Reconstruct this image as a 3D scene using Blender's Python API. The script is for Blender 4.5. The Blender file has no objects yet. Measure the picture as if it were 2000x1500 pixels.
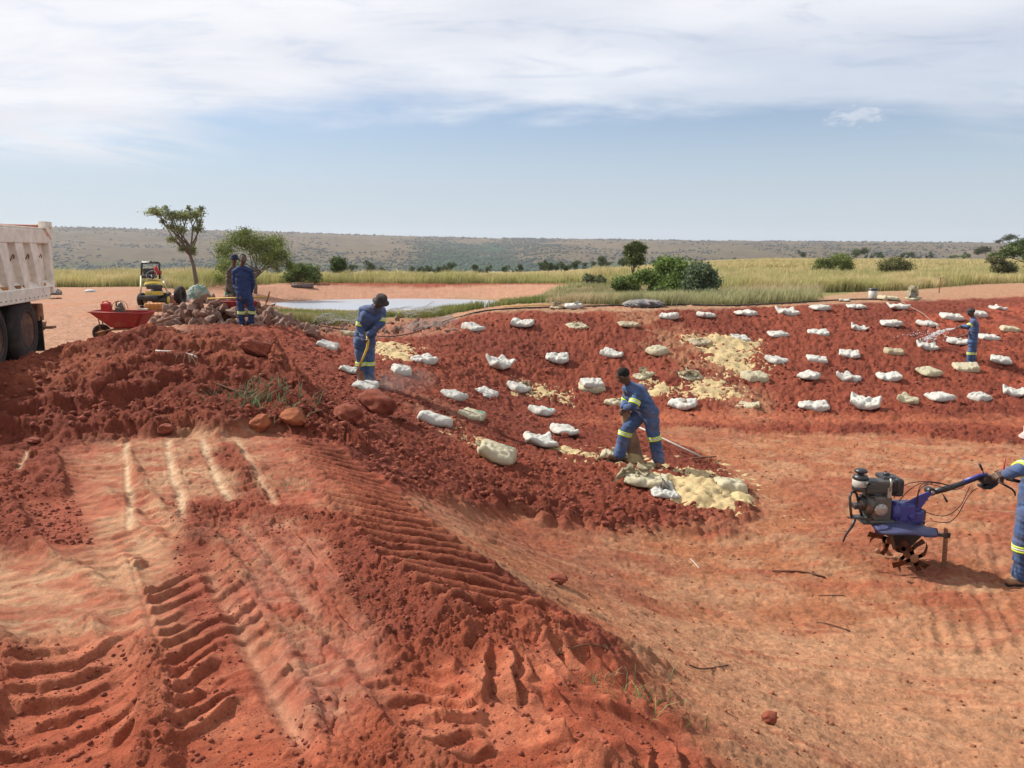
import bpy, bmesh, math, random
import numpy as np
from mathutils import Vector, Matrix, Quaternion
R = math.radians
scene = bpy.context.scene
C = scene.collection
random.seed(7)
# ------------------------------------------------------------ camera, sky, sun, exposure
EYE = 1.9
F = 1540.0
PITCH = math.atan(260.0 / F)
cam_d = bpy.data.cameras.new("camera")
cam = bpy.data.objects.new("camera", cam_d)
C.objects.link(cam)
cam.location = (0, 0, EYE)
cam.rotation_euler = (math.pi / 2 - PITCH, 0, 0)
cam_d.sensor_width = 36
cam_d.lens = F / 2000.0 * 36
cam_d.clip_start = 0.1
cam_d.clip_end = 30000
scene.camera = cam

SUN_EL = R(41)
SUN_DIR = Vector((-math.cos(R(24)) * math.cos(SUN_EL), math.sin(R(24)) * math.cos(SUN_EL), math.sin(SUN_EL)))
sun_d = bpy.data.lights.new("sun", 'SUN')
sun_d.energy = 5.0
sun_d.angle = R(0.6)
sun_d.color = (1.0, 0.95, 0.87)
sun = bpy.data.objects.new("sun", sun_d)
C.objects.link(sun)
sun.rotation_euler = SUN_DIR.to_track_quat('Z', 'Y').to_euler()

scene.view_settings.view_transform = 'Standard'
scene.view_settings.look = 'None'
scene.view_settings.exposure = 0.5
scene.view_settings.gamma = 1.0

world = bpy.data.worlds.new("World")
scene.world = world
world.use_nodes = True


class NT:
    """small helper round a node tree"""
    def __init__(s, tree):
        s.t = tree
        s.n = tree.nodes
        s.l = tree.links

    def add(s, typ, **kw):
        nd = s.n.new(typ)
        for k, v in kw.items():
            setattr(nd, k, v)
        return nd

    def put(s, sock, v):
        if isinstance(v, bpy.types.NodeSocket):
            s.l.new(v, sock)
        elif v is not None:
            if sock.type == 'RGBA' and len(v) == 3:
                v = (*v, 1)
            sock.default_value = v

    def math(s, op, a, b=None, c=None, clamp=False):
        nd = s.add('ShaderNodeMath', operation=op, use_clamp=clamp)
        s.put(nd.inputs[0], a)
        if b is not None: s.put(nd.inputs[1], b)
        if c is not None: s.put(nd.inputs[2], c)
        return nd.outputs[0]

    def mix(s, f, a, b, mode='MIX'):
        nd = s.add('ShaderNodeMix', data_type='RGBA', blend_type=mode)
        s.put(nd.inputs[0], f); s.put(nd.inputs[6], a); s.put(nd.inputs[7], b)
        return nd.outputs[2]

    def noise(s, scale, vec=None, detail=4, rough=0.55, dist=0.0):
        nd = s.add('ShaderNodeTexNoise')
        nd.inputs['Scale'].default_value = scale
        nd.inputs['Detail'].default_value = detail
        nd.inputs['Roughness'].default_value = rough
        nd.inputs['Distortion'].default_value = dist
        if vec is not None: s.l.new(vec, nd.inputs['Vector'])
        return nd.outputs[0]

    def ramp(s, v, lo, hi, a=0.0, b=1.0):
        nd = s.add('ShaderNodeMapRange', interpolation_type='SMOOTHSTEP')
        s.put(nd.inputs[0], v)
        for i, q in enumerate((lo, hi, a, b)): s.put(nd.inputs[i + 1], q)
        return nd.outputs[0]


def build_sky():
    w = NT(world.node_tree)
    bg = world.node_tree.nodes['Background']
    sky = w.add('ShaderNodeTexSky', sky_type='NISHITA')
    sky.sun_disc = False
    sky.sun_elevation = SUN_EL
    sky.sun_rotation = math.atan2(SUN_DIR.x, SUN_DIR.y)
    sky.air_density = 1.0
    sky.dust_density = 0.7
    sky.ozone_density = 2.0
    tc = w.add('ShaderNodeTexCoord')
    sp = w.add('ShaderNodeSeparateXYZ')
    w.l.new(tc.outputs['Generated'], sp.inputs[0])
    X, Y, Z = sp.outputs
    Yp = w.math('MAXIMUM', Y, 0.05)
    az = w.math('DIVIDE', X, Yp)
    hor = w.math('SQRT', w.math('ADD', w.math('MULTIPLY', X, X), w.math('MULTIPLY', Y, Y)))
    el = w.math('DIVIDE', Z, w.math('MAXIMUM', hor, 0.02))
    # cloud plane coordinates
    zz = w.math('ADD', w.math('MAXIMUM', Z, 0.0), 0.10)
    cv = w.add('ShaderNodeCombineXYZ')
    w.l.new(w.math('DIVIDE', X, zz), cv.inputs[0]); w.l.new(w.math('DIVIDE', Y, zz), cv.inputs[1])
    mp = w.add('ShaderNodeMapping'); w.l.new(cv.outputs[0], mp.inputs[0])
    mp.inputs['Rotation'].default_value = (0, 0, R(-18)); mp.inputs['Scale'].default_value = (0.55, 1.0, 1)
    n1 = w.noise(1.1, mp.outputs[0], 7, 0.58, 0.35)
    n2 = w.noise(4.5, mp.outputs[0], 6, 0.62, 0.6)
    n3 = w.noise(0.55, mp.outputs[0], 3, 0.5, 0.2)
    dv = w.add('ShaderNodeCombineXYZ'); w.l.new(az, dv.inputs[0]); w.l.new(w.math('MULTIPLY', el, 3.0), dv.inputs[1])
    n4 = w.noise(4.0, dv.outputs[0], 6, 0.6, 0.3)
    # arched lower edge of the cloud sheet
    a2 = w.math('MULTIPLY', w.math('POWER', w.math('ABSOLUTE', w.math('SUBTRACT', az, 0.05)), 2.0), 0.14)
    edge = w.math('SUBTRACT', 0.158, a2)
    dd = w.math('SUBTRACT', el, edge)
    dd = w.math('ADD', dd, w.math('MULTIPLY', w.math('SUBTRACT', n1, 0.5), 0.10))
    dd = w.math('ADD', dd, w.math('MULTIPLY', w.math('SUBTRACT', n4, 0.5), 0.07))
    mask = w.ramp(dd, -0.008, 0.035)
    thin = w.math('MULTIPLY', w.ramp(n3, 0.34, 0.52, 0.55, 1.0), w.ramp(n2, 0.30, 0.50, 0.80, 1.0))
    mask = w.math('MULTIPLY', mask, thin)
    # low wisps at the left and a thin one in the middle
    sv = w.add('ShaderNodeCombineXYZ'); w.l.new(w.math('MULTIPLY', az, 3.0), sv.inputs[0])
    w.l.new(w.math('ADD', w.math('MULTIPLY', el, 30.0), w.math('MULTIPLY', az, 4.0)), sv.inputs[1])
    n5 = w.noise(1.3, sv.outputs[0], 6, 0.6, 0.5)
    wl = w.math('MULTIPLY', w.ramp(n5, 0.42, 0.58), w.math('MULTIPLY', w.ramp(az, -0.30, -0.50), w.ramp(w.math('ABSOLUTE', w.math('SUBTRACT', el, 0.125)), 0.045, 0.01)))
    wisp = w.math('MULTIPLY', wl, 0.8)
    # one small puff low in the right
    n6 = w.noise(46.0, dv.outputs[0], 5, 0.65, 0.4)
    pu = w.math('POWER', w.math('MULTIPLY', w.math('SUBTRACT', az, 0.42), 1 / 0.035), 2.0)
    pv = w.math('POWER', w.math('MULTIPLY', w.math('SUBTRACT', el, 0.150), 1 / 0.010), 2.0)
    pf = w.ramp(w.math('ADD', w.math('ADD', pu, pv), w.math('MULTIPLY', w.math('SUBTRACT', n6, 0.5), 6.5)), 1.6, -0.6)
    mask = w.math('MAXIMUM', mask, w.math('MULTIPLY', pf, 0.6))
    shade = w.math('ADD', w.math('MULTIPLY', w.ramp(n2, 0.3, 0.7), 0.25), w.math('MULTIPLY', w.ramp(n1, 0.3, 0.7), 0.75))
    ccol = w.mix(shade, (6.4, 6.6, 7.25), (8.1, 8.2, 8.5))
    # haze toward the horizon: paler sky
    hz = w.ramp(el, 0.25, 0.0, 0.0, 0.92)
    skyc = w.mix(1.0, sky.outputs[0], (0.84, 0.89, 1.0), 'MULTIPLY')
    skyc = w.mix(hz, skyc, (4.75, 5.45, 6.15))
    out = w.mix(mask, skyc, ccol)
    out = w.mix(wisp, out, (6.9, 7.0, 7.4))
    w.l.new(out, bg.inputs[0])
    bg.inputs[1].default_value = 0.085


build_sky()
# ------------------------------------------------------------ geometry of the view (to measure places)
_c, _s = math.cos(PITCH), math.sin(PITCH)


def ray(px, py):
    u = (px - 1000.0) / F; v = (750.0 - py) / F
    return Vector((u, _c + v * _s, -_s + v * _c))


def P(px, py, z):
    d = ray(px, py); t = (z - EYE) / d.z
    return Vector((0, 0, EYE)) + d * t


def D(px, py, y):
    d = ray(px, py); t = y / d.y
    return Vector((0, 0, EYE)) + d * t


# ------------------------------------------------------------ numpy noise
_rng = np.random.RandomState(11)
_T = _rng.rand(256, 256)


def vnoise(x, y):
    xi = np.floor(x).astype(np.int64); yi = np.floor(y).astype(np.int64)
    fx = x - xi; fy = y - yi
    fx = fx * fx * (3 - 2 * fx); fy = fy * fy * (3 - 2 * fy)
    x0 = xi & 255; x1 = (xi + 1) & 255; y0 = yi & 255; y1 = (yi + 1) & 255
    a = _T[x0, y0]; b = _T[x1, y0]; c = _T[x0, y1]; d = _T[x1, y1]
    return (a + (b - a) * fx) * (1 - fy) + (c + (d - c) * fx) * fy


def fbm(x, y, o=4, g=0.5):
    s = 0; a = 1; t = 0
    for i in range(o):
        s = s + a * vnoise(x, y); t += a
        x, y = 1.6 * x - 1.2 * y + 17.3, 1.2 * x + 1.6 * y + 5.1
        a *= g
    return s / t


def billow(x, y, o=3, g=0.5):
    s = 0; a = 1; t = 0
    for i in range(o):
        s = s + a * (1 - np.abs(2 * vnoise(x, y) - 1)); t += a
        x, y = 1.6 * x - 1.2 * y + 7.3, 1.2 * x + 1.6 * y + 3.1
        a *= g
    return s / t


_CX = _rng.rand(256, 256); _CY = _rng.rand(256, 256)


def lumps(x, y):
    """cellular lumps 0..1, rounded clods"""
    xi = np.floor(x).astype(np.int64); yi = np.floor(y).astype(np.int64)
    best = np.full(x.shape, 9.0)
    for i in (-1, 0, 1):
        for j in (-1, 0, 1):
            cx = (xi + i) & 255; cy = (yi + j) & 255
            px = xi + i + _CX[cx, cy]; py = yi + j + _CY[cx, cy]
            r = 0.35 + 0.65 * _T[cx, cy]
            d = ((x - px) ** 2 + (y - py) ** 2) / (r * r)
            best = np.minimum(best, d)
    return np.sqrt(np.clip(1 - best * 1.6, 0, 1))


def sstep(a, b, x):
    t = np.clip((x - a) / (b - a), 0, 1)
    return t * t * (3 - 2 * t)


# ------------------------------------------------------------ ground heights
WATER = -1.3
CP = [
 # near plateau
 (0,1500,0),(300,1500,0),(700,1500,0),(1000,1500,-.02),(1200,1500,-.08),(0,1250,0),(400,1250,0),(800,1250,0),(0,1000,0),
 (300,1000,0),(550,950,0),(0,900,0),(300,870,.02),(550,860,0),(640,950,0),(760,1080,-.02),(980,1280,-.03),(1080,1350,-.05),(640,880,-.03),
 (-400,1500,0),(-400,900,0),(-400,700,0),
 # edge down to the basin
 (840,985,-.38),(740,930,-.2),(900,1020,-.48),(1000,1090,-.52),(1080,1110,-.85),(760,1040,-.0),(870,1120,-.01),(960,1180,-.03),(830,1035,-.06),(930,1100,-.10),(1050,1200,-.12),(700,960,-.02),(1085,1180,-.42),(1210,1268,-.42),(1335,1370,-.40),(1480,1480,-.42),(1200,1210,-.72),(1300,1270,-.72),(1450,1370,-.72),(1620,1470,-.8),
 (1000,1000,-1.15),(1000,950,-1.05),(860,930,-.65),(780,880,-.5),(700,830,-.28),(650,860,-.08),(966,895,-.95),(848,830,-.82),
 # floor
 (1300,1000,-1.5),(1250,915,-1.42),(1400,1150,-1.5),(1700,1110,-1.53),(2000,1150,-1.55),(2000,1500,-1.25),(1700,1400,-1.2),
 (2000,900,-1.7),(1700,900,-1.7),(1450,850,-1.82),(1250,850,-1.66),(2400,1300,-1.5),(2400,900,-1.7),
 # left slope
 (920,815,-1.05),(947,772,-1.32),(1057,810,-1.55),(1101,850,-1.48),(1053,872,-1.38),(784,730,-.6),(828,710,-.68),(700,750,-.5),(760,800,-.62),
 (640,690,-.5),(580,700,-.15),(975,722,-1.08),(560,650,-.05),
 # far slope foot and slope
 (1600,818,-1.9),(1300,808,-1.84),(1900,800,-1.95),(2060,790,-1.95),(1155,765,-1.66),(1012,762,-1.42),
 (1088,708,-1.15),(1283,690,-1.0),(1600,700,-1.2),(1895,700,-1.25),(1445,700,-1.15),
 # rim
 (1000,608,-.12),(1150,603,-.1),(1300,606,-.12),(1450,602,-.12),(1600,595,-.1),(1800,586,-.06),(2000,578,-.06),(2300,575,-.05),
 (920,612,-.2),(880,625,-.42),(800,655,-.62),(700,655,-.52),(620,645,-.28),
 # left plateau
 (470,642,0),(520,642,0),(300,655,0),(100,720,0),(350,620,0),(200,600,0),(200,570,-.02),(200,556,-.05),(380,556,-.05),(50,560,0),(-200,600,0),(450,600,-.05),
 # behind the rim
 (1250,590,-.3),(1450,590,-.2),(1700,575,-.15),(1850,565,-.15),(1300,565,-.5),(1500,560,-.45),(1700,550,-.5),(1950,545,-.3),
 # pond surroundings
 (640,625,-.75),(700,618,-1.02),(850,612,-1.0),(930,605,-.95),(1020,596,-.9),(540,600,-1.0),(480,585,-.45),
 (620,606,-1.25),(760,606,-1.3),(880,604,-1.3),(980,588,-1.3),(600,588,-1.32),(560,594,-1.32),(750,582,-1.3),(900,582,-1.3),
 (700,595,-2.3),(850,592,-2.3),(640,597,-2.0),(900,590,-2.2),(780,588,-1.9),
 (560,557,-.45),(750,557,-.5),(950,557,-.5),(1150,557,-.5),(1130,575,-.9),(470,562,-.3),(600,573,-.95),(1000,573,-.95),
 (750,548,-.55),(400,548,-.1),(1150,545,-.6),(150,548,-.1),
]
_cp = [P(a, b, c) for a, b, c in CP]


def _q(x, y):
    y = np.maximum(y, 0.3)
    rr = np.sqrt(x * x + y * y)
    return np.arctan2(x, y) * 2.2, np.log(rr) * 1.25


def _fit():
    X = np.array([p.x for p in _cp]); Y = np.array([p.y for p in _cp]); Z = np.array([p.z for p in _cp])
    a, b = _q(X, Y)
    n = len(X)
    d2 = (a[:, None] - a[None]) ** 2 + (b[:, None] - b[None]) ** 2
    K = 0.5 * d2 * np.log(d2 + 1e-9)
    K += np.eye(n) * 0.004
    Pm = np.stack([np.ones(n), a, b], 1)
    A = np.block([[K, Pm], [Pm.T, np.zeros((3, 3))]])
    sol = np.linalg.solve(A, np.concatenate([Z, np.zeros(3)]))
    return a, b, sol


_fa, _fb, _fs = _fit()


def base_h(x, y):
    a, b = _q(x, y)
    bmax = math.log(75.0) * 1.25
    bc = np.clip(b, math.log(2.2) * 1.25, bmax)
    ac = np.clip(a, -1.75, 1.75)
    z = _fs[-3] + _fs[-2] * ac + _fs[-1] * bc
    for i in range(len(_fa)):
        d2 = (ac - _fa[i]) ** 2 + (bc - _fb[i]) ** 2
        z = z + _fs[i] * 0.5 * d2 * np.log(d2 + 1e-9)
    z = np.clip(z, -2.4, 0.25)
    e = ((x + 7.2) / 7.7) ** 2 + ((y - 48.5) / 5.3) ** 2
    z = np.where(e < 1.25, np.minimum(z, WATER - 0.9 * (1 - e)), z)
    ds = (np.sqrt(np.maximum(e, 1)) - 1) * 5.3
    z = np.where((e >= 1) & (e < 5), np.minimum(z, WATER + (.26 if True else 0) * ds + .01), z)
    z = np.where((e < 2.6) & (e > 1), np.maximum(z, WATER + .04 * (e - 1)), z)
    wf = sstep(46, 49, y) * sstep(66, 61, y) * sstep(-21, -17, x) * sstep(7, 3, x)
    zp = np.where(e < 1, WATER - .9 * (1 - e), WATER + np.clip(.24 * ds, 0, .82) + (fbm(x * .8, y * 2.5, 3) - .5) * .08 * np.clip(ds, 0, 1))
    z = z * (1 - wf) + zp * wf
    rr = np.sqrt(x * x + y * y)
    # far country: near flat on the right, falling into a valley in the middle and left
    lf = sstep(0.32, -0.1, x / np.maximum(y, 1))
    far = -0.45 - (rr - 75) * (0.005 + 0.021 * lf)
    far = np.maximum(far - 5 * sstep(170, 600, rr) * lf - 12 * sstep(450, 900, rr), -26)
    w = sstep(58, 80, rr)
    return z * (1 - w) + far * w


_mp = [(-700, 700, 9.0, 8.0), (-200, 725, 9.4, 7.4), (0, 702, 9.6, 7.35), (100, 679, 10.1, 7.5), (200, 652, 10.7, 7.6), (260, 641, 11.0, 7.7), (300, 632, 11.3, 7.8), (400, 636, 11.6, 7.9), (480, 645, 11.7, 8.0),
       (540, 660, 11.2, 8.0), (575, 712, 10.4, 8.0), (620, 770, 9.6, 8.0), (665, 815, 8.9, 8.0), (720, 868, 8.2, 7.9)]
_mu = []; _myc = []; _mzc = []; _myn = []
for a, b, c, d in _mp:
    q = D(a, b, c)
    _mu.append(q.x / q.y); _myc.append(c); _mzc.append(q.z); _myn.append(d)


def mound_h(x, y, z0):
    yy = np.maximum(y, 0.5)
    u = x / yy
    yc = np.interp(u, _mu, _myc); zc = np.interp(u, _mu, _mzc); yn = np.interp(u, _mu, _myn)
    wob = (fbm(x * 1.3, y * 1.3, 3) - 0.5)
    t = (y - yn + wob * 0.8) / (yc - yn)
    up = np.clip(t, 0, 1)
    up = up ** 0.92
    # ledges left by the blade
    nl = 3.6
    k = up * nl + (fbm(x * .8 + 9, y * .8, 3) - 0.5) * 1.6
    saw = k - np.floor(k)
    led = (np.minimum(saw * 4.5, 1) * 1.0 - saw) * 0.15 * np.sin(np.pi * np.clip(up, 0, 1)) ** 0.5
    dn = 1 - sstep(0.0, 1.0, (y - yc) / 1.9)
    hh = np.where(t < 1, up, dn)
    crest = zc - 0.17 + (fbm(x * 2.1, y * 0.2, 4) - 0.5) * 0.16
    m = z0 + np.maximum(crest - z0, 0) * hh + np.where((t > 0) & (t < 1), led, 0)
    act = (u < _mu[-1]) & (y > 2)
    return np.where(act, np.maximum(z0, m), z0), np.where(act, hh * (t > -0.02), 0)


def ground_h(x, y):
    x = np.asarray(x, float); y = np.asarray(y, float)
    z = base_h(x, y)
    z, _ = mound_h(x, y, z)
    return z


def G(px, py):
    d = ray(px, py)
    y = np.exp(np.linspace(math.log(2.0), math.log(400.0), 1500))
    t = y / d.y
    z = EYE + d.z * t
    g = ground_h(d.x * t, y)
    k = np.where(z < g)[0]
    if len(k) == 0: return P(px, py, -1.0)
    i = k[0]
    if i > 0:
        a = z[i - 1] - g[i - 1]; b = z[i] - g[i]
        f = a / (a - b)
        yy = y[i - 1] + (y[i] - y[i - 1]) * f
    else:
        yy = y[0]
    q = D(px, py, yy)
    return q


def gz(x, y):
    return float(ground_h(np.array([x]), np.array([y]))[0])


def scr(p):
    """where a world point falls in the 2000x1500 photo (for measuring only)"""
    v = Vector(p) - Vector((0, 0, EYE))
    dp = v.y * _c - v.z * _s; up = v.y * _s + v.z * _c
    return 1000 + F * v.x / dp, 750 - F * up / dp


def poly_mask(x, y, pts, soft, nz=0.0):
    """soft mask of a ground area given by its outline, in world metres"""
    w = [G(a, b) for a, b in pts]
    PX = [p.x for p in w]; PY = [p.y for p in w]
    x0, x1, y0, y1 = min(PX) - soft, max(PX) + soft, min(PY) - soft, max(PY) + soft
    m = np.zeros(x.shape)
    sel = (x > x0) & (x < x1) & (y > y0) & (y < y1)
    xs = x[sel]; ys = y[sel]
    if len(xs) == 0: return m
    ins = np.zeros(xs.shape, bool); dist = np.full(xs.shape, 1e9)
    n = len(PX)
    for i in range(n):
        ax, ay, bx, by = PX[i], PY[i], PX[(i + 1) % n], PY[(i + 1) % n]
        c = ((ay > ys) != (by > ys)) & (xs < (bx - ax) * (ys - ay) / (by - ay + 1e-12) + ax)
        ins ^= c
        l2 = (bx - ax) ** 2 + (by - ay) ** 2
        t = np.clip(((xs - ax) * (bx - ax) + (ys - ay) * (by - ay)) / l2, 0, 1)
        dist = np.minimum(dist, np.hypot(xs - ax - t * (bx - ax), ys - ay - t * (by - ay)))
    sd = np.where(ins, dist, -dist)
    if nz: sd = sd + (fbm(xs * 2.2 / max(soft, .2) * .5, ys * 2.2 / max(soft, .2) * .5, 4) - 0.5) * 2 * nz
    m[sel] = sstep(-soft * .5, soft * .5, sd)
    return m


def path_st(x, y, pts, hw):
    """s along and t across (in half widths) for a wheel path; nan-free, returns mask of near points"""
    w = [G(a, b) for a, b in pts]
    sel = np.zeros(x.shape, bool)
    PX = np.array([p.x for p in w]); PY = np.array([p.y for p in w])
    sel = (x > PX.min() - 2 * hw) & (x < PX.max() + 2 * hw) & (y > PY.min() - 2 * hw) & (y < PY.max() + 2 * hw)
    xs = x[sel]; ys = y[sel]
    best = np.full(xs.shape, 1e9); S = np.zeros(xs.shape); T = np.zeros(xs.shape); E = np.zeros(xs.shape)
    acc = 0
    L = sum(math.hypot(PX[i + 1] - PX[i], PY[i + 1] - PY[i]) for i in range(len(PX) - 1))
    for i in range(len(PX) - 1):
        dx, dy = PX[i + 1] - PX[i], PY[i + 1] - PY[i]
        l = math.hypot(dx, dy)
        t = np.clip(((xs - PX[i]) * dx + (ys - PY[i]) * dy) / (l * l), 0, 1)
        ox = xs - PX[i] - t * dx; oy = ys - PY[i] - t * dy
        d = np.hypot(ox, oy)
        cr = (dx * oy - dy * ox) / l
        u = d < best
        best = np.where(u, d, best); S = np.where(u, acc + t * l, S); T = np.where(u, cr / hw, T)
        acc += l
    E = sstep(1.35, 0.95, best / hw) * sstep(0, .25, S) * sstep(L, L - .25, S)
    return sel, S, T, E, best / hw

# ------------------------------------------------------------ object helpers
def tag(o, label=None, cat=None, group=None, kind=None):
    if label: o['label'] = label
    if cat: o['category'] = cat
    if group: o['group'] = group
    if kind: o['kind'] = kind
    return o


def mesh_np(name, V, faces_flat, nper, mats=(), smooth=True):
    """mesh from numpy arrays; faces all with nper corners"""
    me = bpy.data.meshes.new(name)
    V = np.asarray(V, np.float32); Fc = np.asarray(faces_flat, np.int32).reshape(-1)
    nf = len(Fc) // nper
    me.vertices.add(len(V)); me.vertices.foreach_set('co', V.reshape(-1))
    me.loops.add(len(Fc)); me.loops.foreach_set('vertex_index', Fc)
    me.polygons.add(nf)
    me.polygons.foreach_set('loop_start', np.arange(nf, dtype=np.int32) * nper)
    if smooth: me.polygons.foreach_set('use_smooth', np.ones(nf, bool))
    me.update(calc_edges=True)
    for m in mats: me.materials.append(m)
    return me


def link(name, me, parent=None, loc=None):
    o = bpy.data.objects.new(name, me)
    C.objects.link(o)
    if parent is not None: o.parent = parent
    if loc is not None: o.location = loc
    return o


def thing(name, label, cat, loc, group=None, rz=0):
    o = bpy.data.objects.new(name, None)
    o.empty_display_size = 0.2
    C.objects.link(o)
    o.location = loc; o.rotation_euler = (0, 0, rz)
    return tag(o, label, cat, group)


_M = {}


def mat(name, col, rough=0.85, metal=0.0, var=0.18, scale=9.0, bump=0.0, bscale=60.0, dust=None, dustamt=0.0, spec=0.3, trans=0.0, sheen=0.0):
    """plain procedural material: colour broken up by noise, optional dust of another colour, optional bump"""
    if name in _M: return _M[name]
    m = bpy.data.materials.new(name); m.use_nodes = True
    w = NT(m.node_tree); b = w.n['Principled BSDF']
    tc = w.add('ShaderNodeTexCoord'); vec = tc.outputs['Object']
    n = w.noise(scale, vec, 5, 0.6)
    k = w.ramp(n, 0.25, 0.75, 1 - var, 1 + var)
    c = w.add('ShaderNodeVectorMath', operation='SCALE')
    c.inputs[0].default_value = col; w.l.new(k, c.inputs['Scale'])
    out = c.outputs[0]
    if dust:
        dn = w.noise(scale * .6 + 1.3, vec, 6, 0.65)
        f = w.ramp(dn, 0.65 - dustamt * .5, 0.95 - dustamt * .6, 0, min(1, dustamt * 1.3))
        out = w.mix(f, out, dust)
    w.l.new(out, b.inputs['Base Color'])
    b.inputs['Roughness'].default_value = rough
    b.inputs['Metallic'].default_value = metal
    b.inputs['Specular IOR Level'].default_value = spec
    if sheen: b.inputs['Sheen Weight'].default_value = sheen
    if trans:
        b.inputs['Subsurface Weight'].default_value = 0.0
        tr = w.add('ShaderNodeBsdfTranslucent'); w.l.new(out, tr.inputs[0])
        mx = w.add('ShaderNodeMixShader'); mx.inputs[0].default_value = trans
        w.l.new(b.outputs[0], mx.inputs[1]); w.l.new(tr.outputs[0], mx.inputs[2])
        w.l.new(mx.outputs[0], w.n['Material Output'].inputs[0])
    if bump:
        bn = w.noise(bscale, vec, 5, 0.65)
        bp = w.add('ShaderNodeBump'); bp.inputs['Strength'].default_value = bump; bp.inputs['Distance'].default_value = 0.01
        w.l.new(bn, bp.inputs['Height']); w.l.new(bp.outputs[0], b.inputs['Normal'])
    _M[name] = m
    return m


def ground_material():
    m = bpy.data.materials.new('soil'); m.use_nodes = True
    w = NT(m.node_tree); b = w.n['Principled BSDF']
    at = w.add('ShaderNodeAttribute', attribute_name='soil')
    tc = w.add('ShaderNodeTexCoord'); vec = tc.outputs['Object']
    n1 = w.noise(14, vec, 8, 0.7); n2 = w.noise(2.2, vec, 5, 0.6)
    n3 = w.noise(75, vec, 4, 0.75)
    k = w.math('MULTIPLY', w.ramp(n3, 0.3, 0.7, 0.84, 1.14), w.ramp(n1, 0.25, 0.75, 0.62, 1.10), w.ramp(n2, 0.25, 0.75, 0.88, 1.12)) if False else w.math('MULTIPLY', w.math('MULTIPLY', w.ramp(n3, 0.3, 0.7, 0.82, 1.16), w.ramp(n1, 0.25, 0.75, 0.66, 1.12)), w.ramp(n2, 0.25, 0.75, 0.88, 1.12))
    c = w.add('ShaderNodeVectorMath', operation='SCALE'); w.l.new(at.outputs['Color'], c.inputs[0]); w.l.new(k, c.inputs['Scale'])
    w.l.new(c.outputs[0], b.inputs['Base Color'])
    b.inputs['Roughness'].default_value = 0.92
    b.inputs['Specular IOR Level'].default_value = 0.15
    rg = w.add('ShaderNodeAttribute', attribute_name='roughness_of_soil')
    bn = w.math('ADD', w.noise(38, vec, 8, 0.75), w.math('MULTIPLY', w.noise(11, vec, 7, 0.7), 1.4))
    bn2 = w.noise(110, vec, 4, 0.7)
    hh = w.math('ADD', bn, w.math('MULTIPLY', bn2, 0.35))
    bp = w.add('ShaderNodeBump'); bp.inputs['Distance'].default_value = 0.03
    w.l.new(w.math('ADD', w.math('MULTIPLY', rg.outputs['Fac'], 0.5), 0.5), bp.inputs['Strength'])
    w.l.new(hh, bp.inputs['Height']); w.l.new(bp.outputs[0], b.inputs['Normal'])
    return m


SOIL = ground_material()
RED = np.array((.232, .057, .031)); DKRED = np.array((.168, .040, .023)); ORANGE = np.array((.325, .125, .060))
PALE = np.array((.39, .228, .128)); PINK = np.array((.30, .108, .062)); YARD = np.array((.37, .20, .125))
TAN = np.array((.36, .22, .13)); GRASSY = np.array((.27, .21, .08)); BANK = np.array((.39, .205, .13)); STREAK = np.array((.50, .34, .21))

# tyre paths on the near plateau: (points in the photo, half width, lug spacing, lug height, chevron slope, sharpness)
TRACKS = [
 ([(590, 862), (650, 900), (705, 940), (760, 980)], .29, .18, .0451, -1.1, .5),
 ([(690, 955), (740, 1005), (810, 1060), (885, 1115), (960, 1175), (1035, 1235)], .32, .18, .078, -1.2, .2),
 ([(180, 890), (205, 960), (240, 1020), (300, 1090)], .26, .15, .028, -.9, .3),
 ([(110, 960), (200, 1060), (290, 1150), (350, 1240)], .30, .15, .020, -.5, .5),
 ([(-40, 1090), (60, 1150), (150, 1220)], .28, .15, .016, -.6, .3),
 ([(330, 1060), (375, 1150), (420, 1240), (455, 1330), (470, 1420), (480, 1560)], .25, .145, .040, .8, -.7),
 ([(150, 1235), (150, 1330), (130, 1430), (100, 1560)], .26, .17, .045, .6, .45),
 ([(860, 1290), (960, 1340), (1060, 1375), (1160, 1405), (1280, 1450), (1420, 1540)], .30, .15, .060, 1.3, .3),
 ([(1000, 1285), (1110, 1310), (1220, 1345), (1330, 1400)], .22, .14, .05, 1.1, -.4),
 ([(770, 1300), (860, 1400), (990, 1470), (1150, 1560)], .20, .15, .045, -.9, -.8),
]
# narrow seams pressed between the roller lanes
SEAMS = [
 ([(247, 858), (250, 930), (258, 1040)], .022, 1.0), ([(325, 850), (340, 930), (368, 1030)], .028, 1.0), ([(392, 850), (420, 920), (452, 992)], .028, 1.0),
 ([(455, 848), (500, 920), (545, 992)], .022, .7), ([(462, 1010), (540, 1100), (640, 1230), (740, 1340)], .035, .25), ([(400, 1100), (470, 1230), (540, 1360), (610, 1480)], .03, .25),
 ([(575, 1030), (620, 1080), (665, 1130)], .012, .0), ([(640, 1170), (690, 1220), (740, 1270)], .012, .0), ([(60, 880), (45, 905), (40, 935)], .02, 1.0),
]


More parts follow.
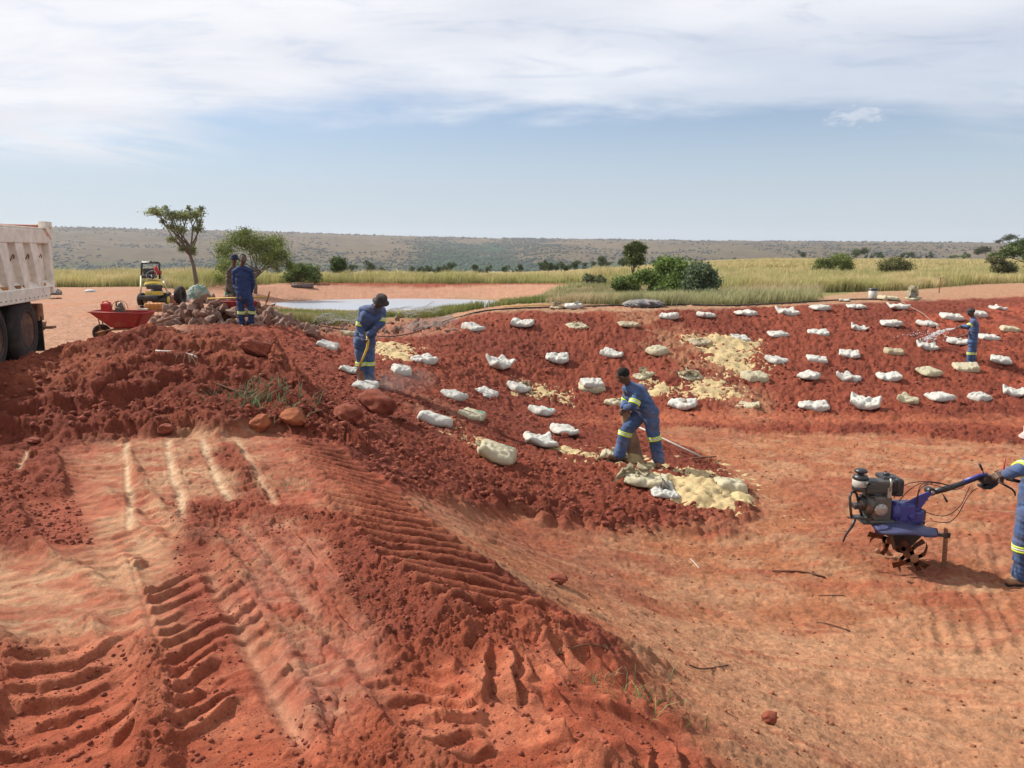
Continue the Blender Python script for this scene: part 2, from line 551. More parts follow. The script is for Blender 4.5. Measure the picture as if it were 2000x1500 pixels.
def build_ground():
    # one sheet, finer where the eye is near; rows by distance, columns by bearing
    r1 = np.exp(np.arange(math.log(1.2), math.log(2.5), .02))
    r2 = np.exp(np.arange(math.log(2.5), math.log(16), .0031))
    r3 = np.exp(np.arange(math.log(16), math.log(36), .0040))
    r4 = np.exp(np.arange(math.log(36), math.log(90), .008))
    r5 = np.exp(np.arange(math.log(90), math.log(9000), .06))
    rad = np.concatenate([r1, r2, r3, r4, r5])
    a1 = np.linspace(-1.45, -0.66, 60)[:-1]
    a2 = np.linspace(-0.66, 0.66, 1040)
    a3 = np.linspace(0.66, 1.45, 60)[1:]
    ang = np.concatenate([a1, a2, a3])
    nr, na = len(rad), len(ang)
    A, Rr = np.meshgrid(ang, rad)
    x = (Rr * np.sin(A)).ravel(); y = (Rr * np.cos(A)).ravel()
    rr = Rr.ravel()
    near = rr < 90
    z0 = base_h(x, y)
    z, mh = mound_h(x, y, z0)
    N = len(x)
    col = np.tile(RED, (N, 1)).astype(float)
    ro = np.ones(N) * 0.8      # how loose and cloddy the soil is
    xn, yn = x, y
    big = fbm(x * .55, y * .55, 4); med = fbm(x * 2.3 + 5, y * 2.3, 4); fin = fbm(x * 9, y * 9, 4)

    def blend(mask, c, amt=1.0):
        nonlocal col
        k = np.clip(mask * amt, 0, 1)[:, None]
        col = col * (1 - k) + np.asarray(c) * k

    # far country
    blend(sstep(55, 80, rr), GRASSY)
    # dark moist soil of the slope, patchy
    blend(sstep(.45, .62, big) * (rr < 40), DKRED, .75)
    # floor
    fl = poly_mask(x, y, [(790, 985), (900, 985), (1030, 1000), (1180, 1040), (1330, 1030), (1480, 985), (1440, 930), (1330, 870), (1260, 852), (1300, 835), (1500, 848), (1750, 850), (2100, 880), (2700, 930), (2700, 1700), (1500, 1700), (1395, 1462), (1205, 1268), (1102, 1198), (955, 1104), (855, 1042)], .32, .16)
    blend(fl, ORANGE, 1)
    blend(fl * sstep(.42, .62, med), PALE, .45)
    blend(fl * sstep(.5, .68, fbm(x * .9 + 3, y * .9 + 8, 3)), RED, .55)
    ro = ro * (1 - fl) + .22 * fl
    fl2 = poly_mask(x, y, [(1230, 1200), (1500, 1230), (2000, 1230), (2500, 1300), (2500, 1700), (1600, 1700), (1440, 1450)], 1.0, .3)
    blend(fl2, (.43, .215, .115), .75)
    # left slope a bit lighter toward the middle
    ls = poly_mask(x, y, [(1050, 820), (1250, 830), (1900, 830), (2200, 850), (2200, 800), (1700, 815), (1300, 800)], .8, .4)
    blend(ls, (.38, .115, .055), .6); ro = ro * (1 - ls * .5)
    # plateau: compacted lanes
    pl = poly_mask(x, y, [(120, 880), (280, 850), (560, 842), (610, 905), (700, 1010), (640, 1060), (760, 1290), (720, 1400), (640, 1500), (590, 1500), (520, 1330), (430, 1150), (380, 1000), (350, 1110), (330, 1230), (240, 1270), (0, 1260), (-200, 1200), (-200, 1080), (0, 1070), (200, 1080), (170, 960)], .22, .14)
    pale = poly_mask(x, y, [(180, 860), (480, 845), (560, 960), (420, 1010), (360, 1020), (330, 1240), (200, 1280), (-100, 1250), (-100, 1080), (180, 1080), (170, 960)], .5, .25)
    pk = poly_mask(x, y, [(390, 1010), (560, 1010), (700, 1130), (640, 1060), (760, 1290), (700, 1400), (610, 1500), (520, 1330), (430, 1150)], .25, .1)
    nz = sstep(.62, .40, fbm(x * 3.1, y * 3.1, 4))
    plm = pl * (0.62 + 0.38 * nz)
    blend(pl, (.40, .135, .07), .55)
    blend(plm, PINK, .85)
    blend(pale * (0.45 + .55 * nz), PALE, .85)
    blend(pk * nz, (.33, .125, .078), .9)
    ro = np.where(True, ro * (1 - .85 * plm), ro)
    sp_ = fbm(x * 7 + 3, y * 11, 5, .66)
    blend(pl * sstep(.53, .64, sp_), RED * 1.25, .62); blend(pl * sstep(.44, .34, sp_), PALE * 1.08, .35)
    sp2 = fbm(x * 2.6 + 13, y * 5.5, 4, .6)
    blend(pl * sstep(.55, .66, sp2), RED * 1.2, .55)
    # loose red strips lying over the lanes
    for pts in ([(330, 985), (470, 975), (640, 1000), (640, 1015), (470, 1010), (360, 1040)], [(420, 850), (470, 880), (530, 975), (480, 978), (430, 900)], [(340, 1040), (400, 1080), (440, 1180), (520, 1340), (470, 1420), (400, 1240), (340, 1120)], [(590, 1005), (690, 1010), (850, 1210), (770, 1280), (700, 1160)], [(0, 940), (110, 930), (190, 1060), (0, 1070), (-200, 1060)], [(470, 1010), (530, 1010), (720, 1290), (690, 1290)]):
        s_ = poly_mask(x, y, pts, .18, .12)
        hs = .55 if pts[0] == (470, 1010) else 1.0
        blend(s_, RED * 1.15, .85 * hs); ro = ro * (1 - s_ * hs) + .85 * s_ * hs
    fg = poly_mask(x, y, [(-300, 1260), (200, 1290), (420, 1250), (480, 1330), (600, 1480), (760, 1380), (760, 1290), (1100, 1230), (1300, 1420), (1500, 1700), (-300, 1800)], .5, .3)
    blend(fg, (.36, .088, .042), .7); blend(fg * sstep(.5, .65, med), (.44, .15, .08), .6)
    # yard, pond banks, path, grassland
    yd = poly_mask(x, y, [(-500, 544), (440, 544), (560, 553), (500, 600), (500, 632), (330, 640), (260, 660), (100, 720), (-500, 800)], 1.5, 1.0) * (1 - sstep(.05, .3, mh))
    blend(yd, YARD); blend(yd * sstep(.45, .7, fbm(x * .5, y * .25, 4)), (.38, .17, .095), .7); ro = ro * (1 - yd) + .25 * yd
    gb = poly_mask(x, y, [(-500, 546), (420, 546), (540, 550), (1160, 557), (1200, 545), (2600, 505), (2600, 497), (-500, 497)], 2.0, 1.0)
    bk = poly_mask(x, y, [(440, 558), (560, 556), (1150, 557), (1130, 577), (1000, 588), (500, 600), (440, 585)], 1.0, .5)
    pond = poly_mask(x, y, [(520, 600), (560, 585), (900, 578), (1040, 580), (1010, 600), (860, 612), (600, 614)], .8, .2)
    blend(gb * (rr > 40), GRASSY, .9)
    bk = np.maximum(bk, poly_mask(x, y, [(400, 556), (1150, 556), (1130, 577), (1010, 594), (860, 606), (600, 606), (520, 620), (430, 610)], 1.0, .4))
    blend(bk, BANK); ro = ro * (1 - bk) + .3 * bk
    blend(pond, (.34, .20, .12))
    gr = poly_mask(x, y, [(560, 612), (640, 606), (850, 606), (980, 600), (1060, 575), (1160, 550), (1500, 545), (2500, 540), (2500, 552), (1900, 556), (1720, 580), (1500, 592), (1000, 598), (930, 603), (830, 625), (620, 640), (560, 630)], 1.0, .6)
    blend(gr, (.20, .20, .07), .9); ro = ro * (1 - gr * .5)
    pa = poly_mask(x, y, [(830, 645), (900, 622), (1000, 611), (1300, 609), (1600, 598), (1800, 588), (2000, 580), (2500, 572), (2500, 545), (1950, 550), (1750, 560), (1560, 586), (1300, 598), (1000, 597), (920, 605), (850, 622)], .8, .3)
    blend(pa, TAN, .85); blend(pa * sstep(.5, .65, med), (.40, .17, .10), .5); ro = ro * (1 - pa) + .35 * pa
    ch = poly_mask(x, y, [(600, 655), (620, 625), (760, 622), (860, 630), (900, 650), (830, 662), (700, 664)], .6, .3)
    blend(ch, (.36, .16, .10), .8)
    # churned strip with soft tan dust under the tree side of far slope
    for pts, c_, am in (([(1200, 615), (1290, 620), (1450, 720), (1540, 800), (1480, 830), (1380, 760), (1250, 670)], (.42, .22, .12), .55),
                        ([(1780, 610), (1870, 600), (2000, 590), (2300, 600), (2300, 720), (2000, 780), (1850, 690)], (.36, .085, .045), .7),
                        ([(740, 730), (840, 780), (900, 860), (870, 850), (760, 770)], (.42, .19, .11), .6)):
        blend(poly_mask(x, y, pts, 1.2, .8) * sstep(.35, .6, fbm(x * 1.9, y * 1.9 + 4, 4)), c_, am)
    # mound
    mm = np.clip(mh * 6, 0, 1) * (1 - sstep(0.0, .04, np.where(mh > .999, 0, 0)))
    mk = sstep(.01, .08, mh)
    blend(mk, (.188, .043, .023), .9)
    blend(mk * sstep(.55, .72, big), (.31, .09, .045), .7)
    ro = ro * (1 - mk) + .95 * mk
    # --- relief
    zz = z.copy()
    pen = np.where(near, 1, 0)
    L1 = lumps(x * 2.6, y * 2.6); L2 = lumps(x * 7 + 3, y * 7); L3 = lumps(x * 17, y * 17 + 9); L4 = lumps(x * 38 + 5, y * 38) * sstep(9, 5, rr)
    nf = .46 + .54 * sstep(5.5, 8.5, rr)
    F1 = billow(x * 5.5 + 2, y * 5.5, 5, .62)
    B1 = billow(x * 1.5, y * 1.5, 4)
    wet = sstep(.38, .62, fbm(x * 1.1 + 40, y * 1.1, 3))
    nr_ = sstep(8, 5, rr)
    zz += nr_ * (.25 + .75 * ro) * ((billow(x * 24, y * 24 + 3, 4, .6) - .5) * .016 + sstep(.55, .75, fbm(x * 9 + 2, y * 9, 3)) * L4 * .008)
    zz += pen * ro * ((L1 * .022 * wet * nf + L2 * .026 * nf + L3 * .020 * sstep(22, 9, rr) * (.35 + .65 * nf) + L4 * .010) + (F1 - .5) * .075 * nf + (B1 - .5) * .10 * nf + (fin - .5) * .03)
    zz += pen * mk * (lumps(x * 1.3 + 2, y * 1.3) * .07 * wet + (billow(x * 2.4, y * 2.4, 5) - .5) * .13)
    cv = 1 - np.abs(2 * fbm(x * 3.1 + 4, y * 4.2 + 8, 4, .6) - 1)
    zz -= pen * ro * sstep(.86, .99, cv) * .055 * nf
    # crust that has cracked and flaked
    cw = fbm(x * 3 + 7, y * 3, 3) * 1.2
    ck = (1 - np.abs(2 * vnoise(x * 4.2 + cw, y * 6.5 + cw * 1.7) - 1)) ** 9 + .7 * (1 - np.abs(2 * vnoise(x * 9 + cw * 2, y * 13 - cw) - 1)) ** 8
    pl_ = pl * sstep(9, 7, rr)
    zz -= pl_ * ck * .018
    zz += pl_ * ((fbm(x * 16, y * 22, 4, .65) - .5) * .022 + (sstep(.48, .52, fbm(x * 3.3, y * 4.7 + 9, 4)) - .5) * .010)
    # downhill furrows on the far slope
    fs = sstep(15, 18, rr) * sstep(34, 30, rr) * ro
    zz += fs * ((fbm(x * 2.2 + y * 1.3, y * .7 - x * .3, 4) - .5) * .16 + lumps(x * 4.2, y * 4.2 + 3) * .05 + (F1 - .5) * .09)
    # floor: curved scrape lines round the middle of the basin, heel marks
    cx, cy = 1.5, 17.0
    rd = np.hypot(x - cx, (y - cy)); th = np.arctan2(y - cy, x - cx)
    fl_ = np.maximum(fl, ls * .5)
    sc = fbm(rd * 5.5, th * 9.0 + 3, 5, .6) - .5
    zz += pen * fl_ * (sc * .026 + (fbm(rd * 24, th * 22, 3) - .5) * .014 + (fin - .5) * .028 + (med - .5) * .05)
    hst = fbm(x * 1.1 + 3, y * 10, 4) - .5
    zz += pen * fl_ * hst * .030
    blend(fl_ * sstep(.12, .26, hst), RED * 1.3, .45); blend(fl_ * sstep(-.12, -.26, hst), PALE, .4)
    pits = lumps(x * 3.1 + 4, y * 3.1 + 1)
    zz -= pen * fl_ * sstep(.4, .55, fbm(x * .8, y * .8 + 6, 3)) * pits * .012
    blend(fl_ * sstep(.08, .25, sc) * sstep(.45, .62, fbm(x * 1.1, y * 1.1 + 30, 3)), RED * 1.25, .5)
    blend(fl_ * sstep(-.08, -.25, sc), PALE, .3)
    lanes = np.zeros(N)
    # wheel tracks
    for pts, hw, lam, amp, lin, che in TRACKS:
        sel, S, T, E, dd = path_st(x, y, pts, hw)
        if not sel.any(): continue
        xs = x[sel]; ys = y[sel]
        wob = (fbm(xs * 5, ys * 5, 4, .62) - .5)
        ph = S / lam + che * np.abs(T + .15 * wob) + T * lin + wob * (.30 if amp in (.0451, .078) else .6)
        fr = ph - np.floor(ph)
        lug = np.where(fr < .82, (fr / .82) ** .8, (1 - fr) / .18)          # asymmetric blades of soil, sharp side to the front
        lug *= (.45 + .9 * vnoise(np.floor(ph) * 3.7 + 1.1, T * 1.4 + 9)) * (.75 + .5 * fbm(xs * 14, ys * 14, 3))
        if amp in (.0451, .078): lug = .75 * np.where(fr < .74, (fr / .74) ** .9, (1 - fr) / .26) * (.85 + .3 * vnoise(np.floor(ph) * 3.7, T)) + .25 * lug
        half = sstep(1.05, .92, np.abs(T))
        broken = 1.0 if amp in (.0451, .078) else .12 + .88 * sstep(.38, .52, fbm(xs * 3.7 + 8, ys * 3.7, 3))
        groove = -.035 * (1 - np.clip(dd, 0, 1) ** 4)
        berm = .028 * np.exp(-((dd - 1.12) / .16) ** 2) * (.4 + 1.2 * vnoise(xs * 4, ys * 4))
        flat = zz[sel] * 0
        add = E * (groove + lug * amp * 1.15 * half * broken + wob * .012) + berm * sstep(0, .25, E + .1)
        smoothz = z[sel] + (zz[sel] - z[sel]) * (.10 + .90 * (1 - E * half))
        zz[sel] = smoothz + add
        ro[sel] *= (1 - .6 * E * half)
        k = (E * half * sstep(.45, .9, lug))[:, None]
        col[sel] = col[sel] * (1 - .35 * k) + np.array((.42, .15, .08)) * .35 * k
    for pts, hw, wh in SEAMS:
        sel, S, T, E, dd = path_st(x, y, pts, hw * 2.2)
        if not sel.any(): continue
        wb = (vnoise(S * 3, S * 0 + wh * 7) - .5) * (.35 if wh < .3 else 1)
        g = np.exp(-((T + wb * .6) / .55) ** 2) * np.clip(sstep(0, .2, S), 0, 1)
        zz[sel] -= g * (.013 + (.013 if wh < .3 else 0)) * E
        zz[sel] += np.exp(-((np.abs(T + wb * .6) - 1.0) / .3) ** 2) * .006 * E
        k = (g * E * wh * (.5 + .5 * sstep(.3, .5, fbm(x[sel] * 6, y[sel] * 6, 3))))[:, None]
        col[sel] = col[sel] * (1 - k) + STREAK * k
        ro[sel] *= 1 - .7 * g
    # the broken lip where the plateau drops to the basin
    lipw = poly_mask(x, y, [(780, 1240), (900, 1180), (1010, 1190), (1130, 1225), (1290, 1300), (1230, 1330), (1080, 1270), (960, 1240), (860, 1265), (790, 1290)], .25, .2)
    zz += lipw * (.02 + lumps(x * 4, y * 4) * .035 + lumps(x * 9, y * 9) * .025)
    # darker torn edge in front of the opened sacks
    ed = poly_mask(x, y, [(800, 960), (1000, 965), (1200, 985), (1400, 1010), (1480, 990), (1450, 1040), (1300, 1045), (1150, 1035), (1000, 1000), (860, 985)], .5, .4)
    blend(ed, DKRED * 1.1, .7); zz += ed * (lumps(x * 3.3, y * 3.3) * .07 + lumps(x * 8, y * 8) * .04)
    # cultivator trail: parallel scratches running away from it
    sel, S, T, E, dd = path_st(x, y, [(1960, 1330), (1900, 1180), (1865, 1080), (1860, 980), (1890, 900), (1980, 860)], .42)
    zz[sel] += E * .010 * np.sin(T * 17 + fbm(x[sel] * 2, y[sel] * 2, 2) * 4) * sstep(.3, .7, fbm(x[sel] * 2 + 3, y[sel] * 2, 3))
    global _RAD, _ANG, _ZZ
    _RAD, _ANG, _ZZ = rad, ang, zz.reshape(nr, na)
    V = np.stack([x, y, zz], 1)
    i = np.arange(nr - 1)[:, None] * na + np.arange(na - 1)[None]
    Fq = np.stack([i, i + 1, i + na + 1, i + na], -1).reshape(-1)
    me = mesh_np('ground', V, Fq, 4, [SOIL])
    ca = me.color_attributes.new('soil', 'FLOAT_COLOR', 'POINT')
    ca.data.foreach_set('color', np.concatenate([np.clip(col, 0, 1), np.ones((N, 1))], 1).astype(np.float32).ravel())
    fa = me.attributes.new('roughness_of_soil', 'FLOAT', 'POINT')
    fa.data.foreach_set('value', np.clip(ro, 0, 1.3).astype(np.float32))
    o = link('ground', me)
    o['kind'] = 'structure'
    print('ground verts', N)
    return o


GROUND = build_ground()


def surf_z(x, y):
    """height of the finished ground, clods and ruts included"""
    x = np.asarray(x, float); y = np.asarray(y, float)
    r = np.hypot(x, y); a = np.arctan2(x, y)
    fi = np.interp(r, _RAD, np.arange(len(_RAD))); fj = np.interp(a, _ANG, np.arange(len(_ANG)))
    i = np.minimum(fi.astype(int), len(_RAD) - 2); j = np.minimum(fj.astype(int), len(_ANG) - 2)
    u = fi - i; v = fj - j
    return (_ZZ[i, j] * (1 - u) + _ZZ[i + 1, j] * u) * (1 - v) + (_ZZ[i, j + 1] * (1 - u) + _ZZ[i + 1, j + 1] * u) * v


def GS(px, py):
    """place on the finished ground seen at a photo pixel"""
    p = G(px, py)
    p.z = float(surf_z([p.x], [p.y])[0])
    return p


def slope_at(p, e=.35):
    z = surf_z([p.x + e, p.x - e, p.x, p.x], [p.y, p.y, p.y + e, p.y - e])
    return Vector((-(z[0] - z[1]) / (2 * e), -(z[2] - z[3]) / (2 * e), 1)).normalized()


def build_water():
    # pond surface as an irregular ring of points around its centre
    me = bpy.data.meshes.new('water'); bm = bmesh.new()
    vs = [bm.verts.new((-7.2 + 7.95 * math.cos(k * math.pi / 24), 48.5 + 5.5 * math.sin(k * math.pi / 24), WATER)) for k in range(48)]
    bm.faces.new(vs)
    bm.to_mesh(me); bm.free()
    m = bpy.data.materials.new('pond_water'); m.use_nodes = True
    nt = NT(m.node_tree); b = nt.n['Principled BSDF']
    b.inputs['Base Color'].default_value = (.30, .33, .375, 1); b.inputs['Roughness'].default_value = .28; b.inputs['IOR'].default_value = 1.33
    tc = nt.add('ShaderNodeTexCoord'); n = nt.noise(2.5, tc.outputs['Object'], 4, .6)
    bp = nt.add('ShaderNodeBump'); bp.inputs['Strength'].default_value = .6; bp.inputs['Distance'].default_value = .08
    nt.l.new(n, bp.inputs['Height']); nt.l.new(bp.outputs[0], b.inputs['Normal'])
    me.materials.append(m)
    o = link('water', me); o['kind'] = 'structure'


build_water()


def hill_material():
    m = bpy.data.materials.new('hillside'); m.use_nodes = True
    w = NT(m.node_tree); b = w.n['Principled BSDF']
    at = w.add('ShaderNodeAttribute', attribute_name='cover')
    tc = w.add('ShaderNodeTexCoord')
    n = w.noise(.03, tc.outputs['Object'], 8, .7)
    c = w.add('ShaderNodeVectorMath', operation='SCALE'); w.l.new(at.outputs['Color'], c.inputs[0]); w.l.new(w.ramp(n, .3, .7, .75, 1.2), c.inputs['Scale'])
    w.l.new(c.outputs[0], b.inputs['Base Color']); b.inputs['Roughness'].default_value = 1; b.inputs['Specular IOR Level'].default_value = 0
    return m


def hill_top(px):
    """height above the eye line of the ridge, in photo pixels"""
    return np.interp(px, [-600, 0, 200, 500, 800, 1000, 1200, 1400, 1600, 1800, 2000, 2600], [38, 38, 39, 36, 28, 23, 22, 19, 17, 15, 12, 10])


def hills_h(x, y):
    rr = np.hypot(x, y)
    px = 1000 + F * x / np.maximum(y, 1)
    top = hill_top(np.clip(px, -600, 2600)) / F * 2600 + EYE
    top = top + (fbm(x * .004, y * .004, 4) - .5) * 5
    t = np.clip((rr - 1250) / 1350, 0, 1)
    s = t ** 1.1
    gully = (billow(x * .0035, y * .0022, 4) - .5) * 26 * np.sin(np.pi * np.clip(t, 0, 1)) + (fbm(x * .012, y * .012, 4) - .5) * 9 * np.sin(np.pi * np.clip(t, 0, 1))
    vz = (px > 780) & (px < 1130)
    val = -16 * np.exp(-((px - 950) / 90) ** 2) * np.sin(np.pi * t)
    z = -27 + (top + 27) * s + gully + val
    z = z - sstep(2600, 3400, rr) * 20
    return z, t, px


def build_hills():
    rad = np.concatenate([np.linspace(1000, 2700, 240), np.linspace(2720, 3600, 12)])
    ang = np.linspace(-1.1, 1.1, 800)
    A, Rr = np.meshgrid(ang, rad)
    x = (Rr * np.sin(A)).ravel(); y = (Rr * np.cos(A)).ravel()
    z, t, px = hills_h(x, y)
    col = np.tile(np.array((.100, .078, .046)), (len(x), 1))
    g = np.clip(np.exp(-((px - 905) / 85) ** 4) * 1.5 * sstep(.88, .6, t) + .8 * sstep(.2, .0, t), 0, 1) * sstep(.30, .5, fbm(x * .006, y * .006, 4) + .15)
    col = col * (1 - g[:, None]) + np.array((.022, .066, .026)) * g[:, None]
    g2 = sstep(.5, .7, fbm(x * .004 + 7, y * .002, 4)) * .5
    col = col * (1 - g2[:, None]) + np.array((.14, .10, .06)) * g2[:, None]
    na = len(ang); nr = len(rad)
    i = np.arange(nr - 1)[:, None] * na + np.arange(na - 1)[None]
    Fq = np.stack([i, i + 1, i + na + 1, i + na], -1).reshape(-1)
    me = mesh_np('hills', np.stack([x, y, z], 1), Fq, 4, [hill_material()])
    ca = me.color_attributes.new('cover', 'FLOAT_COLOR', 'POINT')
    ca.data.foreach_set('color', np.concatenate([col, np.ones((len(x), 1))], 1).astype(np.float32).ravel())
    o = link('hills', me); o['kind'] = 'structure'


build_hills()

# ------------------------------------------------------------ plants
rs = np.random.RandomState(5)


def leaf_mat(name, rough=.7, trans=.25):
    m = bpy.data.materials.new(name); m.use_nodes = True
    w = NT(m.node_tree); b = w.n['Principled BSDF']
    at = w.add('ShaderNodeAttribute', attribute_name='tint')
    tc = w.add('ShaderNodeTexCoord'); n = w.noise(.9, tc.outputs['Object'], 4, .6)
    c = w.add('ShaderNodeVectorMath', operation='SCALE'); w.l.new(at.outputs['Color'], c.inputs[0]); w.l.new(w.ramp(n, .3, .7, .8, 1.2), c.inputs['Scale'])
    w.l.new(c.outputs[0], b.inputs['Base Color']); b.inputs['Roughness'].default_value = rough; b.inputs['Specular IOR Level'].default_value = .2
    tr = w.add('ShaderNodeBsdfTranslucent'); w.l.new(c.outputs[0], tr.inputs[0])
    mx = w.add('ShaderNodeMixShader'); mx.inputs[0].default_value = trans
    w.l.new(b.outputs[0], mx.inputs[1]); w.l.new(tr.outputs[0], mx.inputs[2]); w.l.new(mx.outputs[0], w.n['Material Output'].inputs[0])
    return m


GRASS = leaf_mat('grass_blades'); LEAF = leaf_mat('leaves')
BARK = mat('bark', (.13, .095, .07), .9, var=.3, scale=12, bump=.4)


def tint(me, col):
    ca = me.color_attributes.new('tint', 'FLOAT_COLOR', 'POINT')
    ca.data.foreach_set('color', np.concatenate([np.clip(col, 0, 1), np.ones((len(col), 1))], 1).astype(np.float32).ravel())


def blades(name, x, y, z, h, wd, nb, lean, cb, ct, seed=1):
    """grass: every tuft at x,y,z sends up nb thin blades"""
    r = np.random.RandomState(seed)
    n = len(x) * nb
    X = np.repeat(x, nb); Y = np.repeat(y, nb); Z = np.repeat(z, nb); H = np.repeat(h, nb) * r.uniform(.55, 1.1, n); W = np.repeat(wd, nb)
    cbv = np.repeat(cb, nb, 0); ctv = np.repeat(ct, nb, 0) * r.uniform(.75, 1.25, (n, 1))
    a = r.uniform(0, 2 * np.pi, n); l = r.uniform(.05, lean, n) * H
    X = X + r.normal(0, .10, n) * (1 + H); Y = Y + r.normal(0, .10, n) * (1 + H)
    dx = np.cos(a) * l + .12 * H; dy = np.sin(a) * l
    b = r.uniform(0, np.pi, n)
    wx = np.cos(b) * W * .5; wy = np.sin(b) * W * .5 * .6
    p0 = np.stack([X - wx, Y - wy, Z - .03], 1); p1 = np.stack([X + wx, Y + wy, Z - .03], 1)
    m0 = np.stack([X + dx * .35 - wx * .7, Y + dy * .35 - wy * .7, Z + H * .6], 1); m1 = np.stack([X + dx * .35 + wx * .7, Y + dy * .35 + wy * .7, Z + H * .6], 1)
    t0 = np.stack([X + dx, Y + dy, Z + H], 1)
    V = np.stack([p0, p1, m1, m0, t0], 1).reshape(-1, 3)
    i = np.arange(n) * 5
    Fc = np.stack([i, i + 1, i + 2, i, i + 2, i + 3, i + 3, i + 2, i + 4], 1).reshape(-1)
    me = mesh_np(name, V, Fc, 3, [GRASS], smooth=False)
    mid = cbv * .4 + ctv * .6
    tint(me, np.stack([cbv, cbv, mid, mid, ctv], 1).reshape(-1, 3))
    return me


def scatter(pts, n, soft=.5, near_bias=1.6, seed=0):
    """random ground points inside an outline given in the photo, denser near its front"""
    r = np.random.RandomState(seed)
    w = [G(a, b) for a, b in pts]
    X = np.array([p.x for p in w]); Y = np.array([p.y for p in w])
    out = []
    tot = 0
    while tot < n:
        yy = Y.min() + (Y.max() - Y.min()) * r.rand(n * 2) ** near_bias
        u0 = min(p.x / p.y for p in w); u1 = max(p.x / p.y for p in w)
        xx = yy * r.uniform(u0, u1, n * 2)
        m = poly_mask(xx, yy, pts, soft) > .5
        out.append(np.stack([xx[m], yy[m]], 1)); tot += m.sum()
        if m.sum() == 0: break
    q = np.concatenate(out)[:n]
    return q[:, 0], q[:, 1]


def grass_field(name, pts, n, h, wd, nb, cb, ct, ct2, seed, bias=1.6, hvar=.35, label=None, soft=.6, lean=.45):
    x, y = scatter(pts, n, soft, bias, seed)
    patch = fbm(x * .22 + seed, y * .22, 3); fine = fbm(x * 1.1, y * 1.1 + seed, 3)
    H = h * (1 + hvar * 2 * (patch - .5)) * (.6 + .8 * fine)
    k = sstep(.4, .6, fbm(x * .12 + 3 * seed, y * .3, 3))[:, None]
    tip = np.array(ct) * (1 - k) + np.array(ct2) * k
    base = np.tile(np.array(cb), (len(x), 1))
    w_ = wd * np.maximum(1, np.hypot(x, y) / 45)
    me = blades(name, x, y, ground_h(x, y), H, w_, nb, lean, base, tip, seed)
    o = link(name, me); tag(o, label, 'grass', kind='stuff')
    return o


GOLD = (.64, .51, .27); GOLD2 = (.52, .45, .21); GRN = (.17, .20, .055); OLIVE = (.26, .27, .09)
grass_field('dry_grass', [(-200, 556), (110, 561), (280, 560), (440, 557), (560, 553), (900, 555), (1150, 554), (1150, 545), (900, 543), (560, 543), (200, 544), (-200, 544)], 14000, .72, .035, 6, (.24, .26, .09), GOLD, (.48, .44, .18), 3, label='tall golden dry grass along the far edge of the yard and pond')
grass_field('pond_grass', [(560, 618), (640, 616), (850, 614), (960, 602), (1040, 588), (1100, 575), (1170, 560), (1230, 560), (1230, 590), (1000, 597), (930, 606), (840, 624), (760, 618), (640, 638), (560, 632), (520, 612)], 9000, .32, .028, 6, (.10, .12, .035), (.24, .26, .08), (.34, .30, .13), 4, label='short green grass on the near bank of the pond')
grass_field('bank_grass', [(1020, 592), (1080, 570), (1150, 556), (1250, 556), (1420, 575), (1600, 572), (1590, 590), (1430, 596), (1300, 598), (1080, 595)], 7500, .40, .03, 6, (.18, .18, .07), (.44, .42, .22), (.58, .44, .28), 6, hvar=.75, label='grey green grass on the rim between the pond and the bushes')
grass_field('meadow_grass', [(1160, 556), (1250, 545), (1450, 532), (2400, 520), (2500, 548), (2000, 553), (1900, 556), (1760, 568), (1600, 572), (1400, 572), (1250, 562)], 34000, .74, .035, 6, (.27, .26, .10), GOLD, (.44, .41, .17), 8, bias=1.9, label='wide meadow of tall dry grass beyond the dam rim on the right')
grass_field('far_grass', [(1150, 545), (1500, 525), (2400, 518), (2400, 506), (1500, 507), (1150, 535)], 14000, .8, .05, 5, (.30, .26, .09), GOLD, GOLD2, 9, bias=1.2, label='distant pale meadow grass below the tree line on the right')


def tuft(px, py, name, label, h, n, cb, ct, seed, spread=.2, wd=.02, lean=.8, nb=6, cat='plant', group=None):
    p = G(px, py); r = np.random.RandomState(seed)
    x = r.normal(0, spread, n); y = r.normal(0, spread * .8, n)
    z = ground_h(x + p.x, y + p.y) - p.z
    me = blades(name, x, y, z, np.full(n, h) * r.uniform(.6, 1.1, n), np.full(n, wd), nb, lean, np.tile(cb, (n, 1)), np.tile(ct, (n, 1)), seed)
    o = link(name, me, loc=p); tag(o, label, cat, group)
    return o


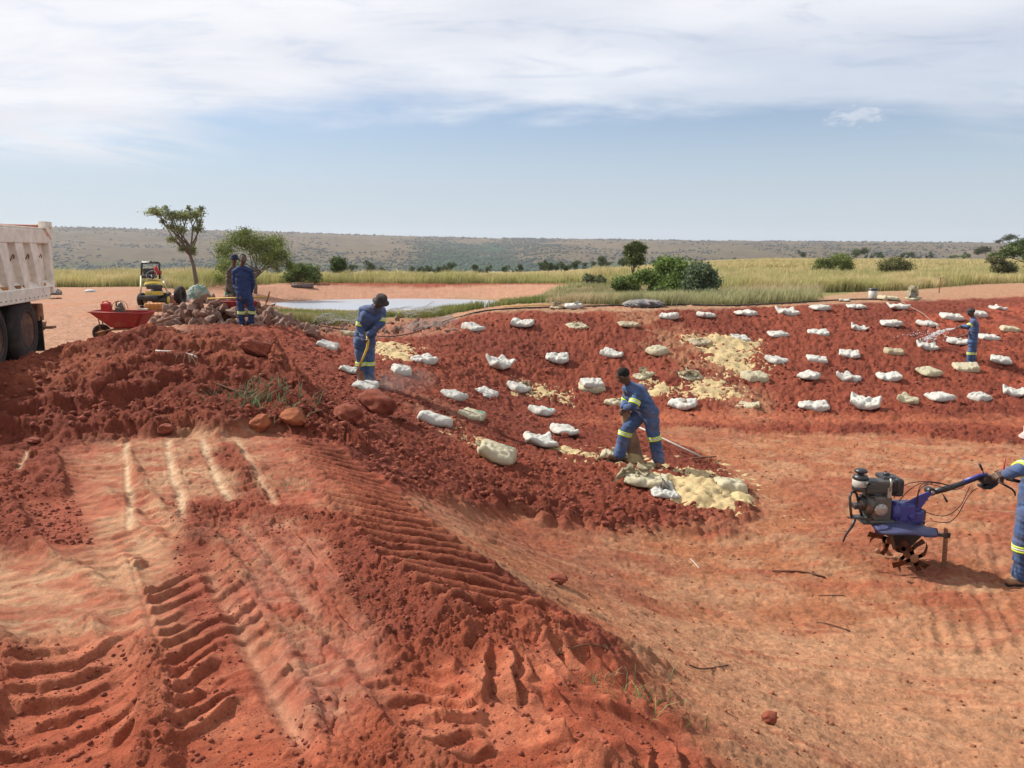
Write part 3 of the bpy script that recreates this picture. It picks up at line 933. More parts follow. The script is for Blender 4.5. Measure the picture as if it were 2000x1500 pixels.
# ---- trees and shrubs
class MB:
    """collects simple solids into one mesh"""
    def __init__(s): s.bm = bmesh.new()

    def box(s, c, size, rot=None, bevel=0.0, mi=0):
        r = bmesh.ops.create_cube(s.bm, size=1)
        M = Matrix.Translation(Vector(c)) @ (rot.to_4x4() if rot else Matrix.Identity(4)) @ Matrix.Diagonal((*size, 1))
        bmesh.ops.transform(s.bm, matrix=M, verts=r['verts'])
        fs = list({f for v in r['verts'] for f in v.link_faces})
        for f in fs: f.material_index = mi
        if bevel:
            es = list({e for v in r['verts'] for e in v.link_edges})
            bmesh.ops.bevel(s.bm, geom=es, offset=bevel, segments=2, affect='EDGES', profile=.5)
        return s

    def tube(s, pts, rad, seg=8, mi=0, cap=True):
        pts = [Vector(p) for p in pts]
        if not isinstance(rad, (list, tuple)): rad = [rad] * len(pts)
        rings = []
        prev = None
        for i, p in enumerate(pts):
            d = (pts[min(i + 1, len(pts) - 1)] - pts[max(i - 1, 0)])
            if d.length < 1e-9: d = Vector((0, 0, 1))
            d.normalize()
            if prev is None:
                a = d.orthogonal().normalized()
            else:
                a = (prev - d * prev.dot(d))
                a = a.normalized() if a.length > 1e-6 else d.orthogonal().normalized()
            prev = a
            b = d.cross(a)
            rings.append([s.bm.verts.new(p + (a * math.cos(2 * math.pi * k / seg) + b * math.sin(2 * math.pi * k / seg)) * rad[i]) for k in range(seg)])
        for i in range(len(rings) - 1):
            for k in range(seg):
                f = s.bm.faces.new((rings[i][k], rings[i][(k + 1) % seg], rings[i + 1][(k + 1) % seg], rings[i + 1][k])); f.material_index = mi; f.smooth = True
        if cap:
            f = s.bm.faces.new(rings[0][::-1]); f.material_index = mi
            f = s.bm.faces.new(rings[-1]); f.material_index = mi
        return s

    def sphere(s, c, r, sub=2, mi=0, scale=(1, 1, 1), rot=None):
        q = bmesh.ops.create_icosphere(s.bm, subdivisions=sub, radius=1)
        M = Matrix.Translation(Vector(c)) @ (rot.to_4x4() if rot else Matrix.Identity(4)) @ Matrix.Diagonal((r * scale[0], r * scale[1], r * scale[2], 1))
        bmesh.ops.transform(s.bm, matrix=M, verts=q['verts'])
        for f in {f for v in q['verts'] for f in v.link_faces}: f.material_index = mi; f.smooth = True
        return s

    def capsule(s, a, b, ra, rb, seg=14):
        """closed tapered limb with round ends"""
        a = Vector(a); b = Vector(b); d = (b - a)
        L = d.length
        d = d.normalized() if L > 1e-6 else Vector((0, 0, 1))
        pts = []; rr = []
        for k in range(5):
            t = math.pi / 2 * (1 - k / 4.5); pts.append(a - d * ra * math.sin(t)); rr.append(max(ra * math.cos(t), ra * .08))
        for k in range(5):
            t = math.pi / 2 * ((k + .5) / 4.5); pts.append(b + d * rb * math.sin(t)); rr.append(max(rb * math.cos(t), rb * .08))
        return s.tube(pts, rr, seg)

    def lathe(s, base, prof, axis=(0, 0, 1), seg=24, mi=0):
        base = Vector(base); ax = Vector(axis).normalized()
        return s._lathe(base, prof, ax, seg, mi)

    def _lathe(s, base, prof, ax, seg, mi, ring=False):
        base = Vector(base)
        if ring: prof = list(prof) + [prof[0]]
        a = ax.orthogonal().normalized(); b = ax.cross(a)
        rings = [[s.bm.verts.new(base + ax * h + (a * math.cos(2 * math.pi * k / seg) + b * math.sin(2 * math.pi * k / seg)) * max(r, 1e-4)) for k in range(seg)] for r, h in prof]
        for i in range(len(rings) - 1):
            for k in range(seg):
                f = s.bm.faces.new((rings[i][k], rings[i][(k + 1) % seg], rings[i + 1][(k + 1) % seg], rings[i + 1][k])); f.material_index = mi; f.smooth = True
        if not ring:
            s.bm.faces.new(rings[0][::-1]).material_index = mi; s.bm.faces.new(rings[-1]).material_index = mi
        else: bmesh.ops.remove_doubles(s.bm, verts=rings[0] + rings[-1], dist=1e-6)
        return s

    def prism(s, pts, thick, mi=0):
        """flat outline (3D points in a plane) given a thickness along its normal"""
        pts = [Vector(p) for p in pts]
        n = Vector((0, 0, 0))
        for i in range(len(pts)): n += pts[i].cross(pts[(i + 1) % len(pts)])
        n = n.normalized() if n.length > 1e-9 else Vector((0, 1, 0))
        A = [s.bm.verts.new(p + n * thick / 2) for p in pts]; B = [s.bm.verts.new(p - n * thick / 2) for p in pts]
        fs = [s.bm.faces.new(A), s.bm.faces.new(B[::-1])]
        for i in range(len(pts)):
            j = (i + 1) % len(pts)
            fs.append(s.bm.faces.new((A[j], A[i], B[i], B[j])))
        for f in fs: f.material_index = mi
        return s

    def sheet(s, rows, mi=0):
        """grid surface from rows of points"""
        vs = [[s.bm.verts.new(p) for p in r] for r in rows]
        for i in range(len(vs) - 1):
            for k in range(len(vs[0]) - 1):
                f = s.bm.faces.new((vs[i][k], vs[i][k + 1], vs[i + 1][k + 1], vs[i + 1][k])); f.smooth = True; f.material_index = mi
        return s

    def mesh(s, name, mats, origin=(0, 0, 0)):
        bmesh.ops.recalc_face_normals(s.bm, faces=s.bm.faces[:])
        bmesh.ops.translate(s.bm, vec=-Vector(origin), verts=s.bm.verts[:])
        me = bpy.data.meshes.new(name)
        s.bm.to_mesh(me); s.bm.free()
        for m in (mats if isinstance(mats, (list, tuple)) else [mats]): me.materials.append(m)
        return me

    def build(s, name, mats, parent=None, origin=None, label=None):
        """origin: world place of the thing the part belongs to"""
        if origin is None: origin = parent.location if parent is not None else (0, 0, 0)
        o = link(name, s.mesh(name, mats, origin), parent)
        if label: o['label'] = label
        return o


def leaf_cloud(name, blobs, n, size, c1, c2, seed, hollow=.45, flat=.0):
    """leaves spread through several lumps; blobs = (x,y,z,rx,ry,rz)"""
    r = np.random.RandomState(seed)
    vol = np.array([b[3] * b[4] * b[5] for b in blobs]) ** .7
    which = r.choice(len(blobs), n, p=vol / vol.sum())
    B = np.array(blobs)[which]
    d = r.normal(size=(n, 3)); d /= np.linalg.norm(d, axis=1)[:, None]
    rad = (hollow + (1 - hollow) * r.rand(n)) ** .8
    # clumps: pull leaves to a number of twig ends
    nt = max(8, n // 26)
    tw = r.normal(size=(nt, 3)); tw /= np.linalg.norm(tw, axis=1)[:, None]
    pick = tw[r.randint(0, nt, n)]
    d = d * .33 + pick * .95
    p = B[:, :3] + d * B[:, 3:] * rad[:, None] * r.uniform(.72, 1.08, (n, 1)) + r.normal(0, .06, (n, 3)) * B[:, 3:]
    # leaf quads
    u = r.normal(size=(n, 3)); u /= np.linalg.norm(u, axis=1)[:, None]
    v = np.cross(u, r.normal(size=(n, 3))); v /= np.linalg.norm(v, axis=1)[:, None]
    s = size * r.uniform(.6, 1.3, (n, 1))
    V = np.stack([p - u * s, p - v * s * .5, p + u * s, p + v * s * .5], 1).reshape(-1, 3)
    i = np.arange(n) * 4
    me = mesh_np(name, V, np.stack([i, i + 1, i + 2, i + 3], 1), 4, [LEAF], smooth=False)
    k = r.rand(n, 1) ** 1.3
    tk = vnoise(p[:, 0] * 1.7 / max(.2, B[0, 3]) + seed, p[:, 2] * 2.1 / max(.2, B[0, 3]) + p[:, 1])[:, None]
    c = (np.array(c1) * (1 - k) + np.array(c2) * k) * (.65 + .7 * tk)
    tint(me, np.repeat(c, 4, 0))
    return me


def branch_mesh(name, base, tr, blobs, r0, seed, bend=.12, stems=None):
    """tapered trunk that divides toward every lump of foliage"""
    r = random.Random(seed); m = MB()
    top = Vector(tr[-1])
    n = len(tr)
    m.tube(tr, [r0 * (1 - .45 * i / max(1, n - 1)) for i in range(n)], 8)
    for b in blobs:
        c = Vector(b[:3])
        st = Vector(tr[r.randint(max(0, n - 2), n - 1)])
        mid = (st + c) / 2 + Vector((r.uniform(-1, 1), r.uniform(-1, 1), r.uniform(-.4, .6))) * (c - st).length * bend
        rr = r0 * .42
        m.tube([st, (st + mid) / 2 + Vector((0, 0, .02)), mid, (mid + c) / 2, c], [rr, rr * .8, rr * .6, rr * .42, rr * .2], 6)
        for _ in range(5):
            e = c + Vector((r.uniform(-1, 1) * b[3], r.uniform(-1, 1) * b[4], r.uniform(-.5, 1) * b[5])) * .85
            s0 = mid.lerp(c, r.uniform(.2, .9))
            m.tube([s0, s0.lerp(e, .5) + Vector((0, 0, .04)), e], [rr * .35, rr * .22, rr * .08], 5)
    return m.mesh(name, BARK)


def tree(name, label, cat, px, py, trunk, blobs, n, size, c1, c2, r0, seed, group=None, hollow=.45, y=None):
    """trunk and lumps are given in metres from the foot of the tree"""
    p = G(px, py) if y is None else Vector((D(px, py, y).x, y, gz(D(px, py, y).x, y)))
    t = thing(name, label, cat, p, group)
    link('trunk', branch_mesh('trunk', (0, 0, 0), trunk, blobs, r0, seed), t)
    link('crown', leaf_cloud('crown', blobs, n, size, c1, c2, seed, hollow), t)
    return t


def mpx(p):
    """metres per photo pixel at a place"""
    return ((p.y * _c + (EYE - p.z) * _s)) / F


def tree_px(name, label, cat, px, py, trunk_px, blobs_px, n, size, c1, c2, r0, seed, group=None, hollow=.45):
    """same, with heights and widths measured in the photo at the tree's own distance"""
    p = G(px, py); k = mpx(p)
    tr = [((a - px) * k, 0.05 * i, (py - b) * k - (0.1 if i == 0 else 0)) for i, (a, b) in enumerate(trunk_px)]
    r = random.Random(seed)
    bl = [((a - px) * k, (r.uniform(-.6, .6)) * rx * k * 1.2, (py - b) * k, rx * k, rx * k * .9, rz * k) for a, b, rx, rz in blobs_px]
    t = thing(name, label, cat, p, group)
    link('trunk', branch_mesh('trunk', (0, 0, 0), tr, bl, r0, seed), t)
    link('crown', leaf_cloud('crown', bl, n, size, c1, c2, seed, hollow), t)
    return t


G1 = (.075, .115, .03); G2 = (.19, .25, .07); G3 = (.17, .17, .055)
tree_px('acacia_tree', 'slender thorn tree with bent bare trunk and thin flat crown beside the yellow machine', 'tree', 382, 574,
        [(382, 578), (384, 550), (380, 520), (374, 500), (376, 485)],
        [(322, 418, 26, 10), (348, 425, 24, 13), (345, 445, 16, 9), (372, 425, 22, 14), (392, 422, 20, 14), (366, 450, 16, 10), (350, 470, 15, 9), (393, 448, 15, 10), (385, 490, 10, 14), (362, 488, 9, 8), (310, 412, 9, 6), (336, 410, 8, 6), (402, 412, 8, 7), (380, 410, 7, 6), (398, 436, 9, 8), (330, 436, 8, 7)], 4600, .055, (.12, .145, .06), (.30, .33, .14), .12, 3, hollow=.15)
tree_px('bushy_tree', 'broad bushy green tree with low forked trunk, behind the two men standing at the rubble', 'tree', 500, 574,
        [(498, 576), (500, 560), (497, 545), (505, 530)],
        [(470, 470, 34, 24), (440, 490, 26, 26), (500, 478, 34, 28), (535, 475, 28, 20), (548, 500, 28, 24), (520, 505, 36, 28), (455, 520, 30, 26), (430, 545, 14, 12), (565, 520, 14, 14), (485, 455, 16, 12)], 15000, .062, (.09, .13, .03), (.29, .33, .09), .13, 5, hollow=.25)
tree_px('shrub', 'low dark green shrub at the end of the golden grass, right of the bushy tree', 'shrub', 590, 556, [(590, 557), (588, 545)], [(570, 540, 22, 16), (600, 532, 26, 18), (585, 525, 20, 10), (615, 542, 16, 12)], 3600, .09, G1, G2, .06, 6)
tree_px('small_tree', 'small upright rounded tree standing alone beyond the pond', 'tree', 663, 545, [(663, 546), (662, 530)], [(660, 512, 13, 11), (668, 520, 13, 12), (656, 525, 10, 9)], 2600, .10, G1, (.10, .13, .05), .08, 7)
tree_px('tall_bush', 'small upright tree with yellowish crown behind the left end of the thicket', 'tree', 1237, 566, [(1237, 568), (1236, 540), (1236, 515)], [(1228, 492, 16, 14), (1248, 488, 16, 13), (1238, 508, 20, 14), (1240, 480, 12, 8)], 4500, .085, (.06, .08, .025), (.17, .19, .06), .10, 8, hollow=.3)
# thicket of five shrubs
for k, (lab, a, b, tp, bp, n, s, c1, c2) in enumerate([
    ('dark low shrub forming the left end of the thicket', 1222, 578, [(1222, 579), (1222, 570)], [(1212, 556, 18, 16), (1236, 562, 16, 13)], 4200, .075, G1, G2),
    ('wide flat topped shrub in the middle left of the thicket', 1272, 580, [(1272, 582), (1270, 560)], [(1262, 540, 32, 16), (1290, 548, 26, 20), (1240, 545, 18, 9), (1282, 565, 20, 12)], 7500, .075, (.08, .13, .03), (.23, .31, .08)),
    ('tallest shrub at the centre of the thicket', 1322, 586, [(1322, 587), (1320, 565)], [(1310, 520, 34, 20), (1335, 530, 30, 22), (1316, 555, 34, 22), (1330, 572, 24, 12)], 9500, .075, (.075, .12, .03), (.21, .29, .07)),
    ('round bluish green shrub at the right end of the thicket', 1372, 590, [(1372, 591), (1370, 570)], [(1370, 535, 30, 22), (1385, 555, 26, 24), (1355, 562, 24, 22), (1372, 575, 26, 12)], 9000, .075, (.08, .115, .06), (.22, .27, .15)),
    ('low shrub in front of the tall one in the thicket', 1296, 590, [(1296, 591), (1296, 580)], [(1290, 572, 18, 13), (1306, 578, 14, 10)], 2600, .07, G1, G2)]):
    tree_px('thicket_shrub', lab, 'shrub', a, b, tp, bp, n, s, c1, c2, .07, 20 + k, 'shrubs of the thicket behind the dam rim', .3)
tree_px('meadow_shrub', 'feathery bright green shrub standing in the meadow, right of the thicket', 'shrub', 1620, 540, [(1620, 541), (1620, 528)], [(1600, 516, 24, 14), (1632, 508, 28, 14), (1650, 522, 18, 13), (1612, 528, 28, 11)], 6000, .09, (.08, .11, .03), (.22, .26, .07), .06, 31, hollow=.3)
tree_px('meadow_shrub', 'sparse olive shrub with drooping sprays in the meadow', 'shrub', 1742, 546, [(1742, 547), (1742, 530)], [(1725, 520, 22, 16), (1758, 522, 22, 16), (1742, 510, 20, 9)], 3800, .08, (.10, .11, .04), (.24, .22, .09), .06, 32, hollow=.3)
tree_px('meadow_tree', 'dark rounded little tree on the skyline between the two meadow shrubs', 'tree', 1680, 508, [(1680, 509), (1680, 500)], [(1672, 493, 11, 7), (1688, 491, 11, 7)], 1300, .30, G1, (.09, .10, .04), .12, 33)
tree_px('meadow_shrub', 'tangled shrub with rusty sprays beside the right picture edge', 'shrub', 1962, 548, [(1962, 549), (1960, 530)], [(1950, 520, 18, 18), (1972, 526, 16, 18), (1940, 508, 14, 8)], 3600, .08, (.08, .09, .035), (.22, .19, .09), .06, 34, hollow=.3)
tree_px('edge_tree', 'green tree with dense drooping crown at the right picture edge', 'tree', 2010, 545, [(2010, 546), (2005, 515)], [(1975, 490, 28, 14), (2005, 478, 30, 14), (2030, 500, 30, 24), (1950, 500, 20, 8)], 7000, .10, (.06, .085, .03), (.16, .20, .07), .12, 35, hollow=.3)
tree_px('far_thorn_tree', 'dark thorn tree poking above the skyline near the right picture edge', 'tree', 1962, 512, [(1962, 514), (1962, 490)], [(1960, 466, 14, 6), (1975, 463, 12, 6), (1950, 472, 9, 4), (1925, 488, 18, 8), (1912, 492, 12, 7)], 2400, .22, (.045, .05, .035), (.085, .09, .05), .14, 36, hollow=.25)
tree_px('meadow_bush', 'tiny dark bush far out in the right meadow', 'shrub', 1872, 504, [(1872, 505), (1872, 502)], [(1866, 500, 8, 3), (1878, 500, 9, 3)], 500, .22, G1, G2, .05, 37)
tree_px('rim_bush', 'grey green bush at the edge of the pond grass, left of the thicket', 'shrub', 1160, 560, [(1160, 561), (1160, 552)], [(1150, 546, 14, 11), (1172, 548, 12, 10)], 1900, .08, (.09, .11, .05), (.20, .22, .11), .04, 38)

# the valley trees: four kinds, copied with their parts
valley = []
for k in range(4):
    r = random.Random(60 + k)
    bl = [(r.uniform(-1.4, 1.4), r.uniform(-1, 1), r.uniform(1.6, 3.4), r.uniform(1, 1.7), r.uniform(1, 1.6), r.uniform(.8, 1.2)) for _ in range(4 + k % 2)]
    t = thing('valley_tree', 'dark green tree in the valley below the hills', 'tree', (0, 0, 0), 'trees in the valley below the hills')
    link('trunk', branch_mesh('trunk', (0, 0, 0), [(0, 0, -.3), (0, 0, 1.0), (.1, 0, 2.0)], bl, .16, 60 + k), t)
    link('crown', leaf_cloud('crown', bl, 900, .23, (.035, .055, .02), (.09, .12, .04), 60 + k), t)
    valley.append(t)


def copy_tree(t, loc, rz=0, s=1.0, label=None):
    c = t.copy(); C.objects.link(c); c.location = loc; c.rotation_euler = (0, 0, rz); c.scale = (s, s, s)
    if label: c['label'] = label
    for ch in list(t.children):
        d = ch.copy(); C.objects.link(d); d.parent = c
        for g in ch.children:
            e = g.copy(); C.objects.link(e); e.parent = d
    return c


r = random.Random(77)
cnt = 0
for k in range(175):
    px = r.uniform(690, 2050) if k > 45 else r.uniform(430, 1250)
    right = sstep(1150, 1500, px)
    y = (r.uniform(170, 520) if k % 6 else r.uniform(110, 170)) if px < 1250 else r.uniform(380, 800)
    x = (px - 1000) / F * y
    z = gz(x, y)
    s = r.uniform(.35, .75) * (.8 if y < 200 else 1.0 if y < 380 else 1.35)
    t = valley[k % 4]
    zl = 'left of the pond' if px < 600 else 'straight beyond the left half of the pond' if px < 760 else 'beyond the pond' if px < 900 else 'between the pond and the thicket' if px < 1200 else 'behind the thicket' if px < 1420 else 'on the skyline behind the meadow shrubs' if px < 1800 else 'on the skyline at the far right'
    zl = ('small ' if s < .45 else 'broad ' if s > .8 else '') + 'dark green tree in the valley, ' + zl
    if k < 4: t['label'] = zl
    if k < 4: t.location = (x, y, z); t.rotation_euler[2] = r.uniform(0, 6); t.scale = (s, s, s)
    else: copy_tree(t, (x, y, z), r.uniform(0, 6), s, zl)


def hillside_bushes():
    r = np.random.RandomState(9)
    n = 42000
    u = r.uniform(-.78, .78, n); rr = 1060 + 1560 * r.rand(n) ** .8
    y = rr / np.sqrt(1 + u * u); x = u * y
    z, t, px = hills_h(x, y)
    green = np.exp(-((px - 905) / 90) ** 4) * sstep(.9, .5, t) + .6 * np.exp(-((px - 1040) / 60) ** 2) + .55 * sstep(.22, .05, t) + .35 * sstep(.93, .99, t)
    dens = .5 * sstep(.45, .7, fbm(x * .012, y * .008 + 4, 4)) + .9 * np.clip(green, 0, 1) + .35 * sstep(.5, .65, fbm(x * .006, y * .004, 4))
    k = r.rand(n) < dens
    x, y, z, green = x[k], y[k], z[k], green[k]
    n = len(x)
    s = (1.2 + 2.8 * r.rand(n) ** 2) * (1 + .5 * green)
    base = np.array([(1, 0, .2), (.3, .9, .3), (-.8, .6, .2), (-.8, -.6, .25), (.3, -.9, .2), (0, 0, 1.0), (0, 0, -.6)])
    V = x[:, None, None] * 0 + base[None] * s[:, None, None] * r.uniform(.75, 1.25, (n, 7, 1))
    V = V + np.stack([x, y, z], 1)[:, None]
    f = []
    for a in range(5): f += [a, (a + 1) % 5, 5, (a + 1) % 5, a, 6]
    Fc = (np.arange(n)[:, None] * 7 + np.array(f)[None]).reshape(-1)
    me = mesh_np('hillside_bushes', V.reshape(-1, 3), Fc, 3, [LEAF], smooth=True)
    c = np.array((.032, .036, .022)) * r.uniform(.7, 1.3, (n, 1)) * (1 - green[:, None] * .3)
    c = c * (1 - .8 * green[:, None]) + np.array((.026, .062, .024)) * .8 * green[:, None]
    tint(me, np.repeat(c, 7, 0))
    o = link('hillside_bushes', me); tag(o, 'scattered dark bushes covering the far hillside', 'bushes', kind='stuff')


hillside_bushes()

# ------------------------------------------------------------ sacks
SACK = mat('woven_sack', (.50, .49, .44), .75, var=.10, scale=7, bump=.5, bscale=26, dust=(.40, .24, .15), dustamt=.35, trans=.12)
SACK_CREAM = mat('woven_sack_dusty', (.56, .51, .36), .8, var=.14, scale=7, bump=.5, bscale=26, dust=(.44, .34, .17), dustamt=.4, trans=.32)
SACK_TAN = mat('woven_sack_soiled', (.50, .42, .29), .85, var=.18, scale=7, bump=.5, bscale=26, dust=(.38, .24, .14), dustamt=.4, trans=.32)
PRINT = mat('green_print', (.05, .26, .17), .7, var=.25, scale=14)
PRINT2 = mat('faded_print', (.40, .44, .40), .8, var=.3, scale=20)
POWDER = mat('clay_powder', (.42, .325, .165), .95, var=.24, scale=12, bump=.8, bscale=34, dust=(.30, .15, .075), dustamt=.4)
SACKMATS = {'w': SACK, 'c': SACK_CREAM, 't': SACK_TAN}


def sack_mesh(seed, colour='w', prn=0, waist=.4, lift=.5, fat=1.0, creases=1.0):
    r = np.random.RandomState(seed)
    nu, nv = 34, 24
    u0 = r.uniform(-.35, .35); a, b, c = .33, .25, .112 * fat
    tiltl = r.uniform(.3, 1, 4) * lift; ph = r.uniform(0, 9, 6)
    twist = r.uniform(-.35, .35)
    m = MB(); vs = {}
    def pos(i, j, side):
        u = -1 + 2 * i / nu; v = -1 + 2 * j / nv
        w = math.exp(-((u - u0 - .25 * v) / .2) ** 2) * waist
        th = max(0, (1 - abs(u) ** 9)) ** .38 * max(0, (1 - abs(v) ** 6)) ** .42
        th *= (1 - .62 * w) * (.85 + .3 * math.sin(2.1 * u + ph[0]) * .6)
        y = v * b * (1 - .22 * w) * (1 + .06 * math.sin(3 * u + ph[1])) * (1 - .10 * abs(u) ** 5)
        x = u * a * (1 + .05 * math.sin(2.3 * v + ph[2]) ) * (1 - .05 * abs(v) ** 3)
        z = th * c if side > 0 else -th * c * .35
        # corners that stand up as pinched ears, ends that lift
        cz = 0
        for q, (su, sv) in enumerate(((1, 1), (1, -1), (-1, 1), (-1, -1))):
            cz += tiltl[q] * .17 * max(0, u * su * .9 + v * sv * .55 - .85) * 1.6
        z += cz + .02 * (1 - w) + twist * u * v * .03
        if side > 0:
            n1 = float(fbm(np.array([u * 2.6 + ph[3]]), np.array([v * 2.0 + u * 1.2 + ph[4]]), 3)[0])
            n2 = float(fbm(np.array([u * 5.5 + ph[4] + v * 2]), np.array([v * 3.5 + ph[5]]), 3)[0])
            z += (-.075 * abs(2 * n1 - 1) + .028 - .05 * max(0, abs(2 * n2 - 1) - .15) ) * creases * min(1, th * 1.6)
        return Vector((x, y, z + .02))
    for side in (1, -1):
        for i in range(nu + 1):
            for j in range(nv + 1):
                edge = i in (0, nu) or j in (0, nv)
                if edge and side < 0: vs[(i, j, -1)] = vs[(i, j, 1)]; continue
                vs[(i, j, side)] = m.bm.verts.new(pos(i, j, side))
    pu, pv = r.uniform(-.5, .2), r.uniform(-.7, -.2)
    for side in (1, -1):
        for i in range(nu):
            for j in range(nv):
                q = [vs[(i, j, side)], vs[(i + 1, j, side)], vs[(i + 1, j + 1, side)], vs[(i, j + 1, side)]]
                f = m.bm.faces.new(q if side > 0 else q[::-1]); f.smooth = True
                u = -1 + 2 * (i + .5) / nu; v = -1 + 2 * (j + .5) / nv
                if side > 0 and prn:
                    if (u - .55) ** 2 / .035 + (v + .45) ** 2 / .075 < 1 and prn > 1: f.material_index = 1
                    
    return m.mesh('sack', [SACKMATS[colour], PRINT, PRINT2])


def crumple_mesh(seed, w=.3, h=.25, colour='c', fold=1.0, name='torn_flap'):
    """empty, torn sack cloth standing up in folds"""
    r = np.random.RandomState(seed); m = MB()
    nu, nv = 22, 14; ph = r.uniform(0, 9, 6); rows = []
    for j in range(nv + 1):
        row = []
        t = j / nv
        for i in range(nu + 1):
            s = -1 + 2 * i / nu
            n1 = float(fbm(np.array([s * 2.2 + ph[0]]), np.array([t * 2.2 + ph[1]]), 4)[0]) - .5
            n2 = float(fbm(np.array([s * 2.2 + ph[2]]), np.array([t * 2.5 + ph[3]]), 4)[0]) - .5
            n3 = abs(2 * float(vnoise(np.array([s * 3.5 + ph[4]]), np.array([t * 2 + ph[5]]))[0]) - 1)
            x = s * w * (1 - .35 * t) + n1 * .25 * fold
            y = n2 * .40 * fold + .10 * math.sin(3.1 * s + ph[0]) + .09 * n3
            z = h * (t ** .8) * (1 - .45 * s * s) + n1 * .14 * fold
            row.append(Vector((x, y, max(z, -.05))))
        rows.append(row)
    m.sheet(rows)
    # give the cloth a thickness
    r_ = bmesh.ops.solidify(m.bm, geom=m.bm.faces[:], thickness=.008)
    return m.mesh(name, [SACKMATS[colour]])


_v = {}


def variant(colour, prn, k, style):
    key = (colour, prn, k, style)
    if key not in _v:
        st = {'full': dict(waist=.12, lift=.4, fat=1.12, creases=.8), 'waist': dict(waist=.42, lift=.5, fat=1.08, creases=.8), 'ears': dict(waist=.25, lift=1.1, fat=1.0, creases=.9), 'flat': dict(waist=.3, lift=.3, fat=.62, creases=1.3), 'fat': dict(waist=.15, lift=.2, fat=1.45)}[style]
        _v[key] = sack_mesh(100 + k * 7 + len(style), colour, prn, **st)
    return _v[key]


_rb = random.Random(3)
SG = 'white woven sacks laid out on the red soil'


def sack(px, py, w, colour, style, label, yaw=None, prn=0, k=None, flap=None, group=SG, dz=0.0, cat='sack', lift=0.0):
    p = GS(px, py + 6); n = slope_at(p)
    k = _rb.randint(0, 4) if k is None else k
    yaw = R(_rb.uniform(-28, 22)) if yaw is None else R(yaw)
    L = max(.54, min(1.0, 1.08 * w * mpx(p) / max(.75, abs(math.cos(yaw)) + .35 * abs(math.sin(yaw)))))
    sc = L / .66
    q = n.to_track_quat('Z', 'Y') @ Quaternion((0, 0, 1), yaw)
    me = variant(colour, prn, k, style)
    o = None
    if flap:
        o = bpy.data.objects.new('sack', None); C.objects.link(o)
        b = link('sack_body', me, o)
        for i, (fx, fy, fw, fh, fc, fz) in enumerate(flap):
            fo = link('torn_flap', crumple_mesh(int(px) + i * 5, fw, fh, fc), o, (fx, fy, .04)); fo.rotation_euler = (0, 0, R(fz))
    else:
        o = link('sack', me)
    o.location = p + n * (-.005 + lift) + Vector((0, 0, dz))
    o.rotation_mode = 'QUATERNION'; o.rotation_quaternion = q
    z = sc * _rb.uniform(.9, 1.1)
    o.scale = (sc * _rb.uniform(.95, 1.05), sc * _rb.uniform(.9, 1.1), z)
    tag(o, label, cat, group)
    return o


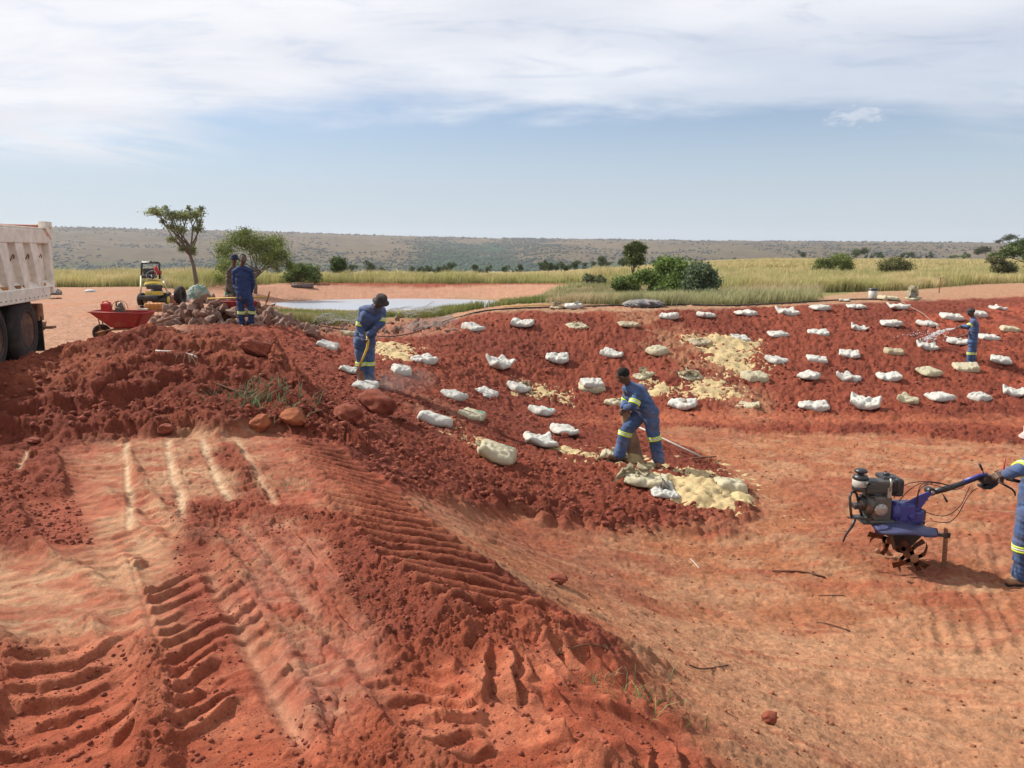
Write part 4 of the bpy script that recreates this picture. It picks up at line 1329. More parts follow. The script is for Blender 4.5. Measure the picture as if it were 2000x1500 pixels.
ORD = ['first', 'second', 'third', 'fourth', 'fifth', 'sixth', 'seventh', 'eighth', 'ninth', 'tenth', 'eleventh', 'twelfth', 'thirteenth', 'fourteenth']
FAR_ROWS = [
 ('topmost row under the rim', [
  (925, 641, 30, 'w', 'fat', 'upended', 70), (1020, 636, 42, 'w', 'waist', 'fat twin lobed', 0), (1126, 636, 38, 'c', 'flat', 'cream peaked', 10), (1227, 636, 40, 't', 'flat', 'soiled tan', -20), (1306, 620, 34, 'w', 'fat', 'tilted', -40), (1379, 617, 34, 'w', 'waist', 'pinched', -15),
  (1455, 611, 38, 'w', 'waist', 'long pinched', -8), (1537, 610, 38, 'w', 'ears', 'eared', 0), (1600, 603, 34, 'w', 'full', 'plump', -8), (1671, 598, 34, 'w', 'flat', 'flattish', -5), (1753, 602, 36, 'w', 'ears', 'hunched', -12), (1858, 620, 38, 'w', 'full', 'smooth', -12), (1910, 613, 26, 'w', 'fat', 'stubby', -40), (1948, 600, 26, 'w', 'ears', 'pointed', 30)]),
 ('second row down the far slope', [
  (1088, 704, 44, 'w', 'waist', 'two lobed', -15), (1195, 692, 40, 'w', 'full', 'slanting', -35), (1283, 687, 44, 'c', 'fat', 'cream mounded', 15), (1366, 668, 40, 't', 'flat', 'torn tan', 0), (1445, 658, 36, 'w', 'flat', 'bent', -20), (1518, 653, 37, 'w', 'full', 'flat topped', -10), (1597, 647, 38, 'w', 'waist', 'sagging', -14), (1677, 641, 32, 'w', 'ears', 'crooked', -20),
  (1739, 635, 38, 'w', 'full', 'rounded', -8), (1811, 632, 36, 'w', 'waist', 'dented', -5), (1930, 658, 34, 'w', 'full', 'half hidden', -5), (1971, 642, 28, 'c', 'fat', 'cream stubby', -10)]),
 ('third row down the far slope', [
  (975, 717, 50, 'w', 'ears', 'saddle shaped', 5), (1515, 703, 42, 'w', 'full', 'broad', -4), (1595, 702, 40, 'w', 'full', 'sausage shaped', -18), (1658, 690, 38, 'w', 'waist', 'dimpled', -12), (1745, 689, 34, 't', 'fat', 'tan', -10), (1810, 677, 36, 'w', 'ears', 'wet', -10), (1869, 669, 40, 'w', 'flat', 'sloping', -14)]),
 ('fourth row down the far slope', [
  (1473, 737, 48, 'c', 'fat', 'large cream', -2), (1578, 740, 44, 'w', 'waist', 'folded', 4), (1656, 736, 46, 'w', 'ears', 'winged', -6), (1736, 738, 42, 'w', 'waist', 'notched', 0), (1812, 729, 42, 'c', 'full', 'cream', 4), (1953, 707, 32, 'w', 'full', 'tipped', -28)]),
 ('lowest row of the far slope', [
  (1462, 792, 42, 'c', 'ears', 'crumpled cream', 20), (1589, 797, 52, 'w', 'waist', 'long lumpy', -10), (1689, 796, 54, 'w', 'ears', 'long spiky', -2), (1771, 783, 46, 'c', 'ears', 'rumpled cream', 10), (1834, 778, 46, 'w', 'full', 'firm', 2), (1913, 775, 42, 'w', 'fat', 'tight', -4), (1981, 767, 40, 'w', 'ears', 'star cornered', 0)]),
]
for rown, items in FAR_ROWS:
    for i, (px, py, w, c, st, ad, yaw) in enumerate(items):
        colw = '' if ('cream' in ad or 'tan' in ad) else 'white '
        lab = f'{ad} {colw}sack, {ORD[i]} from left in the {rown}'
        flap = None
        if (px, py) in ((1126, 636), (1283, 687)): flap = [(0, 0, .16, .14, 'c', 20)]
        if (px, py) == (1366, 668): flap = [(.05, 0, .2, .12, 't', 0)]
        sack(px, py, w, c, st, lab, yaw, flap=flap, prn=1 if c == 'w' else 0)
# sacks with a look of their own
sack(1155, 757, 50, 'c', 'full', 'cream sack lying under another white sack, in the middle of the basin', 0, k=1)
sack(1156, 757, 42, 'w', 'full', 'white sack stacked on top of a cream one, in the middle of the basin', 4, k=2, lift=.15)
sack(1348, 733, 44, 'c', 'flat', 'opened sack with its torn mouth standing up, between yellow powder patches', 10, flap=[(-.12, .05, .22, .26, 't', 10), (.12, -.05, .18, .22, 'c', 60)])
sack(1012, 757, 42, 'w', 'full', 'white sack burst at its right end, dust trailing away from it', -15, flap=[(.24, 0, .16, .2, 't', 40)])
sack(1332, 793, 50, 'w', 'waist', 'opened white sack with a tan hole in it, right of the bending man', 0, flap=[(.05, 0, .13, .15, 't', 20)])
sack(1202, 789, 42, 'c', 'waist', 'half open cream sack just behind the hands of the man emptying a sack', -15, flap=[(.1, 0, .18, .18, 'c', 0)])
sack(1257, 735, 22, 'c', 'flat', 'slumped cream sack seen over the back of the man emptying a sack', 60, flap=[(0, 0, .14, .28, 'c', 20)])
sack(1886, 719, 42, 'c', 'fat', 'cream sack at the feet of the man spraying water', -6)
sack(639, 680, 48, 'w', 'full', 'white sack farthest left, on the slope below the rubble pile', -8, k=0)
sack(681, 652, 30, 't', 'full', 'soiled sack behind the man with the hat, beside the wire netting', -5)
sack(684, 723, 40, 'w', 'flat', 'flat white sack with green print, left of the legs of the hatted man', -3, prn=2)
sack(713, 756, 50, 'w', 'full', 'white sack under the tool of the hatted man, behind the big clod', -8, k=3)
sack(784, 724, 44, 'w', 'fat', 'crumpled white sack with a tied neck, right of the hatted man', 20, flap=[(.1, 0, .15, .2, 'w', 30)])
sack(828, 706, 52, 'w', 'waist', 'long white sack pinched in the middle, right of the crumpled one', -18, k=1)
sack(885, 776, 48, 'w', 'full', 'white sack with a green print, leftmost of the middle group', -35, prn=2)
sack(947, 768, 48, 'w', 'waist', 'creased white sack, right neighbour of the smaller green printed one', -12)
sack(848, 824, 82, 'w', 'full', 'long white sack with green corner print, near the red clods', -22, prn=2, k=2)
sack(920, 811, 62, 'c', 'waist', 'two tone sack half white and half cream, right of the long printed one', -25, prn=2, flap=[(-.1, 0, .2, .09, 'w', 0)])
sack(1057, 806, 50, 'w', 'full', 'white sack lying alone at the centre of the near slope', -28, prn=2)
sack(1101, 845, 66, 'w', 'waist', 'white sack nearest to the left leg of the man emptying a sack', -22, k=4)
sack(1053, 867, 72, 'w', 'ears', 'white sack in front of it, with one blunt lifted end', -14, k=0)['label'] = 'large white sack with blunt ends, right behind the big opened yellowish sack'
sack(966, 894, 100, 'c', 'full', 'big yellowish sack with green print and folded open top, nearest on the slope', -16, prn=2, k=1, flap=[(-.05, .05, .2, .11, 'c', 0)])
sack(1262, 944, 88, 'c', 'flat', 'opened slashed sack spilling yellow powder, in front of the bending man', -28, k=2, flap=[(-.26, .02, .24, .2, 'c', 10), (-.02, .1, .14, .24, 'c', 50)])
sack(1293, 958, 30, 'w', 'flat', 'small white scrap of torn sack beside the slashed one', 60, flap=[(0, 0, .12, .2, 'w', 80)])
sack(1424, 956, 74, 'c', 'fat', 'half empty cream sack lying on the heap of yellow powder', -20, k=3, flap=[(.1, -.06, .2, .1, 't', 10)])
sack(1205, 893, 44, 'c', 'flat', 'crumpled dusty sack at the boot of the man emptying a sack', -10, flap=[(0, 0, .2, .16, 'c', 0)])
RG = 'empty sacks left on the dam rim'
sack(1088, 598, 26, 't', 'flat', 'tan crumpled sack on the rim, left of a white one', 0, flap=[(0, 0, .25, .3, 't', 0)], group=RG)
sack(1120, 597, 34, 'w', 'full', 'white sack on the rim above the far slope, left of the folded tarpaulin', 5, flap=[(.1, 0, .2, .2, 'w', 0)], group=RG)
sack(1735, 581, 32, 'c', 'waist', 'cream sack lying on the rim beside the bucket', 0, group=RG)
sack(1783, 580, 28, 'c', 'flat', 'empty cream sack standing up in a twist on the rim', 20, flap=[(0, 0, .3, .62, 'c', 0), (.05, .1, .25, .5, 'w', 60)], group=RG)
sack(1649, 583, 18, 'w', 'flat', 'tiny flattened white sack on the rim, left of the bucket', 0, group=RG)


# ------------------------------------------------------------ spilled clay powder, lying over the clods
def spill(name, label, pts, th, step, seed, kind='stuff', ragged=.6, cat='powder', m=None):
    w = [G(a, b) for a, b in pts]
    X = [p.x for p in w]; Y = [p.y for p in w]
    x = np.arange(min(X) - .4, max(X) + .4, step); y = np.arange(min(Y) - .4, max(Y) + .4, step)
    Xg, Yg = np.meshgrid(x, y); xf = Xg.ravel(); yf = Yg.ravel()
    mk = poly_mask(xf, yf, pts, .9, 0)
    f1 = fbm(xf * 2.1 + seed, yf * 2.1, 4); f2 = fbm(xf * 11, yf * 11 + seed, 4)
    hgt = (mk - .45) * th * (.5 + .8 * f1) + (f2 - .5) * th * ragged * 1.6 + (f1 - .5) * th * 1.3
    z = surf_z(xf, yf) + np.clip(hgt, -.05, 1)
    na = len(x)
    i = (np.arange(len(y) - 1)[:, None] * na + np.arange(na - 1)[None]).ravel()
    Fq = np.stack([i, i + 1, i + na + 1, i + na], -1)
    keep = (hgt[Fq] > -.03).any(1)
    Fq = Fq[keep]
    used = np.unique(Fq); idx = np.full(len(xf), -1); idx[used] = np.arange(len(used))
    me = mesh_np(name, np.stack([xf, yf, z], 1)[used], idx[Fq].ravel(), 4, [m or POWDER])
    o = link(name, me); tag(o, label, cat, kind=kind)
    return o


SP = 'yellow clay powder '
spill('spilled_powder', SP + 'spread in a long streak down the far slope', [(1345, 665), (1400, 660), (1470, 672), (1490, 690), (1440, 705), (1465, 740), (1410, 722), (1370, 695)], .07, .07, 1, ragged=1.3)
spill('spilled_powder', SP + 'below the opened sack in the middle of the slope', [(1345, 745), (1400, 752), (1450, 775), (1410, 782), (1365, 770)], .06, .06, 2, ragged=1.2)
spill('spilled_powder', SP + 'trailing right of the bending man', [(1265, 742), (1290, 755), (1310, 772), (1280, 775), (1268, 765)], .05, .06, 3, ragged=1.2)
spill('spilled_powder', SP + 'patch behind the hatted man', [(735, 672), (770, 676), (800, 692), (795, 708), (765, 700), (735, 690)], .06, .06, 4, ragged=1.1)
spill('powder_heap', SP + 'in the widest heap, in front of the bending man', [(1280, 935), (1345, 935), (1400, 950), (1460, 955), (1475, 985), (1420, 998), (1370, 992), (1330, 975), (1300, 965)], .16, .035, 5, ragged=.5)
spill('spilled_powder', SP + 'thinly strewn below the burst sack', [(1030, 765), (1070, 766), (1090, 775), (1040, 775)], .035, .05, 6, ragged=1.6)
spill('spilled_powder', SP + 'fallen round the boots of the bending man', [(1215, 895), (1270, 900), (1300, 920), (1400, 925), (1440, 938), (1330, 925), (1240, 912)], .03, .04, 7, ragged=1.3)
spill('spilled_powder', 'pale dust streak trailing from the long printed sack', [(885, 840), (905, 845), (960, 872), (950, 874)], .03, .035, 8, ragged=1.2)
spill('spilled_powder', 'pale dust streak trailing from the large white sack', [(1085, 878), (1105, 880), (1165, 892), (1160, 898), (1100, 890)], .03, .035, 9, ragged=1.2)

# ------------------------------------------------------------ loose clods and stones of the ground
def clods(name, label, regions, seed, m, cat='clods'):
    r = np.random.RandomState(seed)
    ico = [(0, 0, 1), (.894, 0, .447), (.276, .851, .447), (-.724, .526, .447), (-.724, -.526, .447), (.276, -.851, .447), (.724, .526, -.447), (-.276, .851, -.447), (-.894, 0, -.447), (-.276, -.851, -.447), (.724, -.526, -.447), (0, 0, -1)]
    fc = [0,1,2,0,2,3,0,3,4,0,4,5,0,5,1,1,6,2,2,7,3,3,8,4,4,9,5,5,10,1,6,7,2,7,8,3,8,9,4,9,10,5,10,6,1,11,7,6,11,8,7,11,9,8,11,10,9,11,6,10]
    ico = np.array(ico); Vs = []; n0 = 0; Fs = []
    for pts, n, s0, s1, bias in regions:
        x, y = scatter(pts, n, .3, bias, r.randint(1000))
        n = len(x)
        s = s0 + (s1 - s0) * r.rand(n) ** 5
        z = surf_z(x, y)
        V = ico[None] * s[:, None, None] * r.uniform(.6, 1.25, (n, 12, 1)) * np.array((1.1, 1.0, .75))
        a = r.uniform(0, 6.28, n); ca, sa = np.cos(a)[:, None], np.sin(a)[:, None]
        V = np.stack([V[..., 0] * ca - V[..., 1] * sa, V[..., 0] * sa + V[..., 1] * ca, V[..., 2]], -1)
        V += np.stack([x, y, z + s * .25], 1)[:, None]
        Vs.append(V.reshape(-1, 3)); Fs.append((np.arange(n)[:, None] * 12 + np.array(fc)[None] + n0).reshape(-1)); n0 += n * 12
    me = mesh_np(name, np.concatenate(Vs), np.concatenate(Fs), 3, [m], smooth=False)
    o = link(name, me); tag(o, label, cat, kind='stuff')


CLOD = mat('clod_soil', (.195, .050, .028), .95, var=.3, scale=12, bump=.8, bscale=60)
CLODP = mat('pale_clod_soil', (.26, .10, .05), .95, var=.3, scale=12, bump=.8, bscale=60)
clods('soil_clods', 'loose crumbs and clods of red soil strewn over the plateau and mound', [
 ([(-50, 1500), (-50, 1270), (300, 1250), (560, 1400), (760, 1300), (1050, 1230), (1300, 1420), (1420, 1560), (-50, 1560)], 1700, .003, .015, 1.0),
 ([(590, 1000), (720, 1010), (900, 1150), (1050, 1230), (780, 1290), (690, 1180)], 1700, .003, .014, 1.0),
 ([(330, 985), (640, 1000), (480, 1080), (470, 1330), (420, 1280), (340, 1100)], 700, .003, .013, 1.0),
 ([(-50, 940), (130, 930), (190, 1060), (-50, 1060)], 900, .005, .02, 1.0),
 ([(-50, 870), (300, 850), (560, 840), (700, 860), (660, 700), (540, 660), (250, 660), (-50, 720)], 3600, .006, .045, 1.2),
 ([(600, 850), (640, 720), (800, 760), (1000, 880), (1250, 960), (1450, 1000), (1300, 1050), (1000, 1000), (760, 950)], 2600, .007, .05, 1.2),
 ([(560, 660), (860, 660), (1000, 620), (1600, 610), (2050, 590), (2050, 800), (1300, 820), (900, 800), (700, 760)], 2600, .012, .07, 1.3),
], 21, CLOD)
clods('floor_crumbs', 'small crumbs and stones scattered over the trampled basin floor', [
 ([(850, 1010), (1300, 1040), (1480, 1000), (2050, 880), (2050, 1560), (1460, 1560), (1230, 1260), (1000, 1120)], 1500, .004, .02, 1.3),
 ([(1300, 840), (2050, 860), (2050, 900), (1500, 950)], 500, .008, .03, 1.2)], 22, CLODP)


def boulder(name, px, py, w, h, label, cat, m, seed, group=None, tilt=0, rough=.22, sub=4, flat=1.0):
    p = GS(px, py); k = mpx(p); r = np.random.RandomState(seed)
    mb = MB(); mb.sphere((0, 0, 0), 1, sub)
    me = mb.mesh(name, m)
    n = len(me.vertices); co = np.empty(n * 3, np.float32); me.vertices.foreach_get('co', co); co = co.reshape(-1, 3).astype(float)
    # facets: clip by random planes, then roughen
    for _ in range(9):
        nn = r.normal(size=3); nn /= np.linalg.norm(nn); d = r.uniform(.55, .85)
        q = co @ nn; o = q > d
        co[o] -= np.outer(q[o] - d, nn) * .9
    nz = fbm(co[:, 0] * 2.5 + seed + co[:, 2] * 1.7, co[:, 1] * 2.5 + co[:, 2] * 2.1, 4) - .5
    nz2 = billow(co[:, 0] * 7 + co[:, 2] * 3, co[:, 1] * 7 - co[:, 2] * 4, 3) - .5
    co *= (1 + nz * rough * 1.5 + nz2 * rough * .35)[:, None]
    mx = np.abs(co).max(0)
    co = co / mx * np.array((w * k / 2, w * k * .42, h * k / 2 * flat))
    co[:, 2] += h * k * .42
    me.vertices.foreach_set('co', co.astype(np.float32).ravel()); me.update()
    o = link(name, me, loc=p); o.rotation_euler = (0, R(tilt), 0)
    tag(o, label, cat, group)
    return o


BG = 'big clods of red soil at the end of the mound'
boulder('soil_clod', 738, 815, 86, 64, 'largest block of red soil, flat faced, behind it the hatted man', 'clod', CLOD, 1, BG, 8)
boulder('soil_clod', 678, 832, 66, 40, 'low wide clod of red soil left of the largest block', 'clod', CLOD, 2, BG)
boulder('soil_clod', 510, 846, 46, 38, 'orange clod at the foot of the mound, leftmost of three', 'clod', mat('orange_clod', (.27, .085, .035), .95, var=.3, scale=10, bump=.8), 3, BG, -10)
boulder('soil_clod', 574, 838, 54, 36, 'rounded orange clod at the mound foot beside the uprooted weeds', 'clod', mat('orange_clod', (0, 0, 0)), 4, BG, 5)
boulder('soil_clod', 326, 852, 34, 24, 'small clod fallen on the pale lane above the left white streak', 'clod', CLOD, 5, BG)
boulder('soil_clod', 66, 872, 28, 14, 'flat small clod at the left end of the mound foot', 'clod', CLOD, 6, BG)
boulder('soil_clod', 1090, 1142, 40, 22, 'single red clod lying alone on the basin floor', 'clod', CLOD, 7)
boulder('soil_clod', 1504, 1418, 36, 26, 'dark red stone at the bottom of the basin floor', 'clod', CLOD, 8)
boulder('soil_clod', 1072, 856, 16, 14, 'little clod leaning on the white sack in the basin centre', 'clod', CLOD, 9)
boulder('soil_clod', 1104, 860, 16, 13, 'little clod at the lower edge of the pinched white sack', 'clod', CLOD, 10)
boulder('soil_clod', 190, 780, 30, 40, 'upright wedge of soil on the face of the mound', 'clod', CLOD, 11, BG, 12)
boulder('soil_clod', 505, 704, 80, 44, 'long cut slab of soil on top of the mound below the two men', 'clod', CLOD, 12, BG, 2, .30, 5)

# ------------------------------------------------------------ people
SKIN = mat('dark_skin', (.085, .046, .030), .5, var=.12, scale=20, spec=.4)
DENIM = mat('blue_workwear', (.042, .080, .178), .85, var=.38, scale=4.5, bump=.5, bscale=30, dust=(.15, .11, .11), dustamt=.4, sheen=.1)
NAVY = mat('navy_workwear', (.018, .036, .105), .85, var=.22, scale=7, bump=.5, bscale=30, dust=(.06, .05, .09), dustamt=.2)
GREENCL = mat('green_trousers_cloth', (.02, .13, .085), .85, var=.25, scale=8, bump=.5, bscale=30)
BROWNCL = mat('brown_shirt_cloth', (.075, .055, .04), .9, var=.3, scale=8, bump=.5, bscale=30)
HATCL = mat('dark_hat_cloth', (.045, .036, .034), .9, var=.3, scale=12, bump=.4)
NAVYHAT = mat('navy_hat_cloth', (.016, .02, .045), .9, var=.3, scale=12)
LIME = mat('lime_band', (.50, .62, .06), .6, var=.15, scale=20)
SILVER = mat('silver_band', (.50, .52, .50), .4, var=.15, scale=20)
BOOT = mat('dusty_boot', (.10, .055, .035), .85, var=.3, scale=14, dust=(.26, .12, .06), dustamt=.6)
SANDSHOE = mat('dusty_tan_shoe', (.32, .18, .10), .9, var=.3, scale=14)
HAIR = mat('black_hair', (.012, .010, .009), .95, var=.3, scale=30, bump=.6)
EYE_W = mat('eye_white', (.35, .32, .30), .4, var=.05); LIPS = mat('lips', (.07, .028, .022), .5, var=.1)
SHIRT = mat('light_undershirt', (.33, .30, .28), .9, var=.2)


def fuse(name, mb, m, voxel, parent, smooth=2, wr=0.0, wf=9.0, seed=0):
    """solids grown together into one continuous skin, with cloth folds when wr > 0"""
    bmesh.ops.triangulate(mb.bm, faces=[f for f in mb.bm.faces if len(f.verts) > 4])
    me = mb.mesh(name, m, parent.location)
    o = link(name, me, parent)
    md = o.modifiers.new('r', 'REMESH'); md.mode = 'VOXEL'; md.voxel_size = voxel; md.use_smooth_shade = True
    if smooth:
        ms = o.modifiers.new('s', 'SMOOTH'); ms.iterations = smooth; ms.factor = .5
    dg = bpy.context.evaluated_depsgraph_get()
    me2 = bpy.data.meshes.new_from_object(o.evaluated_get(dg))
    o.modifiers.clear()
    o.data = me2; me2.name = name
    bpy.data.meshes.remove(me)
    if not me2.materials: me2.materials.append(m)
    n = len(me2.vertices)
    if wr and n:
        co = np.empty(n * 3, np.float32); no = np.empty(n * 3, np.float32)
        me2.vertices.foreach_get('co', co); me2.vertices.foreach_get('normal', no)
        co = co.reshape(-1, 3).astype(float); no = no.reshape(-1, 3)
        a = (co[:, 0] + co[:, 1] * .7) * wf * .55 + seed; b = co[:, 2] * wf * 1.5 + co[:, 0] * wf * .5
        f = 1 - np.abs(2 * fbm(a, b, 3) - 1) * 2.2
        g = fbm(a * 2.3 + 5, b * 2.1, 3) - .5
        co += no * ((f - .3) * wr + g * wr * .8)[:, None]
        me2.vertices.foreach_set('co', co.astype(np.float32).ravel())
    me2.polygons.foreach_set('use_smooth', np.ones(len(me2.polygons), bool)); me2.update()
    return o


def hand(mb, wrist, d, palm_n, curl=.6, side=1, s=1.0):
    """palm, four bent fingers of unequal length and a thumb leaving the side of the palm"""
    d = Vector(d).normalized(); n = Vector(palm_n); n = (n - d * n.dot(d)).normalized(); b = d.cross(n) * side
    w = Vector(wrist); pc = w + d * .085 * s
    for k in range(4):
        o = (k - 1.5) * .019 * s
        mb.capsule(w + d * .012 * s + b * o * .55, pc + b * o, .013 * s, .0105 * s, 8)
    lens = (.062, .074, .069, .052)
    for k in range(4):
        p = pc + b * (k - 1.5) * .021 * s; dd = d.copy(); L = lens[k] * s
        for j, fr in enumerate((.45, .32, .25)):
            dd = (Quaternion(b * side, -curl * (.7 + .35 * j)) @ dd) if False else (dd * math.cos(curl * .8) + n * math.sin(curl * .8)).normalized()
            q = p + dd * L * fr; mb.capsule(p, q, (.0092 - .0012 * j) * s, (.0086 - .0012 * j) * s, 8); p = q
            # next bend turns inside the plane of d and n
            nn = (n - dd * n.dot(dd));
            if nn.length > 1e-3: nn.normalize()
    t0 = w + d * .03 * s - b * .034 * s
    t1 = t0 + (d * .7 - b * .75 + n * .35).normalized() * .036 * s
    t2 = t1 + (d * .85 - b * .15 + n * .55).normalized() * .030 * s
    mb.capsule(w + d * .02 * s - b * .012 * s, t0, .013 * s, .012 * s, 8); mb.capsule(t0, t1, .0115 * s, .0105 * s, 8); mb.capsule(t1, t2, .0105 * s, .009 * s, 8)


def head(mb, c, face, up, s=1.0):
    """skull, jaw, nose, brow and ears; c = centre of the head"""
    f = Vector(face).normalized(); u = Vector(up); u = (u - f * u.dot(f)).normalized(); r = f.cross(u)
    rot = Matrix((r, f, u)).transposed()
    c = Vector(c)
    mb.sphere(c + u * .02 * s, .1 * s, 3, scale=(.78, .98, 1.0), rot=rot)
    mb.sphere(c - u * .035 * s + f * .025 * s, .07 * s, 3, scale=(.86, .95, 1.05), rot=rot)
    mb.capsule(c - u * .085 * s + f * .055 * s, c - u * .09 * s + f * .062 * s, .026 * s, .022 * s, 8)
    mb.capsule(c + u * .01 * s + f * .088 * s, c - u * .028 * s + f * .108 * s, .011 * s, .018 * s, 8)
    mb.capsule(c + u * .032 * s + f * .082 * s - r * .04 * s, c + u * .032 * s + f * .082 * s + r * .04 * s, .014 * s, .014 * s, 8)
    mb.capsule(c - u * .053 * s + f * .083 * s - r * .018 * s, c - u * .053 * s + f * .083 * s + r * .018 * s, .014 * s, .014 * s, 8)
    for q in (-1, 1):
        mb.sphere(c + r * q * .080 * s - f * .005 * s - u * .005 * s, .028 * s, 2, scale=(.35, .65, 1.1), rot=rot)
        mb.sphere(c + r * q * .045 * s + f * .06 * s - u * .02 * s, .03 * s, 2, rot=rot)
    return f, u, r


def person(name, label, base, J, face, top_mat, leg_mat, hat=None, up=(0, 0, 1), bands=(1, 1), shoe=BOOT, group=None, s=1.0, curl=.9, bulk=1.0, handdir=None, hair=True, seed=0, bare=False):
    """J: joints in the world.  One body, clothes and shoes as parts"""
    t = thing(name, label, 'person', base, group)
    g = J
    # ---- body
    mb = MB()
    f, u, r = head(mb, g['head'], face, up, s)
    rot = Matrix((r, f, u)).transposed()
    mb.capsule(g['neck'], Vector(g['head']) - u * .05 * s - f * .01, .058 * s, .055 * s)
    mb.capsule(g['pelvis'], g['chest'], .09 * s, .095 * s); mb.capsule(g['chest'], g['neck'], .085 * s, .055 * s)
    for q in 'LR':
        mb.capsule(g['chest'], g['sh' + q], .055 * s, .05 * s)
        mb.capsule(g['sh' + q], g['el' + q], .05 * s, .04 * s); mb.capsule(g['el' + q], g['wr' + q], .038 * s, .027 * s)
        mb.capsule(g['hip' + q], g['kn' + q], .075 * s, .052 * s); mb.capsule(g['kn' + q], g['an' + q], .052 * s, .036 * s)
        mb.capsule(g['an' + q], g['toe' + q], .036 * s, .032 * s)
        hd = (Vector(g['wr' + q]) - Vector(g['el' + q])).normalized()
        pn = Vector((.25 if q == 'L' else -.25, 0.5, -.2)) if handdir is None else Vector(handdir[q][1])
        if handdir is not None: hd = (hd * .4 + Vector(handdir[q][0])).normalized()
        hand(mb, Vector(g['wr' + q]), hd, pn, curl, 1 if q == 'L' else -1, s)
    fuse('body', mb, SKIN, .0062, t, 1)
    # ---- eyes, lips, hair
    for q in (-1, 1):
        e = MB(); e.sphere(Vector(g['head']) + r * q * .032 * s + f * .085 * s + u * .012 * s, .0125 * s, 2)
        eo = e.build('eye', EYE_W, t)
        p_ = MB(); p_.sphere(Vector(g['head']) + r * q * .032 * s + f * .095 * s + u * .012 * s, .006 * s, 1); p_.build('pupil', HAIR, eo, t.location)
    l = MB(); l.capsule(Vector(g['head']) - r * .022 * s + f * .095 * s - u * .052 * s, Vector(g['head']) + r * .022 * s + f * .095 * s - u * .052 * s, .008 * s, .008 * s, 8); l.build('lips', LIPS, t)
    if hair:
        h = MB(); h.sphere(Vector(g['head']) + u * .038 * s - f * .018 * s, .1 * s, 3, scale=(.82, .98, .92), rot=rot); h.build('hair', HAIR, t)
    # ---- jacket
    jb = MB(); side = (Vector(g['shR']) - Vector(g['shL'])).normalized()
    b_ = bulk * s
    for k in (-1, 0, 1):
        jb.capsule(Vector(g['pelvis']) + side * k * .055 * b_ + (Vector(g['pelvis']) - Vector(g['chest'])).normalized() * (.06 if not bare else -.02), Vector(g['chest']) + side * k * .065 * b_, .118 * b_, .122 * b_)
    for q in 'LR': jb.capsule(Vector(g['neck']).lerp(Vector(g['sh' + q]), .3) - Vector((0, 0, .03)), Vector(g['sh' + q]) - Vector((0, 0, .02)), .085 * b_, .07 * b_)
    jb.capsule(g['chest'], Vector(g['neck']).lerp(Vector(g['chest']), .12), .125 * b_, .075 * b_)
    for q in 'LR':
        jb.capsule(Vector(g['sh' + q]) - Vector((0, 0, .02)), g['el' + q], .070 * b_, .060 * b_)
        w_ = Vector(g['el' + q]).lerp(Vector(g['wr' + q]), .93)
        jb.capsule(g['el' + q], w_, .061 * b_, .047 * b_)
    jk = fuse('jacket' if not bare else 'shirt', jb, top_mat, .0105, t, 2, .015, 8, seed)
    c = MB(); nk = Vector(g['neck']); ax = (Vector(g['head']) - nk).normalized()
    c._lathe(nk - ax * .045, [(.084 * s, 0), (.092 * s, .03), (.074 * s, .062), (.068 * s, .058)], ax, 18, 0)
    c.build('collar', top_mat, jk, t.location)
    # ---- trousers
    tb = MB()
    tb.capsule(g['hipL'], g['hipR'], .115 * b_, .115 * b_); tb.capsule(g['pelvis'], Vector(g['hipL']).lerp(Vector(g['hipR']), .5), .125 * b_, .12 * b_)
    for q in 'LR':
        tb.capsule(g['hip' + q], g['kn' + q], .108 * b_, .084 * b_)
        a_ = Vector(g['kn' + q]).lerp(Vector(g['an' + q]), .93)
        tb.capsule(g['kn' + q], a_, .083 * b_, .078 * b_)
    tr = fuse('trousers', tb, leg_mat, .0105, t, 2, .014, 7, seed + 3)
    # ---- reflective bands: above the knee fall and on the upper arms
    def band(p, q_, a, ra, rb, par):
        p = Vector(p); q_ = Vector(q_); ax = (q_ - p); L = ax.length; ax.normalize(); rr = (ra + (rb - ra) * a) * b_ + .013
        m = MB(); c0 = p + ax * (L * a - .035)
        for k in range(3):
            m._lathe(c0 + ax * (.0235 * k), [(rr - .02, 0), (rr, .001), (rr, .0225), (rr - .02, .0235)], ax, 22, 1 if k == 1 else 0)
        m.build('reflective_band', [LIME, SILVER], par, t.location)
    if bands[0]:
        for q in 'LR': band(g['sh' + q], g['el' + q], .80, .076, .062, jk)
    if bands[1]:
        for q in 'LR': band(g['kn' + q], g['an' + q], .10, .083, .078, tr)
    # ---- shoes
    for q in 'LR':
        sb = MB(); a_ = Vector(g['an' + q]); o_ = Vector(g['toe' + q]); dr = (o_ - a_); dr.z = 0
        dr = dr.normalized() if dr.length > .01 else Vector((0, -1, 0))
        a2 = Vector((a_.x, a_.y, a_.z))
        sb.capsule(a2 + Vector((0, 0, .05)), a2 - Vector((0, 0, .03)), .055 * s, .052 * s); sb.capsule(a2 - Vector((0, 0, .035)) - dr * .03, o_ + Vector((0, 0, .005)), .047 * s, .040 * s)
        sh = fuse('boot', sb, shoe, .009, t, 1)
        so = MB(); zb = min(a_.z - .08, o_.z - .035)
        sd = Vector((-dr.y, dr.x, 0)); h0 = a2 - dr * .075; h1 = o_ + dr * .045
        out = [h0 + sd * .036, h0.lerp(h1, .5) + sd * .04, h1 - dr * .03 + sd * .042, h1, h1 - dr * .03 - sd * .042, h0.lerp(h1, .5) - sd * .036, h0 - sd * .036]
        so.prism([Vector((v.x, v.y, zb + .008)) for v in out], .022); so.build('sole', mat('boot_sole', (.03, .025, .022), .9), sh, t.location)
